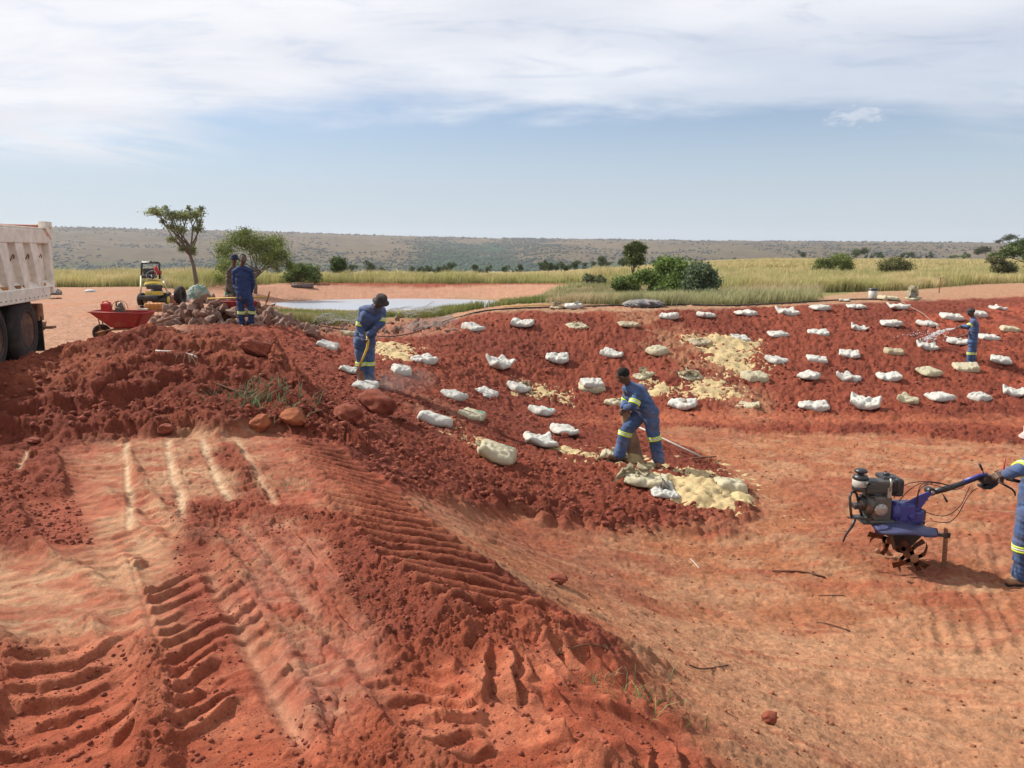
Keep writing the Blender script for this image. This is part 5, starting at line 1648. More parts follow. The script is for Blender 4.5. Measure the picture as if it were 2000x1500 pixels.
    # ---- hat
    if hat:
        hb = MB(); c0 = Vector(g['head']) + u * .045 * s; ax = (u * .97 - f * .12).normalized()
        if hat[0] == 'bucket':
            hb._lathe(c0 - ax * .035, [(.098, -.005), (.148, -.035), (.150, -.030), (.103, .01), (.100, .055), (.088, .088), (.055, .102), (.004, .105)], ax, 28, 0)
        elif hat[0] == 'cap':
            hb._lathe(c0 - ax * .02, [(.100, 0), (.103, .02), (.098, .05), (.075, .085), (.004, .10)], ax, 24, 0)
            pk = [c0 + f * (.085 + .0 * k) + r * .07 * math.cos(k * math.pi / 6) + f * .085 * math.sin(k * math.pi / 6) - ax * .012 for k in range(7)]
            hb.prism(pk, .006)
        hb.build('hat', hat[1], t)
    return t


def joints(y0, spec):
    """joints measured in the photo: (px, py, metres farther than y0)"""
    return {k: D(v[0], v[1], y0 + (v[2] if len(v) > 2 else 0)) for k, v in spec.items()}


# 1 the bending man emptying a sack, seen from behind
pd_ = GS(1247, 908); yd_ = pd_.y
JD = joints(yd_, dict(head=(1218, 734, -.12), neck=(1228, 753, -.04), chest=(1242, 769, 0), pelvis=(1260, 800, 0), shL=(1226, 767, .16), shR=(1248, 763, -.18),
     elL=(1224, 785, .18), wrL=(1218, 795, -.02), elR=(1237, 792, -.28), wrR=(1224, 796, -.16), hipL=(1253, 806, .08), hipR=(1270, 806, -.08),
     knL=(1222, 842, .02), anL=(1209, 890, 0), toeL=(1190, 893, -.02), knR=(1277, 850, -.10), anR=(1287, 900, -.1), toeR=(1285, 911, -.26)))
person('person', 'man in blue workwear bending forward, emptying a sack of powder between his feet', pd_, JD, (-.75, .45, -.5), DENIM, DENIM, None, (-.45, 0, .9), (1, 1), BOOT, 'workmen', curl=.9, bulk=1.16, s=1.04,
       handdir={'L': ((-.35, -.1, -.6), (.4, .2, -.2)), 'R': ((-.35, .1, -.6), (-.2, .4, -.2))}, seed=1)

# 2 the hatted man leaning over his tool
pc_ = GS(716, 752); yc_ = pc_.y
JC = joints(yc_, dict(head=(744, 587, -.46), neck=(734, 600, -.30), chest=(725, 618, -.20), pelvis=(711, 660, .14), shL=(708, 604, -.16), shR=(746, 604, -.08),
     elL=(703, 640, -.16), wrL=(713, 664, -.26), elR=(745, 632, -.2), wrR=(720, 654, -.3), hipL=(703, 670, -.03), hipR=(720, 670, .05),
     knL=(705, 706, -.03), anL=(708, 744, 0), toeL=(706, 752, -.14), knR=(722, 706, .03), anR=(722, 744, .04), toeR=(726, 751, -.1)))
person('person', 'man in blue workwear and dark bucket hat leaning over a yellow handled fork', pc_, JC, (.45, -.65, -.62), DENIM, DENIM, ('bucket', HATCL), (.25, -.35, .9), (1, 1), BOOT, 'workmen', hair=False, bulk=1.1,
       handdir={'L': ((.1, -.1, -.8), (.6, 0, 0)), 'R': ((-.1, -.1, -.8), (-.5, -.4, 0))}, seed=4)

# 3 standing man in an open jacket
pa_ = GS(480, 640); ya_ = pa_.y
JA = joints(ya_, dict(head=(475, 506, -.05), neck=(472, 521, 0), chest=(474, 540, 0), pelvis=(477, 577, 0), shL=(458, 530, 0), shR=(489, 528, .02),
     elL=(459, 556, .04), wrL=(467, 577, -.10), elR=(494, 552, .10), wrR=(490, 572, .16), hipL=(470, 583, 0), hipR=(486, 583, .02),
     knL=(471, 608, -.02), anL=(472, 633, 0), toeL=(474, 639, -.14), knR=(492, 607, .02), anR=(490, 631, .05), toeR=(494, 637, -.09)))
person('person', 'bareheaded man in navy overalls standing with one hand at his hip beside the rubble', pa_, JA, (.35, -.9, -.15), NAVY, NAVY, None, (0, 0, 1), (0, 1), SANDSHOE, 'workmen', seed=7, curl=.7)

# 4 man behind him with green trousers, seen from the back
pb_ = GS(452, 630); pb_.y += 0; yb_ = pb_.y + .9; pb_ = Vector((D(452, 630, yb_).x, yb_, float(surf_z([D(452, 630, yb_).x], [yb_])[0])))
JB = joints(yb_, dict(head=(458, 505, -.02), neck=(456, 520, 0), chest=(454, 538, 0), pelvis=(452, 570, 0), shL=(447, 530, -.10), shR=(463, 528, .12),
     elL=(446, 553, -.12), wrL=(453, 572, -.20), elR=(464, 552, .1), wrR=(462, 570, -.05), hipL=(447, 576, -.05), hipR=(457, 576, .06),
     knL=(447, 602, -.05), anL=(446, 626, -.05), toeL=(443, 631, -.13), knR=(457, 602, .06), anR=(458, 626, .05), toeR=(455, 630, -.05)))
person('person', 'man in brown shirt, green trousers and navy hat, half hidden behind another man', pb_, JB, (-.5, .8, -.1), BROWNCL, GREENCL, ('bucket', NAVYHAT), (0, 0, 1), (0, 0), SANDSHOE, 'workmen', hair=False, bare=True, seed=9)

# 5 man spraying water on the far slope, in profile facing left
pe_ = GS(1896, 712); ye_ = pe_.y
JE = joints(ye_, dict(head=(1897, 610, 0), neck=(1901, 622, 0), chest=(1903, 635, 0), pelvis=(1900, 663, 0), shL=(1902, 627, -.17), shR=(1901, 627, .17),
     elL=(1891, 638, -.24), wrL=(1881, 637, -.10), elR=(1893, 640, .20), wrR=(1878, 638, .05), hipL=(1900, 668, -.07), hipR=(1900, 668, .08),
     knL=(1895, 688, -.07), anL=(1894, 707, -.06), toeL=(1888, 711, -.08), knR=(1901, 688, .08), anR=(1899, 707, .10), toeR=(1894, 710, .1)))
person('person', 'man in blue overalls and cap on the far slope, spraying water from a hose', pe_, JE, (-.95, -.1, -.28), DENIM, DENIM, ('cap', HATCL), (-.2, 0, 1), (1, 1), SANDSHOE, 'workmen', hair=True,
       handdir={'L': ((-.8, .0, 0), (.3, .3, -.6)), 'R': ((-.8, 0, 0), (.3, -.3, -.6))}, seed=12)

# 6 man holding the cultivator, cut by the right picture edge
pf_ = GS(1994, 1140); yf_ = pf_.y
JF = joints(yf_, dict(head=(2024, 846, -.1), neck=(2028, 885, 0), chest=(2028, 922, 0), pelvis=(2016, 1000, .02), shL=(2010, 905, -.19), shR=(2036, 903, .19),
     elL=(1990, 918, -.30), wrL=(1966, 925, -.24), elR=(2005, 920, .26), wrR=(1970, 922, .24), hipL=(2010, 1005, -.06), hipR=(2024, 1005, .08),
     knL=(1998, 1062, -.02), anL=(1994, 1128, .0), toeL=(1972, 1136, -.03), knR=(2030, 1075, .12), anR=(2050, 1120, .2), toeR=(2030, 1128, .18)))
person('person', 'man in blue overalls at the right picture edge, gripping the handle of the cultivator', pf_, JF, (-.95, -.15, -.3), DENIM, DENIM, ('bucket', mat('pale_hat_cloth', (.42, .33, .30), .9)), (-.2, 0, 1), (1, 1), SANDSHOE, 'workmen', hair=False, s=1.0, bulk=1.08,
       handdir={'L': ((-.9, .0, -.1), (.2, .5, -.6)), 'R': ((-.9, 0, -.1), (.2, -.5, -.6))}, seed=15)

# ------------------------------------------------------------ paints and metals
def dusty(name, col, rough=.55, metal=0.0, amt=.5, **k):
    return mat(name, col, rough, metal, var=.15, scale=6, dust=(.30, .15, .08), dustamt=amt, bump=.15, bscale=50, **k)


M_BLUE = dusty('blue_paint', (.035, .04, .20), .35, amt=.25, spec=.5)
M_LAV = dusty('worn_fender_paint', (.13, .14, .28), .35, .2, amt=.35, spec=.6)
M_BLACK = dusty('black_enamel', (.018, .017, .018), .4, amt=.3, spec=.5)
M_ENG = dusty('engine_metal', (.10, .10, .09), .45, .5, amt=.35)
M_ALU = dusty('cast_aluminium', (.35, .33, .30), .4, .7, amt=.3)
M_RUST = dusty('rusty_steel', (.15, .052, .026), .8, .1, amt=.6)
M_RED = dusty('red_paint', (.27, .022, .022), .55, amt=.35)
M_REDB = mat('red_plastic', (.42, .03, .03), .4, var=.12, scale=8)
M_WHITE = dusty('truck_white_paint', (.72, .65, .55), .5, amt=.3)
M_YEL = dusty('yellow_paint', (.52, .38, .045), .4, amt=.3)
M_ORANGE = dusty('orange_paint', (.42, .16, .025), .5, amt=.45)
M_RUBBER = mat('tyre_rubber', (.024, .02, .019), .85, var=.25, scale=5, bump=.3, dust=(.12, .065, .045), dustamt=.35)
M_RIM = dusty('dusty_wheel_rim', (.075, .038, .03), .75, .1, amt=.4)
M_CREAM = mat('white_plastic_cap', (.40, .38, .34), .5, var=.1)
M_WOOD = mat('tool_wood', (.34, .25, .14), .7, var=.25, scale=14, bump=.3)
M_YHAN = mat('yellow_handle', (.48, .30, .03), .5, var=.15, scale=10)
M_CABLE = mat('cable_sheath', (.05, .022, .02), .6, var=.1)
M_GALV = mat('galvanised_wire', (.28, .27, .26), .5, .4, var=.2, scale=20)
M_HOSE = mat('black_hose', (.02, .018, .018), .6, var=.2, dust=(.2, .08, .05), dustamt=.4)
M_TARP = mat('grey_tarpaulin', (.11, .11, .115), .6, var=.35, scale=4, bump=.6, bscale=12, dust=(.30, .24, .2), dustamt=.5)
M_STONE = mat('rubble_stone', (.19, .10, .072), .95, var=.35, scale=5, bump=.9, bscale=22, dust=(.26, .14, .09), dustamt=.5)
M_STONE2 = mat('grey_rubble_stone', (.20, .13, .10), .95, var=.3, scale=5, bump=.9, bscale=22, dust=(.24, .11, .08), dustamt=.4)

# ------------------------------------------------------------ cultivator
pt = GS(1718, 1108); yt = pt.y + .05
T = thing('cultivator', 'blue and black walk behind cultivator with small engine and rusty tines', 'cultivator', pt)
kt = mpx(pt)


def Q(X, Y, dy=0.0):
    """place on the cultivator from a 4x enlargement of the photo"""
    return D(1600 + X / 4, 800 + Y / 4, yt + dy)


def part(name, mb, m, parent=T, label=None):
    return mb.build(name, m, parent, T.location, label)


# engine: crankcase, fan cover, starter, air cleaner, exhaust box, tank
b = MB(); b.box(Q(455, 750), (.20, .26, .28), bevel=.025); b.box(Q(450, 845), (.26, .28, .03), bevel=.006)
for i in range(6): b.box(Q(430, 655 + i * 10), (.17, .22, .006))
eng = part('engine', b, M_ENG)
b = MB(); b._lathe(Q(480, 782, -.13), [(.05, 0), (.072, .0), (.072, -.02), (.055, -.035), (.02, -.038)], Vector((0, 1, 0)), 24, 0)
for k in range(6):
    a = k * math.pi / 3; b._lathe(Q(480, 782, -.165) + Vector((math.cos(a) * .05, 0, math.sin(a) * .05)), [(.007, 0), (.007, -.012)], Vector((0, 1, 0)), 8, 0)
part('engine_cover', b, M_ALU, eng)
b = MB(); b._lathe(Q(398, 730), [(.02, -.02), (.125, -.01), (.13, .0), (.13, .05), (.10, .08), (.02, .085)], Vector((-1, -.1, 0)), 28, 0)
fan = part('fan_housing', b, M_ENG, eng)
b = MB(); b._lathe(Q(365, 725), [(.02, 0), (.085, .0), (.085, .05), (.07, .065), (.02, .07)], Vector((-1, -.1, 0)), 20, 0)
for k in range(12):
    a = k * math.pi / 6; c0 = Q(365, 725); b.box(c0 + Vector((-.045, math.cos(a) * .086, math.sin(a) * .086)), (.05, .006, .01), Quaternion((1, 0, 0), a).to_matrix())
part('starter', b, M_BLACK, eng)
b = MB(); b._lathe(Q(322, 630, -.02), [(.085, 0), (.092, .012), (.090, .05), (.085, .055)], Vector((0, 0, 1)), 22, 0)
b._lathe(Q(322, 545, -.02), [(.075, -.0), (.085, .012), (.07, .05), (.035, .055), (.03, .075), (.065, .08), (.07, .10), (.05, .118), (.01, .12)], Vector((0, 0, 1)), 22, 0)
air = part('air_cleaner', b, M_BLACK, eng)
b = MB(); b._lathe(Q(322, 597, -.02), [(.080, 0), (.086, .006), (.086, .07), (.08, .075)], Vector((0, 0, 1)), 22, 0); part('air_cleaner_bowl', b, M_CREAM, air)
b = MB(); b.box(Q(452, 595, -.04), (.29, .17, .15), bevel=.03)
for i in range(7): b.box(Q(385 + i * 21, 560 + i * 3, -.128), (.028, .004, .012)); b.box(Q(385 + i * 21, 590 + i * 3, -.128), (.028, .004, .012)); b.box(Q(388 + i * 20, 618 + i * 3, -.128), (.026, .004, .010))
b._lathe(Q(376, 578, -.12), [(.028, 0), (.028, -.05), (.02, -.05), (.02, -.02)], Vector((0, 1, 0)), 14, 0)
part('exhaust_box', b, dusty('exhaust_metal', (.075, .08, .075), .5, .5, amt=.3), eng)
b = MB(); b.box(Q(580, 590, .02), (.13, .26, .20), bevel=.035); b.box(Q(520, 525, .05), (.15, .22, .05), bevel=.02); b._lathe(Q(525, 515, .05), [(.03, 0), (.034, .02), (.03, .035)], Vector((0, 0, 1)), 16, 0)
b.tube([Q(600, 545, -.12), Q(625, 560, -.14), Q(622, 640, -.14), Q(590, 660, -.12)], .008, 8)
part('fuel_tank', b, M_BLACK, eng)
b = MB(); b.box(Q(545, 650, -.12), (.05, .05, .12), bevel=.012); b.tube([Q(560, 540, -.13), Q(565, 580, -.14), Q(550, 640, -.14)], .012, 8); part('carburettor', b, M_ALU, eng)
# frame, bumper and stand
b = MB()
b.tube([Q(222, 842, -.12), Q(420, 858, -.12)], .012, 8); b.tube([Q(255, 836, .14), Q(440, 850, .14)], .012, 8)
b.tube([Q(252, 842, -.12), Q(243, 760, -.12), Q(240, 680, -.11), Q(252, 648, -.09), Q(272, 640, -.05), Q(290, 655, 0), Q(302, 700, .03), Q(318, 780, .04), Q(335, 830, .04)], .014, 10)
b.box(Q(290, 752, -.03), (.075, .10, .05), bevel=.004)
part('bumper', b, M_BLACK)
b = MB(); b.tube([Q(283, 846, -.06), Q(262, 900, -.06), Q(240, 935, -.06), Q(210, 975, -.06), Q(185, 1035, -.06)], [.016, .018, .014, .012, .008], 8); part('front_stand', b, M_BLACK)
b = MB(); b.box(Q(450, 858), (.42, .30, .014), bevel=.003)
part('engine_plate', b, M_BLACK)
# gearbox and arm
b = MB(); b.box(Q(655, 800), (.20, .19, .24), bevel=.03); b.box(Q(735, 830), (.17, .15, .15), bevel=.03); b._lathe(Q(560, 790), [(.05, -.04), (.11, -.02), (.12, .05), (.08, .09)], Vector((1, 0, 0)), 20, 0)
b._lathe(Q(715, 835, -.08), [(.035, 0), (.035, -.03), (.02, -.035)], Vector((0, 1, 0)), 16, 0)
for (X, Y) in ((600, 740), (690, 740), (600, 860), (690, 870)): b._lathe(Q(X, Y, -.095), [(.010, 0), (.010, -.014)], Vector((0, 1, 0)), 8, 0)
gear = part('gearbox', b, M_BLUE)
b = MB(); b.box(Q(800, 820, .03), (.06, .10, .13), bevel=.02); part('drive_coupling', b, M_ENG, gear)
b = MB()
for dy in (-.045, .045):
    b.prism([Q(640, 735, dy), Q(700, 712, dy), (Q(790, 665, dy)), Q(875, 632, dy), Q(890, 650, dy), Q(850, 690, dy), Q(812, 745, dy), Q(780, 790, dy), Q(720, 780, dy), Q(650, 775, dy)], .014)
b.box(Q(760, 720), (.16, .09, .02), Matrix.Rotation(R(-28), 3, 'Y'))
part('handle_bracket', b, M_BLUE)
# handle bars
b = MB(); b.tube([Q(885, 645, 0), Q(990, 618, 0), Q(1080, 590, .0), Q(1160, 560, 0), Q(1240, 530, 0), Q(1300, 518, 0)], [.034, .034, .03, .028, .028, .03], 12)
b._lathe(Q(885, 645, -.05), [(.042, 0), (.042, .10)], Vector((0, 1, 0)), 18, 0)
col = part('handle_column', b, M_BLACK)
b = MB(); b._lathe(Q(884, 645, -.05), [(.018, 0), (.018, -.014)], Vector((0, 1, 0)), 12, 0); part('pivot_bolt', b, M_ALU, col)
b = MB(); b.tube([Q(1130, 560, -.03), Q(1250, 515, -.035), Q(1310, 505, -.03)], .02, 8); part('handle_sleeve', b, M_BLUE, col)
b = MB(); b.box(Q(1320, 545), (.18, .12, .10), Matrix.Rotation(R(6), 3, 'Y'), bevel=.03); b.prism([Q(1250, 590, 0), Q(1262, 612, 0), Q(1320, 614, 0), Q(1372, 580, 0), Q(1385, 560, 0)], .10); part('control_box', b, M_BLACK, col)
for sg, dy in ((-1, -.24), (1, .24)):
    b = MB(); b.tube([Q(1330, 520, sg * .03), Q(1390, 522, sg * .14), Q(1440, 532, dy * .9), Q(1500, 548, dy), Q(1580, 566, dy)], .013, 10); hb = part('handlebar', b, M_BLACK)
    b = MB(); b.tube([Q(1470, 541, dy), Q(1585, 567, dy)], .019, 12); part('grip', b, M_BLACK, hb)
    b = MB(); b.tube([Q(1400, 560, dy * .9), Q(1450, 590, dy), Q(1505, 620, dy), Q(1528, 645, dy), Q(1532, 672, dy)], [.012, .012, .011, .010, .008], 8); b.box(Q(1420, 555, dy * .9), (.05, .03, .05), bevel=.008); part('clutch_lever', b, M_BLACK, hb)
b = MB(); b.tube([Q(1436, 520, -.2), Q(1444, 450, -.21), Q(1454, 380, -.22)], [.011, .008, .005], 8); b.box(Q(1437, 518, -.2), (.035, .03, .04), bevel=.006); part('red_lever', b, M_REDB)
b = MB(); b.tube([Q(1286, 500, -.05), Q(1272, 465, -.06)], .005, 6); b.tube([Q(1275, 472, -.06), Q(1252, 424, -.08)], [.011, .014], 8); part('gear_lever', b, M_BLACK)
b = MB(); b.tube([Q(962, 655, -.04), Q(980, 685, -.05)], .005, 6); b.tube([Q(978, 682, -.05), Q(1000, 720, -.06)], [.011, .013], 8); part('gear_lever', b, M_BLACK)
for pts in ([(585, 690), (600, 640), (680, 585), (760, 565), (860, 562), (940, 572), (1010, 590)], [(625, 715), (680, 650), (760, 590), (830, 570), (930, 575), (1040, 600)], [(762, 760), (765, 690), (780, 620), (815, 580), (900, 590), (1050, 625), (1130, 600)],
            [(770, 770), (776, 650), (820, 595), (890, 575)], [(822, 795), (900, 822), (980, 830), (1050, 800), (1110, 740), (1150, 660), (1175, 600)], [(880, 868), (960, 882), (1030, 872), (1090, 810), (1150, 700), (1200, 635), (1240, 615)], [(740, 860), (765, 800), (740, 780)]):
    b = MB()
    v = [Q(X, Y, -.09 + .03 * math.sin(i)) for i, (X, Y) in enumerate(pts)]
    sm = []
    for i in range(len(v) - 1):
        p0 = v[max(0, i - 1)]; p1 = v[i]; p2 = v[i + 1]; p3 = v[min(len(v) - 1, i + 2)]
        for j in range(4):
            t = j / 4; sm.append(.5 * ((2 * p1) + (p2 - p0) * t + (2 * p0 - 5 * p1 + 4 * p2 - p3) * t * t + (3 * p1 - p0 - 3 * p2 + p3) * t ** 3))
    sm.append(v[-1]); b.tube(sm, .0048, 6); part('control_cable', b, M_CABLE)
# fenders: wide curved plates on both sides
def fender(dy0, dy1, sc):
    rows = []
    for j in range(7):
        t = j / 6; row = []
        for i in range(15):
            s = i / 14
            X = 365 + (880 - 365) * s; w = max(0, math.sin(math.pi * (0.04 + .95 * s) ** .8)) ** .45
            zt = 868 - 22 * math.sin(math.pi * min(1, s * 1.2)) + 52 * max(0, s - .45) ** 1.1 * 1.2
            q = Q(X, zt, 0); q.y = yt + dy0 + (dy1 - dy0) * t * w
            q.z -= .05 * t ** 2 + .012 * (t > .9)
            row.append(q)
        rows.append(row)
    m = MB(); m.sheet(rows); bmesh.ops.solidify(m.bm, geom=m.bm.faces[:], thickness=.006)
    return m
part('fender', fender(-.10, -.36, 1), M_LAV); part('fender', fender(.10, .36, 1), M_LAV)
# transmission case and tine rotors; the axle runs across the machine
ax = Q(620, 1070, 0)
b = MB(); b.prism([Q(570, 880, 0), Q(820, 900, 0), Q(800, 960, 0), Q(700, 1060, 0), Q(640, 1110, 0), Q(590, 1100, 0), Q(560, 980, 0)], .10); b.box(Q(680, 905), (.32, .12, .06), bevel=.01); part('transmission_case', b, M_BLACK)
b = MB(); b.tube([ax + Vector((0, -.36, 0)), ax + Vector((0, .36, 0))], .02, 6); axle = part('tine_axle', b, M_RUST)
for k, dy in enumerate((-.34, -.20, .20, .34)):
    b = MB(); c0 = ax + Vector((0, dy, 0)); b._lathe(c0 - Vector((0, .012, 0)), [(.035, 0), (.05, .0), (.05, .024), (.035, .024)], Vector((0, 1, 0)), 6, 0)
    sg = -1 if k % 2 else 1
    for q in range(4):
        a = q * math.pi / 2 + k * .4 + .35
        u = Vector((math.cos(a), 0, math.sin(a))); v = Vector((-math.sin(a), 0, math.cos(a)))
        rows = []
        for i in range(7):
            t = i / 6; rr = .03 + .175 * t; bend = .09 * max(0, t - .45) ** 1.3 * 2.2
            cc = c0 + u * rr + v * (.05 * t * t) + Vector((0, sg * bend, 0)); hw = .019 + .014 * t
            rows.append([cc - v * hw, cc + v * hw])
        m2 = MB(); m2.sheet(rows); bmesh.ops.solidify(m2.bm, geom=m2.bm.faces[:], thickness=.009)
        tmp = bpy.data.meshes.new('t'); m2.bm.to_mesh(tmp); m2.bm.free(); b.bm.from_mesh(tmp); bpy.data.meshes.remove(tmp)
    part('tine_rotor', b, M_RUST, axle)
b = MB(); b._lathe(Q(452, 1100, -.34), [(.012, 0), (.028, 0), (.028, -.03), (.012, -.03)], Vector((0, 1, 0)), 6, 0); part('axle_end', b, M_RUST, axle)
# depth bar with holes
b = MB(); b.box(Q(900, 972, -.02), (.27, .05, .035), Matrix.Rotation(R(7), 3, 'Y'), bevel=.003); b.box(Q(850, 965, 0), (.12, .09, .07), bevel=.005); b.box(Q(995, 980, -.02), (.07, .04, .06), bevel=.004); part('drag_bracket', b, M_BLACK)
b = MB()
b.prism([Q(978, 920, -.03), Q(1005, 935, -.03), Q(1000, 1100, -.03), Q(990, 1200, -.03), Q(975, 1255, -.03), Q(955, 1240, -.03), Q(965, 1100, -.03)], .012)
bar = part('depth_bar', b, M_RUST)
b = MB()
for i in range(9): b._lathe(Q(985 - i * 1.5, 950 + i * 28, -.037), [(.006, 0), (.006, -.0015)], Vector((0, 1, 0)), 8, 0)
part('bar_holes', b, mat('dark_hole', (.01, .008, .008), .9), bar)

# ------------------------------------------------------------ tipper truck, rear end in the picture
ang = R(-12.5)
dirv = Vector((math.sin(ang), math.cos(ang), 0)); nrm = Vector((math.cos(ang), -math.sin(ang), 0))
wc = D(56, 646, 13.4)
wg = Vector((wc.x, wc.y, float(surf_z([wc.x], [wc.y])[0])))
TR = thing('tipper_truck', 'dusty white tipper truck with ribbed load body and dark rear wheels', 'truck', wg)


def W(s, up_, out=0.0):
    """truck space: s metres toward the rear from the wheel centre, up from the ground, out from the side plane"""
    return wg + dirv * s + nrm * out + Vector((0, 0, up_))


rotT = Matrix((dirv, -nrm, Vector((0, 0, 1)))).transposed()
def tbox(b, s0, s1, z0, z1, o0, o1, bev=.0, mi=0): return b.box(W((s0 + s1) / 2, (z0 + z1) / 2, (o0 + o1) / 2), (abs(s1 - s0), abs(o1 - o0), abs(z1 - z0)), rotT, bev, mi)
def tp(name, b, m, parent=TR, label=None): return b.build(name, m, parent, TR.location, label)
ZB, ZT = 1.10, 2.29
b = MB(); tbox(b, -5.0, 1.18, ZB + .14, ZT - .25, -.10, -.05); tbox(b, -5.0, 1.30, ZT - .27, ZT - .03, -.09, .05, .015); tbox(b, -5.0, 1.30, ZT - .03, ZT + .01, -.12, .035, .01)
b.prism([W(-5, ZB + .14, .06), W(-5, ZB + .26, -.048), W(1.2, ZB + .26, -.048), W(1.2, ZB + .14, .06)], .02)
tbox(b, -5.0, 1.05, ZB - .06, ZB + .14, -.07, .065, .012)
tbox(b, -5, 1.2, ZB + .14, ZT - .05, -2.3, -2.22); tbox(b, -5, 1.2, ZB - .0, ZB + .1, -2.3, -.08)
body = tp('load_body', b, M_WHITE)
for k, s0 in enumerate((-3.9, -3.25, -2.6, -1.95, -1.30, -.65, .02, .68)):
    b = MB()
    lo, hi = .11, .19
    a_ = [W(s0 - lo, ZB + .14, .05), W(s0 + lo, ZB + .14, .05), W(s0 + hi * .9 - .18, ZT - .27, .04), W(s0 - hi * .9 - .18, ZT - .27, .04)]
    c_ = [W(s0 - lo - .02, ZB + .14, -.06), W(s0 + lo + .02, ZB + .14, -.06), W(s0 + hi - .18, ZT - .27, -.06), W(s0 - hi - .18, ZT - .27, -.06)]
    va = [b.bm.verts.new(p) for p in a_]; vc = [b.bm.verts.new(p) for p in c_]
    b.bm.faces.new(va); b.bm.faces.new(vc[::-1])
    for i in range(4): b.bm.faces.new((va[(i + 1) % 4], va[i], vc[i], vc[(i + 1) % 4]))
    tp('body_rib', b, M_WHITE, body)
for s0 in (-2.3, -1.65, -1.0, -.33, .32, .93):
    b = MB(); b.tube([W(s0 - .05, 1.72, -.045), W(s0 - .05, 1.79, -.005), W(s0, 1.83, .0), W(s0 + .05, 1.79, -.005), W(s0 + .05, 1.76, -.02)], .009, 6); tp('rope_hook', b, M_RUST, body)
b = MB(); tbox(b, 1.20, 1.32, ZB + .02, ZT + .10, -.12, .07, .02); b.prism([W(1.02, ZT, .03), W(1.05, ZT + .12, .03), W(1.36, ZT + .12, .03), W(1.40, ZT - .1, .03), W(1.3, ZT - .2, .03)], .12); b._lathe(W(1.25, ZT + .03, .09), [(.035, 0), (.035, .03)], nrm, 14, 0); tp('rear_post', b, M_WHITE, body)
b = MB(); tbox(b, 1.33, 1.39, ZB, ZT, -2.2, -.1, .01)
for k in range(4): tbox(b, 1.39, 1.45, ZB, ZT - .05, -2.1 + k * .6, -2.0 + k * .6)
tp('tailgate', b, M_WHITE, body)
b = MB(); b.tube([W(1.24, ZT + .03, -.1), W(.4, ZT + .0, -.3), W(-4, ZT - .02, -.35)], [.035, .05, .05], 8); tp('rolled_cover', b, dusty('rust_red_bar', (.30, .08, .045), .8, amt=.5), body)
for s0, mm in ((-.45, M_RUST), (-.12, M_ORANGE), (.72, M_ORANGE), (-1.0, M_ORANGE)):
    b = MB(); tbox(b, s0, s0 + .20, ZB + .145, ZB + .225, -.02, .045, .006); tp('side_marker', b, mm, body)
b = MB()
for k in range(14): b._lathe(W(-1.6 + k * .2, ZB - .0, .067), [(.012, 0), (.012, .006)], nrm, 8, 0)
tp('rivets', b, M_BLACK, body)
b = MB(); tbox(b, -6.5, 1.3, .75, .98, -.85, -.65); tbox(b, -6.5, 1.3, .75, .98, -1.65, -1.45); tbox(b, 1.15, 1.30, .72, .95, -1.8, -.5); tp('chassis', b, M_BLACK)


def wheel(s0, o0, name='wheel', r_=.60):
    c = W(s0, r_ - .03, o0); prof = [(.30, .0), (.42, .0), (.50, .02), (.565, .05), (r_, .10), (r_, .24), (.565, .29), (.50, .31), (.42, .33), (.30, .33)]
    b = MB(); b._lathe(c, [(r, -h) for r, h in prof], nrm, 48, 0, True)
    for k in range(56):
        a = 2 * math.pi * k / 56; u = dirv * math.cos(a) + Vector((0, 0, 1)) * math.sin(a)
        rot = Matrix((dirv * -math.sin(a) + Vector((0, 0, 1)) * math.cos(a), nrm, u)).transposed()
        for off in (-.12, -.17, -.22): b.box(c + u * (r_ + .004) + nrm * off, (.035, .035, .014), rot)
    w_ = tp(name, b, M_RUBBER)
    b = MB(); b._lathe(c, [(.31, -.02), (.33, -.0), (.315, .004), (.295, -.02), (.27, -.10), (.20, -.16), (.16, -.17), (.15, -.08), (.11, -.05), (.01, -.045)], nrm, 36, 0); rm = tp('rim', b, M_RIM, w_)
    b = MB()
    for k in range(10):
        a = 2 * math.pi * k / 10; b._lathe(c + (dirv * math.cos(a) + Vector((0, 0, 1)) * math.sin(a)) * .185 - nrm * .165, [(.014, 0), (.014, .04)], nrm, 6, 0)
    tp('wheel_nuts', b, M_RIM, rm)
wheel(0, .0); wheel(0, -.36); wheel(-1.35, 0); wheel(-1.35, -.36); wheel(0, -1.75); wheel(-1.35, -1.75); wheel(-4.9, -.05)
b = MB(); b.tube([W(0, .53, -.3), W(0, .53, -1.9)], .11, 12); b.tube([W(-1.35, .53, -.3), W(-1.35, .53, -1.9)], .11, 12); tp('axle', b, M_BLACK)
b = MB(); tbox(b, .66, .69, .12, .74, -.34, .0, .004); tp('mud_flap', b, M_BLACK)
b = MB(); tbox(b, .60, .86, .66, .96, -.3, -.02, .02); tbox(b, .8, 1.0, .50, .54, -.3, .12, .006); b.tube([W(.62, .95, -.15), W(.85, .8, -.1), W(.9, .5, -.1)], .025, 8); b.prism([W(.80, .56, -.1), W(1.12, .62, -.1), W(1.0, .48, -.1), W(.8, .44, -.1)], .06); tp('rear_bracket', b, M_RUST)
b = MB(); tbox(b, -8.4, -5.6, .9, 2.5, -2.3, -.05, .12); cab = tp('cab', b, M_WHITE); b = MB(); tbox(b, -7.9, -6.6, 1.7, 2.3, -.047, -.035, .004); tp('cab_window', b, mat('dark_glass', (.02, .025, .03), .1, spec=.6), cab)


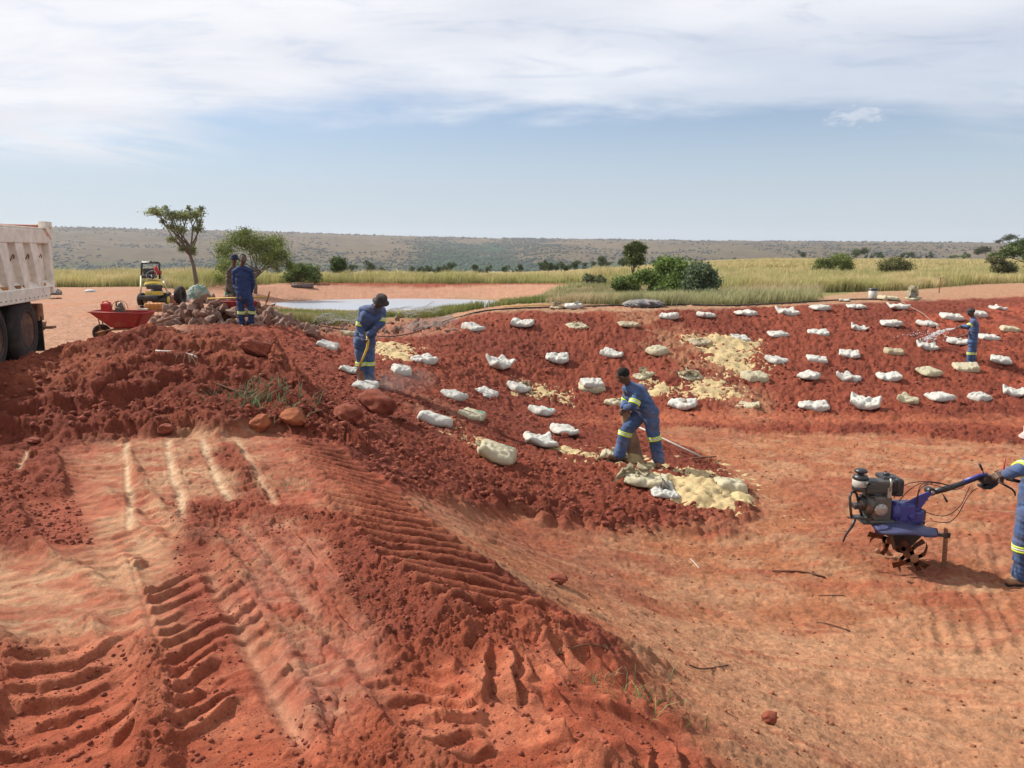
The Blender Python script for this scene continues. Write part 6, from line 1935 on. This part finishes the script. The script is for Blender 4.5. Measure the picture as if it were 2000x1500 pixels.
# ------------------------------------------------------------ small yellow tractor seen from the front
py_ = GS(300, 603); yy_ = py_.y
TY = thing('yellow_tractor', 'small yellow tractor with black roll bar parked beyond the wheelbarrow', 'tractor', py_)
def Y(X, Yp, dy=0.0): return D(X / 4, 380 + Yp / 4, yy_ + dy)     # from a 4x enlargement
def yp(name, b, m, parent=TY): return b.build(name, m, parent, TY.location)
b = MB()
rows = []
for j in range(8):
    t = j / 7; dyy = .0 + 1.0 * t
    z0 = 700 - 30 * math.sin(t * 1.5)
    row = []
    for i in range(11):
        a = math.pi * i / 10; row.append(Y(1205 - 88 * math.cos(a) * (1 - .08 * t), z0 + 45 - 52 * math.sin(a) ** .5, dyy))
    rows.append(row)
b.sheet(rows); bmesh.ops.solidify(b.bm, geom=b.bm.faces[:], thickness=.03)
bon = yp('bonnet', b, M_YEL)
b = MB(); b.box(Y(1205, 722, -.02), (.52, .06, .14), bevel=.03); yp('grille', b, M_BLACK, bon)
b = MB(); b.box(Y(1205, 770, -.02), (.58, .08, .13), bevel=.02); ns = yp('nose_panel', b, M_YEL)
for X in (1168, 1272):
    b = MB(); b.box(Y(X, 762, -.07), (.10, .03, .06), bevel=.01); yp('headlight', b, mat('lamp_glass', (.45, .42, .32), .2, spec=.6), ns)
b = MB(); b.box(Y(1205, 800, .3), (.62, 1.0, .12), bevel=.02); b.box(Y(1215, 822, .05), (.66, .2, .10), bevel=.02); yp('chassis', b, M_BLACK)
b = MB(); b.tube([Y(1105, 690, .9), Y(1108, 540, .95), Y(1112, 532, .95), Y(1240, 532, .95), Y(1245, 540, .95), Y(1248, 660, .9)], .035, 8); b.tube([Y(1178, 530, .95), Y(1178, 516, .95)], [.04, .03], 10); rb = yp('roll_bar', b, M_BLACK)
b = MB(); b.box(Y(1165, 640, .7), (.42, .35, .12), bevel=.05); b.box(Y(1165, 610, .85), (.40, .1, .3), bevel=.04); yp('seat', b, M_BLACK)
b = MB()
for k in range(20):
    a0 = 2 * math.pi * k / 20; a1 = 2 * math.pi * (k + 1) / 20; c0 = Y(1185, 628, .5)
    b.tube([c0 + Vector((math.cos(a0) * .17, math.sin(a0) * .08, math.sin(a0) * .13)), c0 + Vector((math.cos(a1) * .17, math.sin(a1) * .08, math.sin(a1) * .13))], .014, 6)
b.tube([Y(1185, 628, .5), Y(1190, 660, .35)], .02, 8); yp('steering_wheel', b, M_BLACK)
b = MB(); b._lathe(Y(1222, 625, .72), [(.05, 0), (.065, .02), (.065, .22), (.03, .27), (.02, .30)], Vector((0, 0, 1)), 16, 0); yp('fire_extinguisher', b, M_REDB)
b = MB(); b.box(Y(1245, 610, .8), (.12, .12, .14), bevel=.02); yp('tail_lamp_box', b, M_RED)
for sg, X0, X1 in ((-1, 1105, 1098), (1, 1262, 1310)):
    b = MB(); b.tube([Y(X0, 640, .8), Y((X0 + X1) / 2, 700, .4), Y(X1, 770, 0)], [.04, .035, .03], 8); yp('side_arm', b, mat('pale_yellow_arm', (.42, .38, .24), .5, var=.15))
for X in (1112, 1300):
    c0 = Y(X, 815, .25); c0.z = py_.z + .24
    b = MB(); b._lathe(c0 - Vector((.09, 0, 0)), [(.12, 0), (.21, .0), (.24, .03), (.24, .13), (.21, .16), (.12, .16)], Vector((1, 0, 0)), 28, 0, True); w_ = yp('wheel', b, M_RUBBER)
    b = MB(); b._lathe(c0 - Vector((.095, 0, 0)), [(.02, 0), (.13, .0), (.13, .17), (.02, .17)], Vector((1, 0, 0)), 20, 0); yp('rim', b, M_YEL, w_)
    c1 = c0 + Vector((0, 1.15, .08))
    b = MB(); b._lathe(c1 - Vector((.13, 0, 0)), [(.14, 0), (.28, .0), (.32, .04), (.32, .18), (.28, .22), (.14, .22)], Vector((1, 0, 0)), 28, 0, True); yp('wheel', b, M_RUBBER)


# ------------------------------------------------------------ wheelbarrows
def barrow(name, label, px, py, y, k_, rz, detail=True, sc=1.0):
    o = D(px, py, y); o.z = float(surf_z([o.x], [o.y])[0])
    t = thing(name, label, 'wheelbarrow', o, 'red wheelbarrows', rz)
    t.scale = (sc, sc, sc)
    b = MB()
    top = [(-.62, -.33, .66), (.48, -.36, .62), (.48, .36, .62), (-.62, .33, .66)]; bot = [(-.22, -.2, .30), (.28, -.24, .30), (.28, .24, .30), (-.22, .2, .30)]
    vt = [b.bm.verts.new(v) for v in top]; vb = [b.bm.verts.new(v) for v in bot]
    b.bm.faces.new(vb)
    for i in range(4): b.bm.faces.new((vt[i], vt[(i + 1) % 4], vb[(i + 1) % 4], vb[i]))
    bmesh.ops.bevel(b.bm, geom=[e for e in b.bm.edges if len(e.link_faces) == 2], offset=.05, segments=3, affect='EDGES')
    bmesh.ops.solidify(b.bm, geom=b.bm.faces[:], thickness=.012)
    tray = link('tray', b.mesh('tray', M_RED), t)
    b = MB(); ring = [Vector(v) for v in top]
    for i in range(4): b.tube([ring[i], ring[(i + 1) % 4]], .014, 8)
    link('rim_tube', b.mesh('rim_tube', M_RED), tray)
    b = MB()
    for s in (-1, 1):
        b.tube([(-.62, s * .06, .20), (-.3, s * .18, .27), (.3, s * .25, .30), (1.0, s * .28, .52)], .016, 8)
        b.tube([(-.55, s * .08, .62), (-.50, s * .08, .19)], .012, 8)
        b.tube([(.38, s * .25, .32), (.46, s * .25, .0), (.30, s * .25, .30)], .013, 8)
    link('frame', b.mesh('frame', M_RUST), t)
    b = MB(); b._lathe((-.52, .05, .19), [(.10, 0), (.165, .0), (.19, .02), (.19, .08), (.165, .10), (.10, .10)], Vector((0, -1, 0)), 28, 0, True); w_ = link('wheel', b.mesh('wheel', M_RUBBER), t)
    b = MB(); b._lathe((-.52, .045, .19), [(.02, 0), (.11, .01), (.11, .08), (.02, .09)], Vector((0, -1, 0)), 20, 0); link('rim', b.mesh('rim', M_RUST), w_)
    return t


WB = barrow('wheelbarrow', 'red wheelbarrow carrying a red fuel can and a small pump, behind the soil mound', 250, 668, 16.4, 1, R(4), sc=.98)
WB2 = barrow('wheelbarrow', 'red wheelbarrow standing between the rubble and the two men', 476, 636, ya_ + 1.55, 1, R(14), sc=.85)
o = WB.location


def small(name, label, cat, loc): return thing(name, label, cat, loc)


# fuel can and pump in the barrow
fc = D(208, 604, 16.3); t = small('fuel_can', 'red fuel can standing in the front of the wheelbarrow', 'fuel can', fc)
b = MB(); b.box(fc + Vector((0, 0, .0)), (.19, .14, .26), bevel=.03); b.box(fc + Vector((0, -.072, 0)), (.13, .01, .03), bevel=.003); b.box(fc + Vector((0, -.072, .06)), (.13, .01, .02), bevel=.003); cn = b.build('can_body', M_REDB, t)
b = MB(); b.tube([fc + Vector((-.07, 0, .13)), fc + Vector((-.05, 0, .17)), fc + Vector((.03, 0, .17)), fc + Vector((.05, 0, .13))], .012, 8); b.build('handle', M_REDB, t)
b = MB(); b._lathe(fc + Vector((.07, 0, .12)), [(.025, 0), (.025, .03), (.012, .035)], Vector((0, 0, 1)), 12, 0); b.build('cap', M_REDB, t)
pc2 = D(234, 602, 16.3); t = small('water_pump', 'small motor pump inside a thin round frame, in the wheelbarrow', 'pump', pc2)
b = MB(); b.box(pc2 - Vector((0, 0, .05)), (.14, .16, .14), bevel=.02); b._lathe(pc2 + Vector((.02, 0, .0)), [(.05, 0), (.06, .03), (.04, .09), (.02, .12)], Vector((0, 0, 1)), 14, 0); b.tube([pc2 + Vector((-.05, 0, 0)), pc2 + Vector((-.06, -.02, .12)), pc2 + Vector((0, -.03, .15))], .014, 8); b.box(pc2 + Vector((.07, 0, -.09)), (.06, .1, .08), bevel=.01); b.build('motor', M_ENG, t)
b = MB(); b.tube([pc2 + Vector((math.cos(k * math.pi / 12) * .135, -.05, math.sin(k * math.pi / 12) * .15)) for k in range(25)], .006, 6); b.tube([pc2 + Vector((math.cos(k * math.pi / 12) * .135, .07, math.sin(k * math.pi / 12) * .15)) for k in range(25)], .006, 6); b.build('ring_frame', M_RUST, t)

# ------------------------------------------------------------ rubble pile: every stone its own thing
stones = []
for k in range(7):
    r_ = np.random.RandomState(200 + k); mb = MB(); mb.sphere((0, 0, 0), 1, 2); me = mb.mesh('stone', [M_STONE if k % 3 else M_STONE2])
    n = len(me.vertices); co = np.empty(n * 3, np.float32); me.vertices.foreach_get('co', co); co = co.reshape(-1, 3).astype(float)
    for _ in range(8):
        nn = r_.normal(size=3); nn /= np.linalg.norm(nn); d = r_.uniform(.35, .75); q = co @ nn; m_ = q > d; co[m_] -= np.outer(q[m_] - d, nn)
    co *= np.array((1.25, .9, .75)) * r_.uniform(.85, 1.15, 3)
    me.vertices.foreach_set('co', co.astype(np.float32).ravel()); me.polygons.foreach_set('use_smooth', np.zeros(len(me.polygons), bool)); me.update()
    stones.append(me)


def stone(me, loc, s, r_, label, group):
    o = link('stone', me, loc=loc); o.rotation_euler = (r_.uniform(0, 6), r_.uniform(0, 6), r_.uniform(0, 6)); o.scale = (s, s, s)
    tag(o, label, 'stone', group); return o


rr_ = random.Random(41)
prof = [(300, 637, 637), (330, 603, 640), (370, 592, 640), (410, 582, 640), (440, 584, 640), (490, 594, 642), (520, 598, 640), (545, 620, 640), (585, 635, 648), (622, 646, 655)]
cen = D(430, 640, 20.6)
for i in range(215):
    px = rr_.uniform(300, 620) if i > 60 else rr_.uniform(330, 540)
    topy = np.interp(px, [p[0] for p in prof], [p[1] for p in prof]); boty = np.interp(px, [p[0] for p in prof], [p[2] for p in prof])
    f = rr_.random() ** .8
    y = 19.6 + 1.9 * f + rr_.uniform(-.2, .3)
    py = boty + (topy - boty) * f
    p = D(px, py, y); gzv = float(surf_z([p.x], [p.y])[0]); p.z = max(p.z, gzv + .02)
    s = rr_.uniform(.09, .19) * (1.25 if rr_.random() < .2 else 1)
    zl = 'left end of' if px < 360 else 'middle of' if px < 440 else 'right half of' if px < 545 else 'low right tail of'
    zl = f"{'big' if s > .17 else 'broken'} {'grey brown' if (i % 7) % 3 == 0 else 'reddish'} stone in the {zl} the rubble pile"
    stone(stones[i % 7], p, s, rr_, zl, 'stones of the rubble pile')
    # fill stones below so the pile is solid
    if p.z - gzv > .3 and i % 2 == 0:
        stone(stones[(i + 3) % 7], Vector((p.x + .03, p.y + .12, (p.z + gzv) / 2)), s * 1.3, rr_, zl, 'stones of the rubble pile')
# stones under the wire netting in the spillway
for i in range(110):
    px = rr_.uniform(612, 890); cy = 640 if px < 700 else 646
    py = cy + rr_.uniform(-24, 14) * (1 if px < 820 else .5)
    p = GS(px, py); p.z += .03
    stone(stones[i % 7], p, rr_.uniform(.06, .13), rr_, 'grey brown stone in the spillway under the wire netting', 'stones under the wire netting')

# wire netting: two crumpled sheets of diamond mesh
def netting(label, c0, c1, c2, c3, nu, nv, lift, seed, rad=.0045):
    P0, P1, P2, P3 = [G(*c) for c in (c0, c1, c2, c3)]
    b = MB()
    def pt(u, v):
        p = (P0 * (1 - u) + P1 * u) * (1 - v) + (P3 * (1 - u) + P2 * u) * v
        w = float(fbm(np.array([u * 4 + seed]), np.array([v * 3.0]), 3)[0])
        z = float(surf_z([p.x], [p.y])[0])
        return Vector((p.x + (w - .5) * .3, p.y, z + .08 + lift * w))
    g = [[pt(i / nu, (j + (.5 if i % 2 else 0)) / nv) for j in range(nv)] for i in range(nu + 1)]
    for i in range(nu):
        for j in range(nv):
            b.tube([g[i][j], g[i + 1][j]], rad, 3, cap=False)
            jj = j - 1 if i % 2 == 0 else j + 1
            if 0 <= jj < nv: b.tube([g[i][j], g[i + 1][jj]], rad, 3, cap=False)
    o = b.build('wire_netting', M_GALV); tag(o, label, 'netting', 'wire netting over the spillway')


netting('crumpled grey wire netting over stones, left of the hatted man', (612, 648), (720, 652), (735, 622), (640, 622), 30, 16, .35, 1)
netting('upright curl of wire netting against the green grass, right of the hatted man', (738, 640), (862, 632), (840, 612), (748, 615), 28, 12, .55, 7)
netting('flat wire netting on the red spillway slope, farthest right', (780, 662), (895, 640), (880, 622), (800, 640), 26, 13, .12, 12)

# ------------------------------------------------------------ heap of gear round the foot of the thorn tree
def crumpled(name, label, cat, px, py, w, h, m, seed, dy=0, flat=1.0):
    p = GS(px, py); k = mpx(p); r_ = np.random.RandomState(seed)
    mb = MB(); mb.sphere((0, 0, 0), 1, 5); me = mb.mesh(name, m)
    n = len(me.vertices); co = np.empty(n * 3, np.float32); me.vertices.foreach_get('co', co); co = co.reshape(-1, 3).astype(float)
    a = co[:, 0] * 2.2 + co[:, 2] * 1.4 + seed; b_ = co[:, 1] * 2.2 - co[:, 2] * 1.9
    f = (1 - np.abs(2 * fbm(a, b_, 4) - 1)); g_ = 1 - np.abs(2 * fbm(a * 2.4, b_ * 2.4 + 3, 3) - 1)
    co *= (.62 + .45 * f + .22 * (g_ - .5))[:, None]
    co[:, 2] = np.maximum(co[:, 2], -.35)
    co = co / np.abs(co).max(0) * np.array((w * k / 2, w * k * .38, h * k * .72 * flat))
    me.vertices.foreach_set('co', co.astype(np.float32).ravel()); me.update()
    o = link(name, me, loc=p + Vector((0, dy, h * k * .22))); tag(o, label, cat); return o


crumpled('tarpaulin', 'dark grey tarpaulin folded into a low heap on the dam rim', 'tarpaulin', 1257, 599, 86, 15, M_TARP, 3)
crumpled('tarpaulin', 'pale green tarpaulin heaped round the foot of the thorn tree', 'tarpaulin', 388, 585, 46, 32, mat('green_tarpaulin', (.13, .20, .16), .7, var=.3, scale=5, bump=.5, dust=(.34, .34, .30), dustamt=.5), 5)
crumpled('plastic_sheet', 'white plastic sheeting bundled left of the green tarpaulin', 'plastic sheet', 352, 590, 40, 20, mat('white_plastic_sheet', (.42, .41, .40), .5, var=.2, scale=6, bump=.5), 6)
crumpled('cloth_bundle', 'salmon coloured bundle lying between rubble and yellow tractor', 'bundle', 338, 598, 24, 22, mat('salmon_cloth', (.36, .13, .09), .8, var=.3), 7)
crumpled('cloth_bundle', 'dark bundle of jackets on top of the salmon bundle', 'bundle', 331, 585, 12, 16, M_BLACK, 8)
crumpled('litter_heap', 'heap of pale litter and rags behind the rear of the truck', 'litter', 104, 576, 34, 14, M_TARP, 9)
crumpled('plastic_sheet', 'flat white plastic bag far off on the yard', 'plastic sheet', 176, 571, 22, 6, mat('white_plastic_sheet', (0, 0, 0)), 10)
crumpled('litter_heap', 'thin dark branch litter on the yard edge below the golden grass', 'litter', 108, 584, 26, 4, M_RUST, 11)
# orange mixer drum on a wire stand, and a grey bucket
pm = GS(303, 618); t = thing('mixer_drum', 'orange half drum on a wire stand beside the white bucket', 'drum', pm); k = mpx(pm)
c0 = D(303, 600, pm.y)
b = MB(); b.box(c0, (38 * k, .35, 17 * k), bevel=.08); b.build('drum', M_ORANGE, t)
b = MB()
for X in (284, 292, 300, 308, 316, 322): b.tube([D(X, 590, pm.y - .19), D(X + 1, 620, pm.y - .22)], .008, 5)
b.tube([D(281, 607, pm.y - .2), D(323, 607, pm.y - .2)], .008, 5); b.build('wire_stand', M_RUST, t)
pb2 = GS(279, 622); t = thing('bucket', 'grey white plastic bucket left of the orange drum', 'bucket', pb2)
b = MB(); b._lathe(pb2 + Vector((0, 0, .0)), [(.12, 0), (.125, .01), (.15, .28), (.155, .29), (.14, .29), (.12, .05)], Vector((0, 0, 1)), 20, 0); b.build('bucket_body', M_CREAM, t)
b = MB(); b.tube([pb2 + Vector((math.cos(a * .3) * .15, -.02, .28 + math.sin(a * .3) * .1)) for a in range(0, 11)], .005, 5); b.build('handle', M_GALV, t)
# rim bucket, post
pr = GS(1704, 584); t = thing('bucket', 'white bucket with a black rim on the far dam rim', 'bucket', pr)
b = MB(); b._lathe(pr, [(.15, 0), (.155, .01), (.175, .36), (.13, .36), (.12, .05)], Vector((0, 0, 1)), 22, 0); bb = b.build('bucket_body', M_CREAM, t)
b = MB(); b._lathe(pr + Vector((0, 0, .35)), [(.178, 0), (.188, .02), (.186, .09), (.15, .09)], Vector((0, 0, 1)), 22, 0); b.build('lid_rim', M_BLACK, t)
pq = GS(1834, 573); t = thing('marker_post', 'thin dark iron post standing alone at the meadow edge', 'post', pq); kk = mpx(pq)
b = MB(); b.tube([pq, pq + Vector((0, 0, 30 * kk))], .022, 8); b.build('post', M_RUST, t); b = MB(); b.box(pq + Vector((0, 0, 30 * kk)), (.09, .05, .04), bevel=.01); b.build('post_head', M_RUST, t)
# rolled gabion mesh on the far pond bank
pg = GS(590, 562); kg = mpx(pg); t = thing('mesh_roll', 'roll of grey wire mesh lying on the far bank of the pond', 'mesh roll', pg)
b = MB(); b.tube([pg + Vector((-20 * kg, 0, .16)), pg + Vector((22 * kg, 0, .12))], [.17, .15], 14); b.build('roll', mat('roll_wire', (.16, .13, .12), .8, var=.5, scale=12, bump=.6), t)
for k_ in range(5):
    b = MB(); b.tube([pg + Vector(((-22 + k_ * 6) * kg, -.1, .30)), pg + Vector(((-6 + k_ * 6) * kg, .1, .36 - .04 * k_))], .03, 6); b.build('loose_bar', M_RUST, t)


# ------------------------------------------------------------ hoses and tools
def along(name, label, cat, pts, rad, m, lift=.02, step=4, group=None):
    v = []
    for i in range(len(pts) - 1):
        for j in range(step):
            f = j / step; v.append((pts[i][0] + (pts[i + 1][0] - pts[i][0]) * f, pts[i][1] + (pts[i + 1][1] - pts[i][1]) * f))
    v.append(pts[-1])
    w_ = []
    for q in v:
        p = GS(*q); p.z += lift; w_.append(p)
    for _ in range(2): w_ = [w_[0]] + [(w_[i - 1] + w_[i] * 2 + w_[i + 1]) / 4 for i in range(1, len(w_) - 1)] + [w_[-1]]
    b = MB(); b.tube(w_, rad, 7); o = b.build(name, m); tag(o, label, cat, group); return o


along('hose', 'black hose running along the far dam rim', 'hose', [(900, 622), (960, 608), (1060, 604), (1180, 600), (1300, 598), (1420, 600), (1500, 598), (1600, 590), (1700, 586), (1760, 590)], .028, M_HOSE, .04)
along('hose', 'black hose lying across the spillway below the rubble', 'hose', [(500, 640), (560, 636), (620, 642), (680, 652), (760, 668), (800, 660), (850, 640), (900, 622)], .016, M_HOSE, .05)
along('hose', 'dusty hose leading down the slope to the man spraying', 'hose', [(1760, 592), (1790, 612), (1810, 625), (1835, 648), (1850, 668), (1875, 662), (1890, 655)], .022, mat('dusty_hose', (.22, .11, .08), .8, var=.2), .05)
along('hose', 'yellow hose lying beside the grass on the dam rim', 'hose', [(925, 603), (965, 598), (985, 602), (1040, 600), (1075, 599)], .016, M_YHAN, .04)
b = MB(); b.tube([D(1888, 640, pe_.y - .2), D(1878, 637, pe_.y - .1), D(1866, 641, pe_.y - .05)], [.018, .02, .014], 8); nz_ = b.build('hose_nozzle', M_BLACK); tag(nz_, 'short dark hose nozzle held by the man on the far slope', 'nozzle')
# water jet: many short drops along falling arcs
rj = np.random.RandomState(12); b = MB()
a0 = D(1866, 641, pe_.y - .05); a1 = GS(1806, 676) + Vector((0, 0, .15))
for k in range(150):
    f = rj.rand() ** .8; p = a0.lerp(a1, f) + Vector((0, 0, .35 * f * (1 - f) + rj.normal() * .05 * (f + .1))) + Vector((0, rj.normal() * .08 * f, 0)); d = (a1 - a0).normalized() * rj.uniform(.03, .12)
    b.tube([p, p + d + Vector((0, 0, -.02))], [.004, .009 + .008 * rj.rand()], 4)
for k in range(120):
    p = a1 + Vector((rj.normal() * .35, rj.normal() * .25, abs(rj.normal()) * .16)); b.sphere(p, rj.uniform(.006, .016), 1)
wj = bpy.data.materials.new('spray_water'); wj.use_nodes = True; q_ = wj.node_tree.nodes['Principled BSDF']; q_.inputs['Base Color'].default_value = (.75, .76, .78, 1); q_.inputs['Roughness'].default_value = .15; q_.inputs['Alpha'].default_value = .75
o = b.build('water_spray', wj); tag(o, 'white spray of water falling from the hose onto a sack', 'spray', kind='stuff')

# fork of the hatted man
t = thing('garden_fork', 'yellow handled fork with thin dark tines held by the hatted man', 'fork', D(713, 665, pc_.y - .3))
b = MB(); b.tube([D(716, 652, pc_.y - .26), D(719, 666, pc_.y - .32), D(717, 680, pc_.y - .36), D(710, 697, pc_.y - .40), D(704, 710, pc_.y - .42)], [.026, .024, .024, .02, .016], 8); b.build('handle', M_YHAN, t)
b = MB()
b.tube([D(704, 710, pc_.y - .42), D(698, 728, pc_.y - .45)], [.02, .03], 8); b.prism([D(697, 726, pc_.y - .45), D(709, 724, pc_.y - .46), D(712, 746, pc_.y - .5), D(706, 752, pc_.y - .5), D(700, 748, pc_.y - .5)], .012); b.build('blade', M_RUST, t)
b = MB(); b.tube([D(716, 653, pc_.y - .26), D(712, 650, pc_.y - .26), D(721, 648, pc_.y - .26), D(719, 654, pc_.y - .26)], .012, 6); b.build('grip', M_YHAN, t)
# rake on the ground right of the bending man
t = thing('rake', 'rake with pale wooden handle lying on the red soil right of the bending man', 'rake', GS(1388, 905))
r0 = GS(1247, 870); r0.z += .30; r1 = GS(1378, 902); r1.z += .05
b = MB(); b.tube([r0, r0.lerp(r1, .5), r1], .016, 8); b.build('handle', mat('pale_wood', (.42, .38, .33), .7, var=.15), t)
b = MB(); h0 = GS(1350, 906); h1 = GS(1398, 899); h0.z += .05; h1.z += .06; b.tube([h0, h1], .014, 8)
for k_ in range(12):
    q = h0.lerp(h1, k_ / 11); b.tube([q, q + Vector((0, -.02, -.07))], .006, 5)
b.build('rake_head', M_RUST, t)
# the sack being emptied between his hands, powder stream under it
t = thing('emptied_sack', 'upright sack held by the bending man, its torn bottom spilling powder', 'sack', GS(1240, 905))
cz = t.location; top = D(1220, 797, yd_ + .05); bot = D(1242, 903, yd_ + .12)
rows = []
for j in range(15):
    f = j / 14; c_ = top.lerp(bot, f); rw = .06 + .075 * f ** .7; row = []
    for i in range(21):
        a = 2 * math.pi * i / 20; w_ = 1 + .30 * (float(fbm(np.array([a * 1.1]), np.array([f * 5.0]), 3)[0]) - .5) + .08 * math.sin(5 * a + f * 4)
        row.append(c_ + Vector((math.cos(a) * rw * w_, math.sin(a) * rw * .7 * w_, 0)))
    rows.append(row)
b = MB(); b.sheet(rows); b.build('sack_cloth', mat('brown_stained_sack', (.27, .17, .12), .85, var=.35, scale=5, bump=.5, dust=(.42, .33, .17), dustamt=.4, trans=.2), t)
b = MB(); b.capsule(bot + Vector((-.05, 0, .12)), bot + Vector((-.04, 0, .03)), .12, .18, 18); b.build('powder', POWDER, t)
# pole and pick behind the standing men
pp0 = D(405, 583, 20.3); pp1 = D(524, 580, 20.1)
t = thing('pickaxe', 'yellow handled pickaxe held level behind the two standing men', 'pickaxe', pp1)
b = MB(); b.tube([pp0, pp1], .017, 8); b.build('handle', M_YHAN, t); b = MB(); b.tube([D(527, 568, 20.1), D(524, 580, 20.1), D(519, 594, 20.1)], [.012, .03, .012], 6); b.build('pick_head', M_RUST, t)

# ------------------------------------------------------------ weeds, roots and sticks
DRY = (.30, .24, .13); WEED = (.10, .16, .06)
tuft(535, 790, 'uprooted_weeds', 'heap of uprooted green weeds on the mound face above the orange clods', .22, 46, (.06, .09, .04), (.20, .27, .14), 41, .24, .016, 1.8, 5, 'weeds', 'uprooted weeds')
tuft(470, 780, 'uprooted_weeds', 'thin dark uprooted stalks left of the weed heap on the mound', .26, 14, (.05, .06, .03), (.12, .14, .08), 42, .22, .012, 1.9, 4, 'weeds', 'uprooted weeds')
tuft(350, 658, 'uprooted_weeds', 'small grey green weed sprouting near the mound crest', .16, 8, (.10, .13, .08), (.32, .36, .26), 43, .07, .015, 1.2, 5, 'weeds', 'uprooted weeds')
tuft(370, 712, 'uprooted_weeds', 'pale dry root ball on the mound face under a fallen twig', .12, 7, (.2, .15, .1), (.40, .34, .26), 44, .08, .01, 1.5, 5, 'weeds', 'uprooted weeds')
tuft(462, 690, 'uprooted_weeds', 'dry root tangle beneath the cut slab on the mound', .14, 9, (.14, .11, .06), (.30, .26, .16), 45, .13, .01, 1.6, 5, 'weeds', 'uprooted weeds')
tuft(563, 950, 'dry_weed', 'small dried weed on the plateau beside the pale lanes', .07, 16, (.16, .13, .07), (.40, .34, .20), 46, .05, .006, 1.5, 5, 'weeds')
tuft(772, 1136, 'green_sprig', 'tiny fresh green sprig pressed into the soil beside the deep tyre track', .05, 5, (.04, .12, .05), (.09, .24, .10), 47, .02, .016, 1.3, 3, 'weeds')
tuft(1165, 1330, 'trampled_weed', 'trampled straw coloured weed on the torn plateau edge', .045, 14, (.14, .14, .06), (.42, .38, .20), 48, .035, .006, 3.2, 5, 'weeds', 'trampled weeds')
tuft(1235, 1372, 'trampled_weed', 'trampled green grass plant with runners, lowest on the plateau edge', .045, 14, (.10, .14, .04), (.34, .38, .14), 49, .035, .006, 3.2, 5, 'weeds', 'trampled weeds')
tuft(1115, 1300, 'trampled_weed', 'wispy dry stems above the straw coloured weed', .05, 7, (.2, .16, .08), (.40, .34, .2), 50, .05, .005, 3.0, 4, 'weeds', 'trampled weeds')
tuft(880, 609, 'reed_clump', 'bright green reed clump at the near edge of the pond water', .45, 90, (.08, .12, .03), (.24, .28, .08), 51, .42, .03, .6, 6, 'reeds')
def stick(label, pts, rad, m=M_WOOD, lift=.012): along('stick', label, 'stick', pts, rad, m, lift, 3, 'sticks on the ground')
DARKW = mat('root_wood', (.13, .06, .035), .9, var=.3)
stick('long bare stick on the floor in front of the cultivator', [(1508, 1117), (1560, 1118), (1612, 1128)], .010, DARKW)
stick('short curved stick on the floor, centre right', [(1598, 1165), (1620, 1168), (1648, 1166)], .006, DARKW)
stick('straight thin stick in the middle of the lower floor', [(1593, 1216), (1625, 1223), (1660, 1234)], .006, DARKW)
stick('curved twig on the floor near the torn plateau edge', [(1345, 1298), (1375, 1308), (1422, 1300)], .006, DARKW)
stick('forked twig fallen over the mound face', [(305, 692), (345, 690), (375, 702), (385, 712)], .014, mat('pale_wood', (0, 0, 0)))
stick('dark root lying across the mound foot', [(415, 770), (455, 780), (500, 786)], .012, DARKW)
stick('thin twig on the plateau edge among the trampled weeds', [(1090, 1280), (1150, 1290), (1215, 1310)], .004, DARKW)
stick('bleached twig on the floor left of the long stick', [(1348, 1092), (1358, 1106), (1366, 1116)], .005, mat('pale_wood', (0, 0, 0)))

# ------------------------------------------------------------ dust over the hatted man's sack, and the air
def volume_box(name, label, c, size, dens, col, kind='stuff', noisy=None, cat='haze'):
    b = MB()
    if noisy: b.sphere(c, 1, 3, scale=tuple(v / 2 for v in size))
    else: b.box(c, size)
    m = bpy.data.materials.new(name); m.use_nodes = True; w_ = NT(m.node_tree); w_.n.remove(w_.n['Principled BSDF'])
    v = w_.add('ShaderNodeVolumePrincipled'); v.inputs['Color'].default_value = (*col, 1); v.inputs['Density'].default_value = dens; v.inputs['Anisotropy'].default_value = .2
    if noisy:
        tc = w_.add('ShaderNodeTexCoord'); n_ = w_.noise(noisy, tc.outputs['Object'], 4, .6)
        ln = w_.add('ShaderNodeVectorMath', operation='LENGTH'); dv = w_.add('ShaderNodeVectorMath', operation='DIVIDE'); w_.l.new(tc.outputs['Object'], dv.inputs[0]); dv.inputs[1].default_value = tuple(v_ / 2 for v_ in size); w_.l.new(dv.outputs[0], ln.inputs[0])
        fall = w_.ramp(ln.outputs['Value'], 1.0, .15, 0, 1)
        w_.l.new(w_.math('MULTIPLY', w_.math('MULTIPLY', w_.ramp(n_, .35, .7), fall), dens), v.inputs['Density'])
    w_.l.new(v.outputs[0], w_.n['Material Output'].inputs['Volume'])
    o = link(name, b.mesh(name, m, c), loc=c)
    tag(o, label, cat, kind=kind); return o


volume_box('dust_cloud', 'pale dust drifting right of the hatted man', GS(775, 770) + Vector((0, 0, .22)), (1.7, .8, .7), 1.6, (.95, .85, .75), noisy=2.2, cat='dust')
volume_box('haze', 'thin pale blue air over the whole landscape', Vector((0, 1700, 20)), (6400, 3900, 130), .00012, (.86, .89, .97))
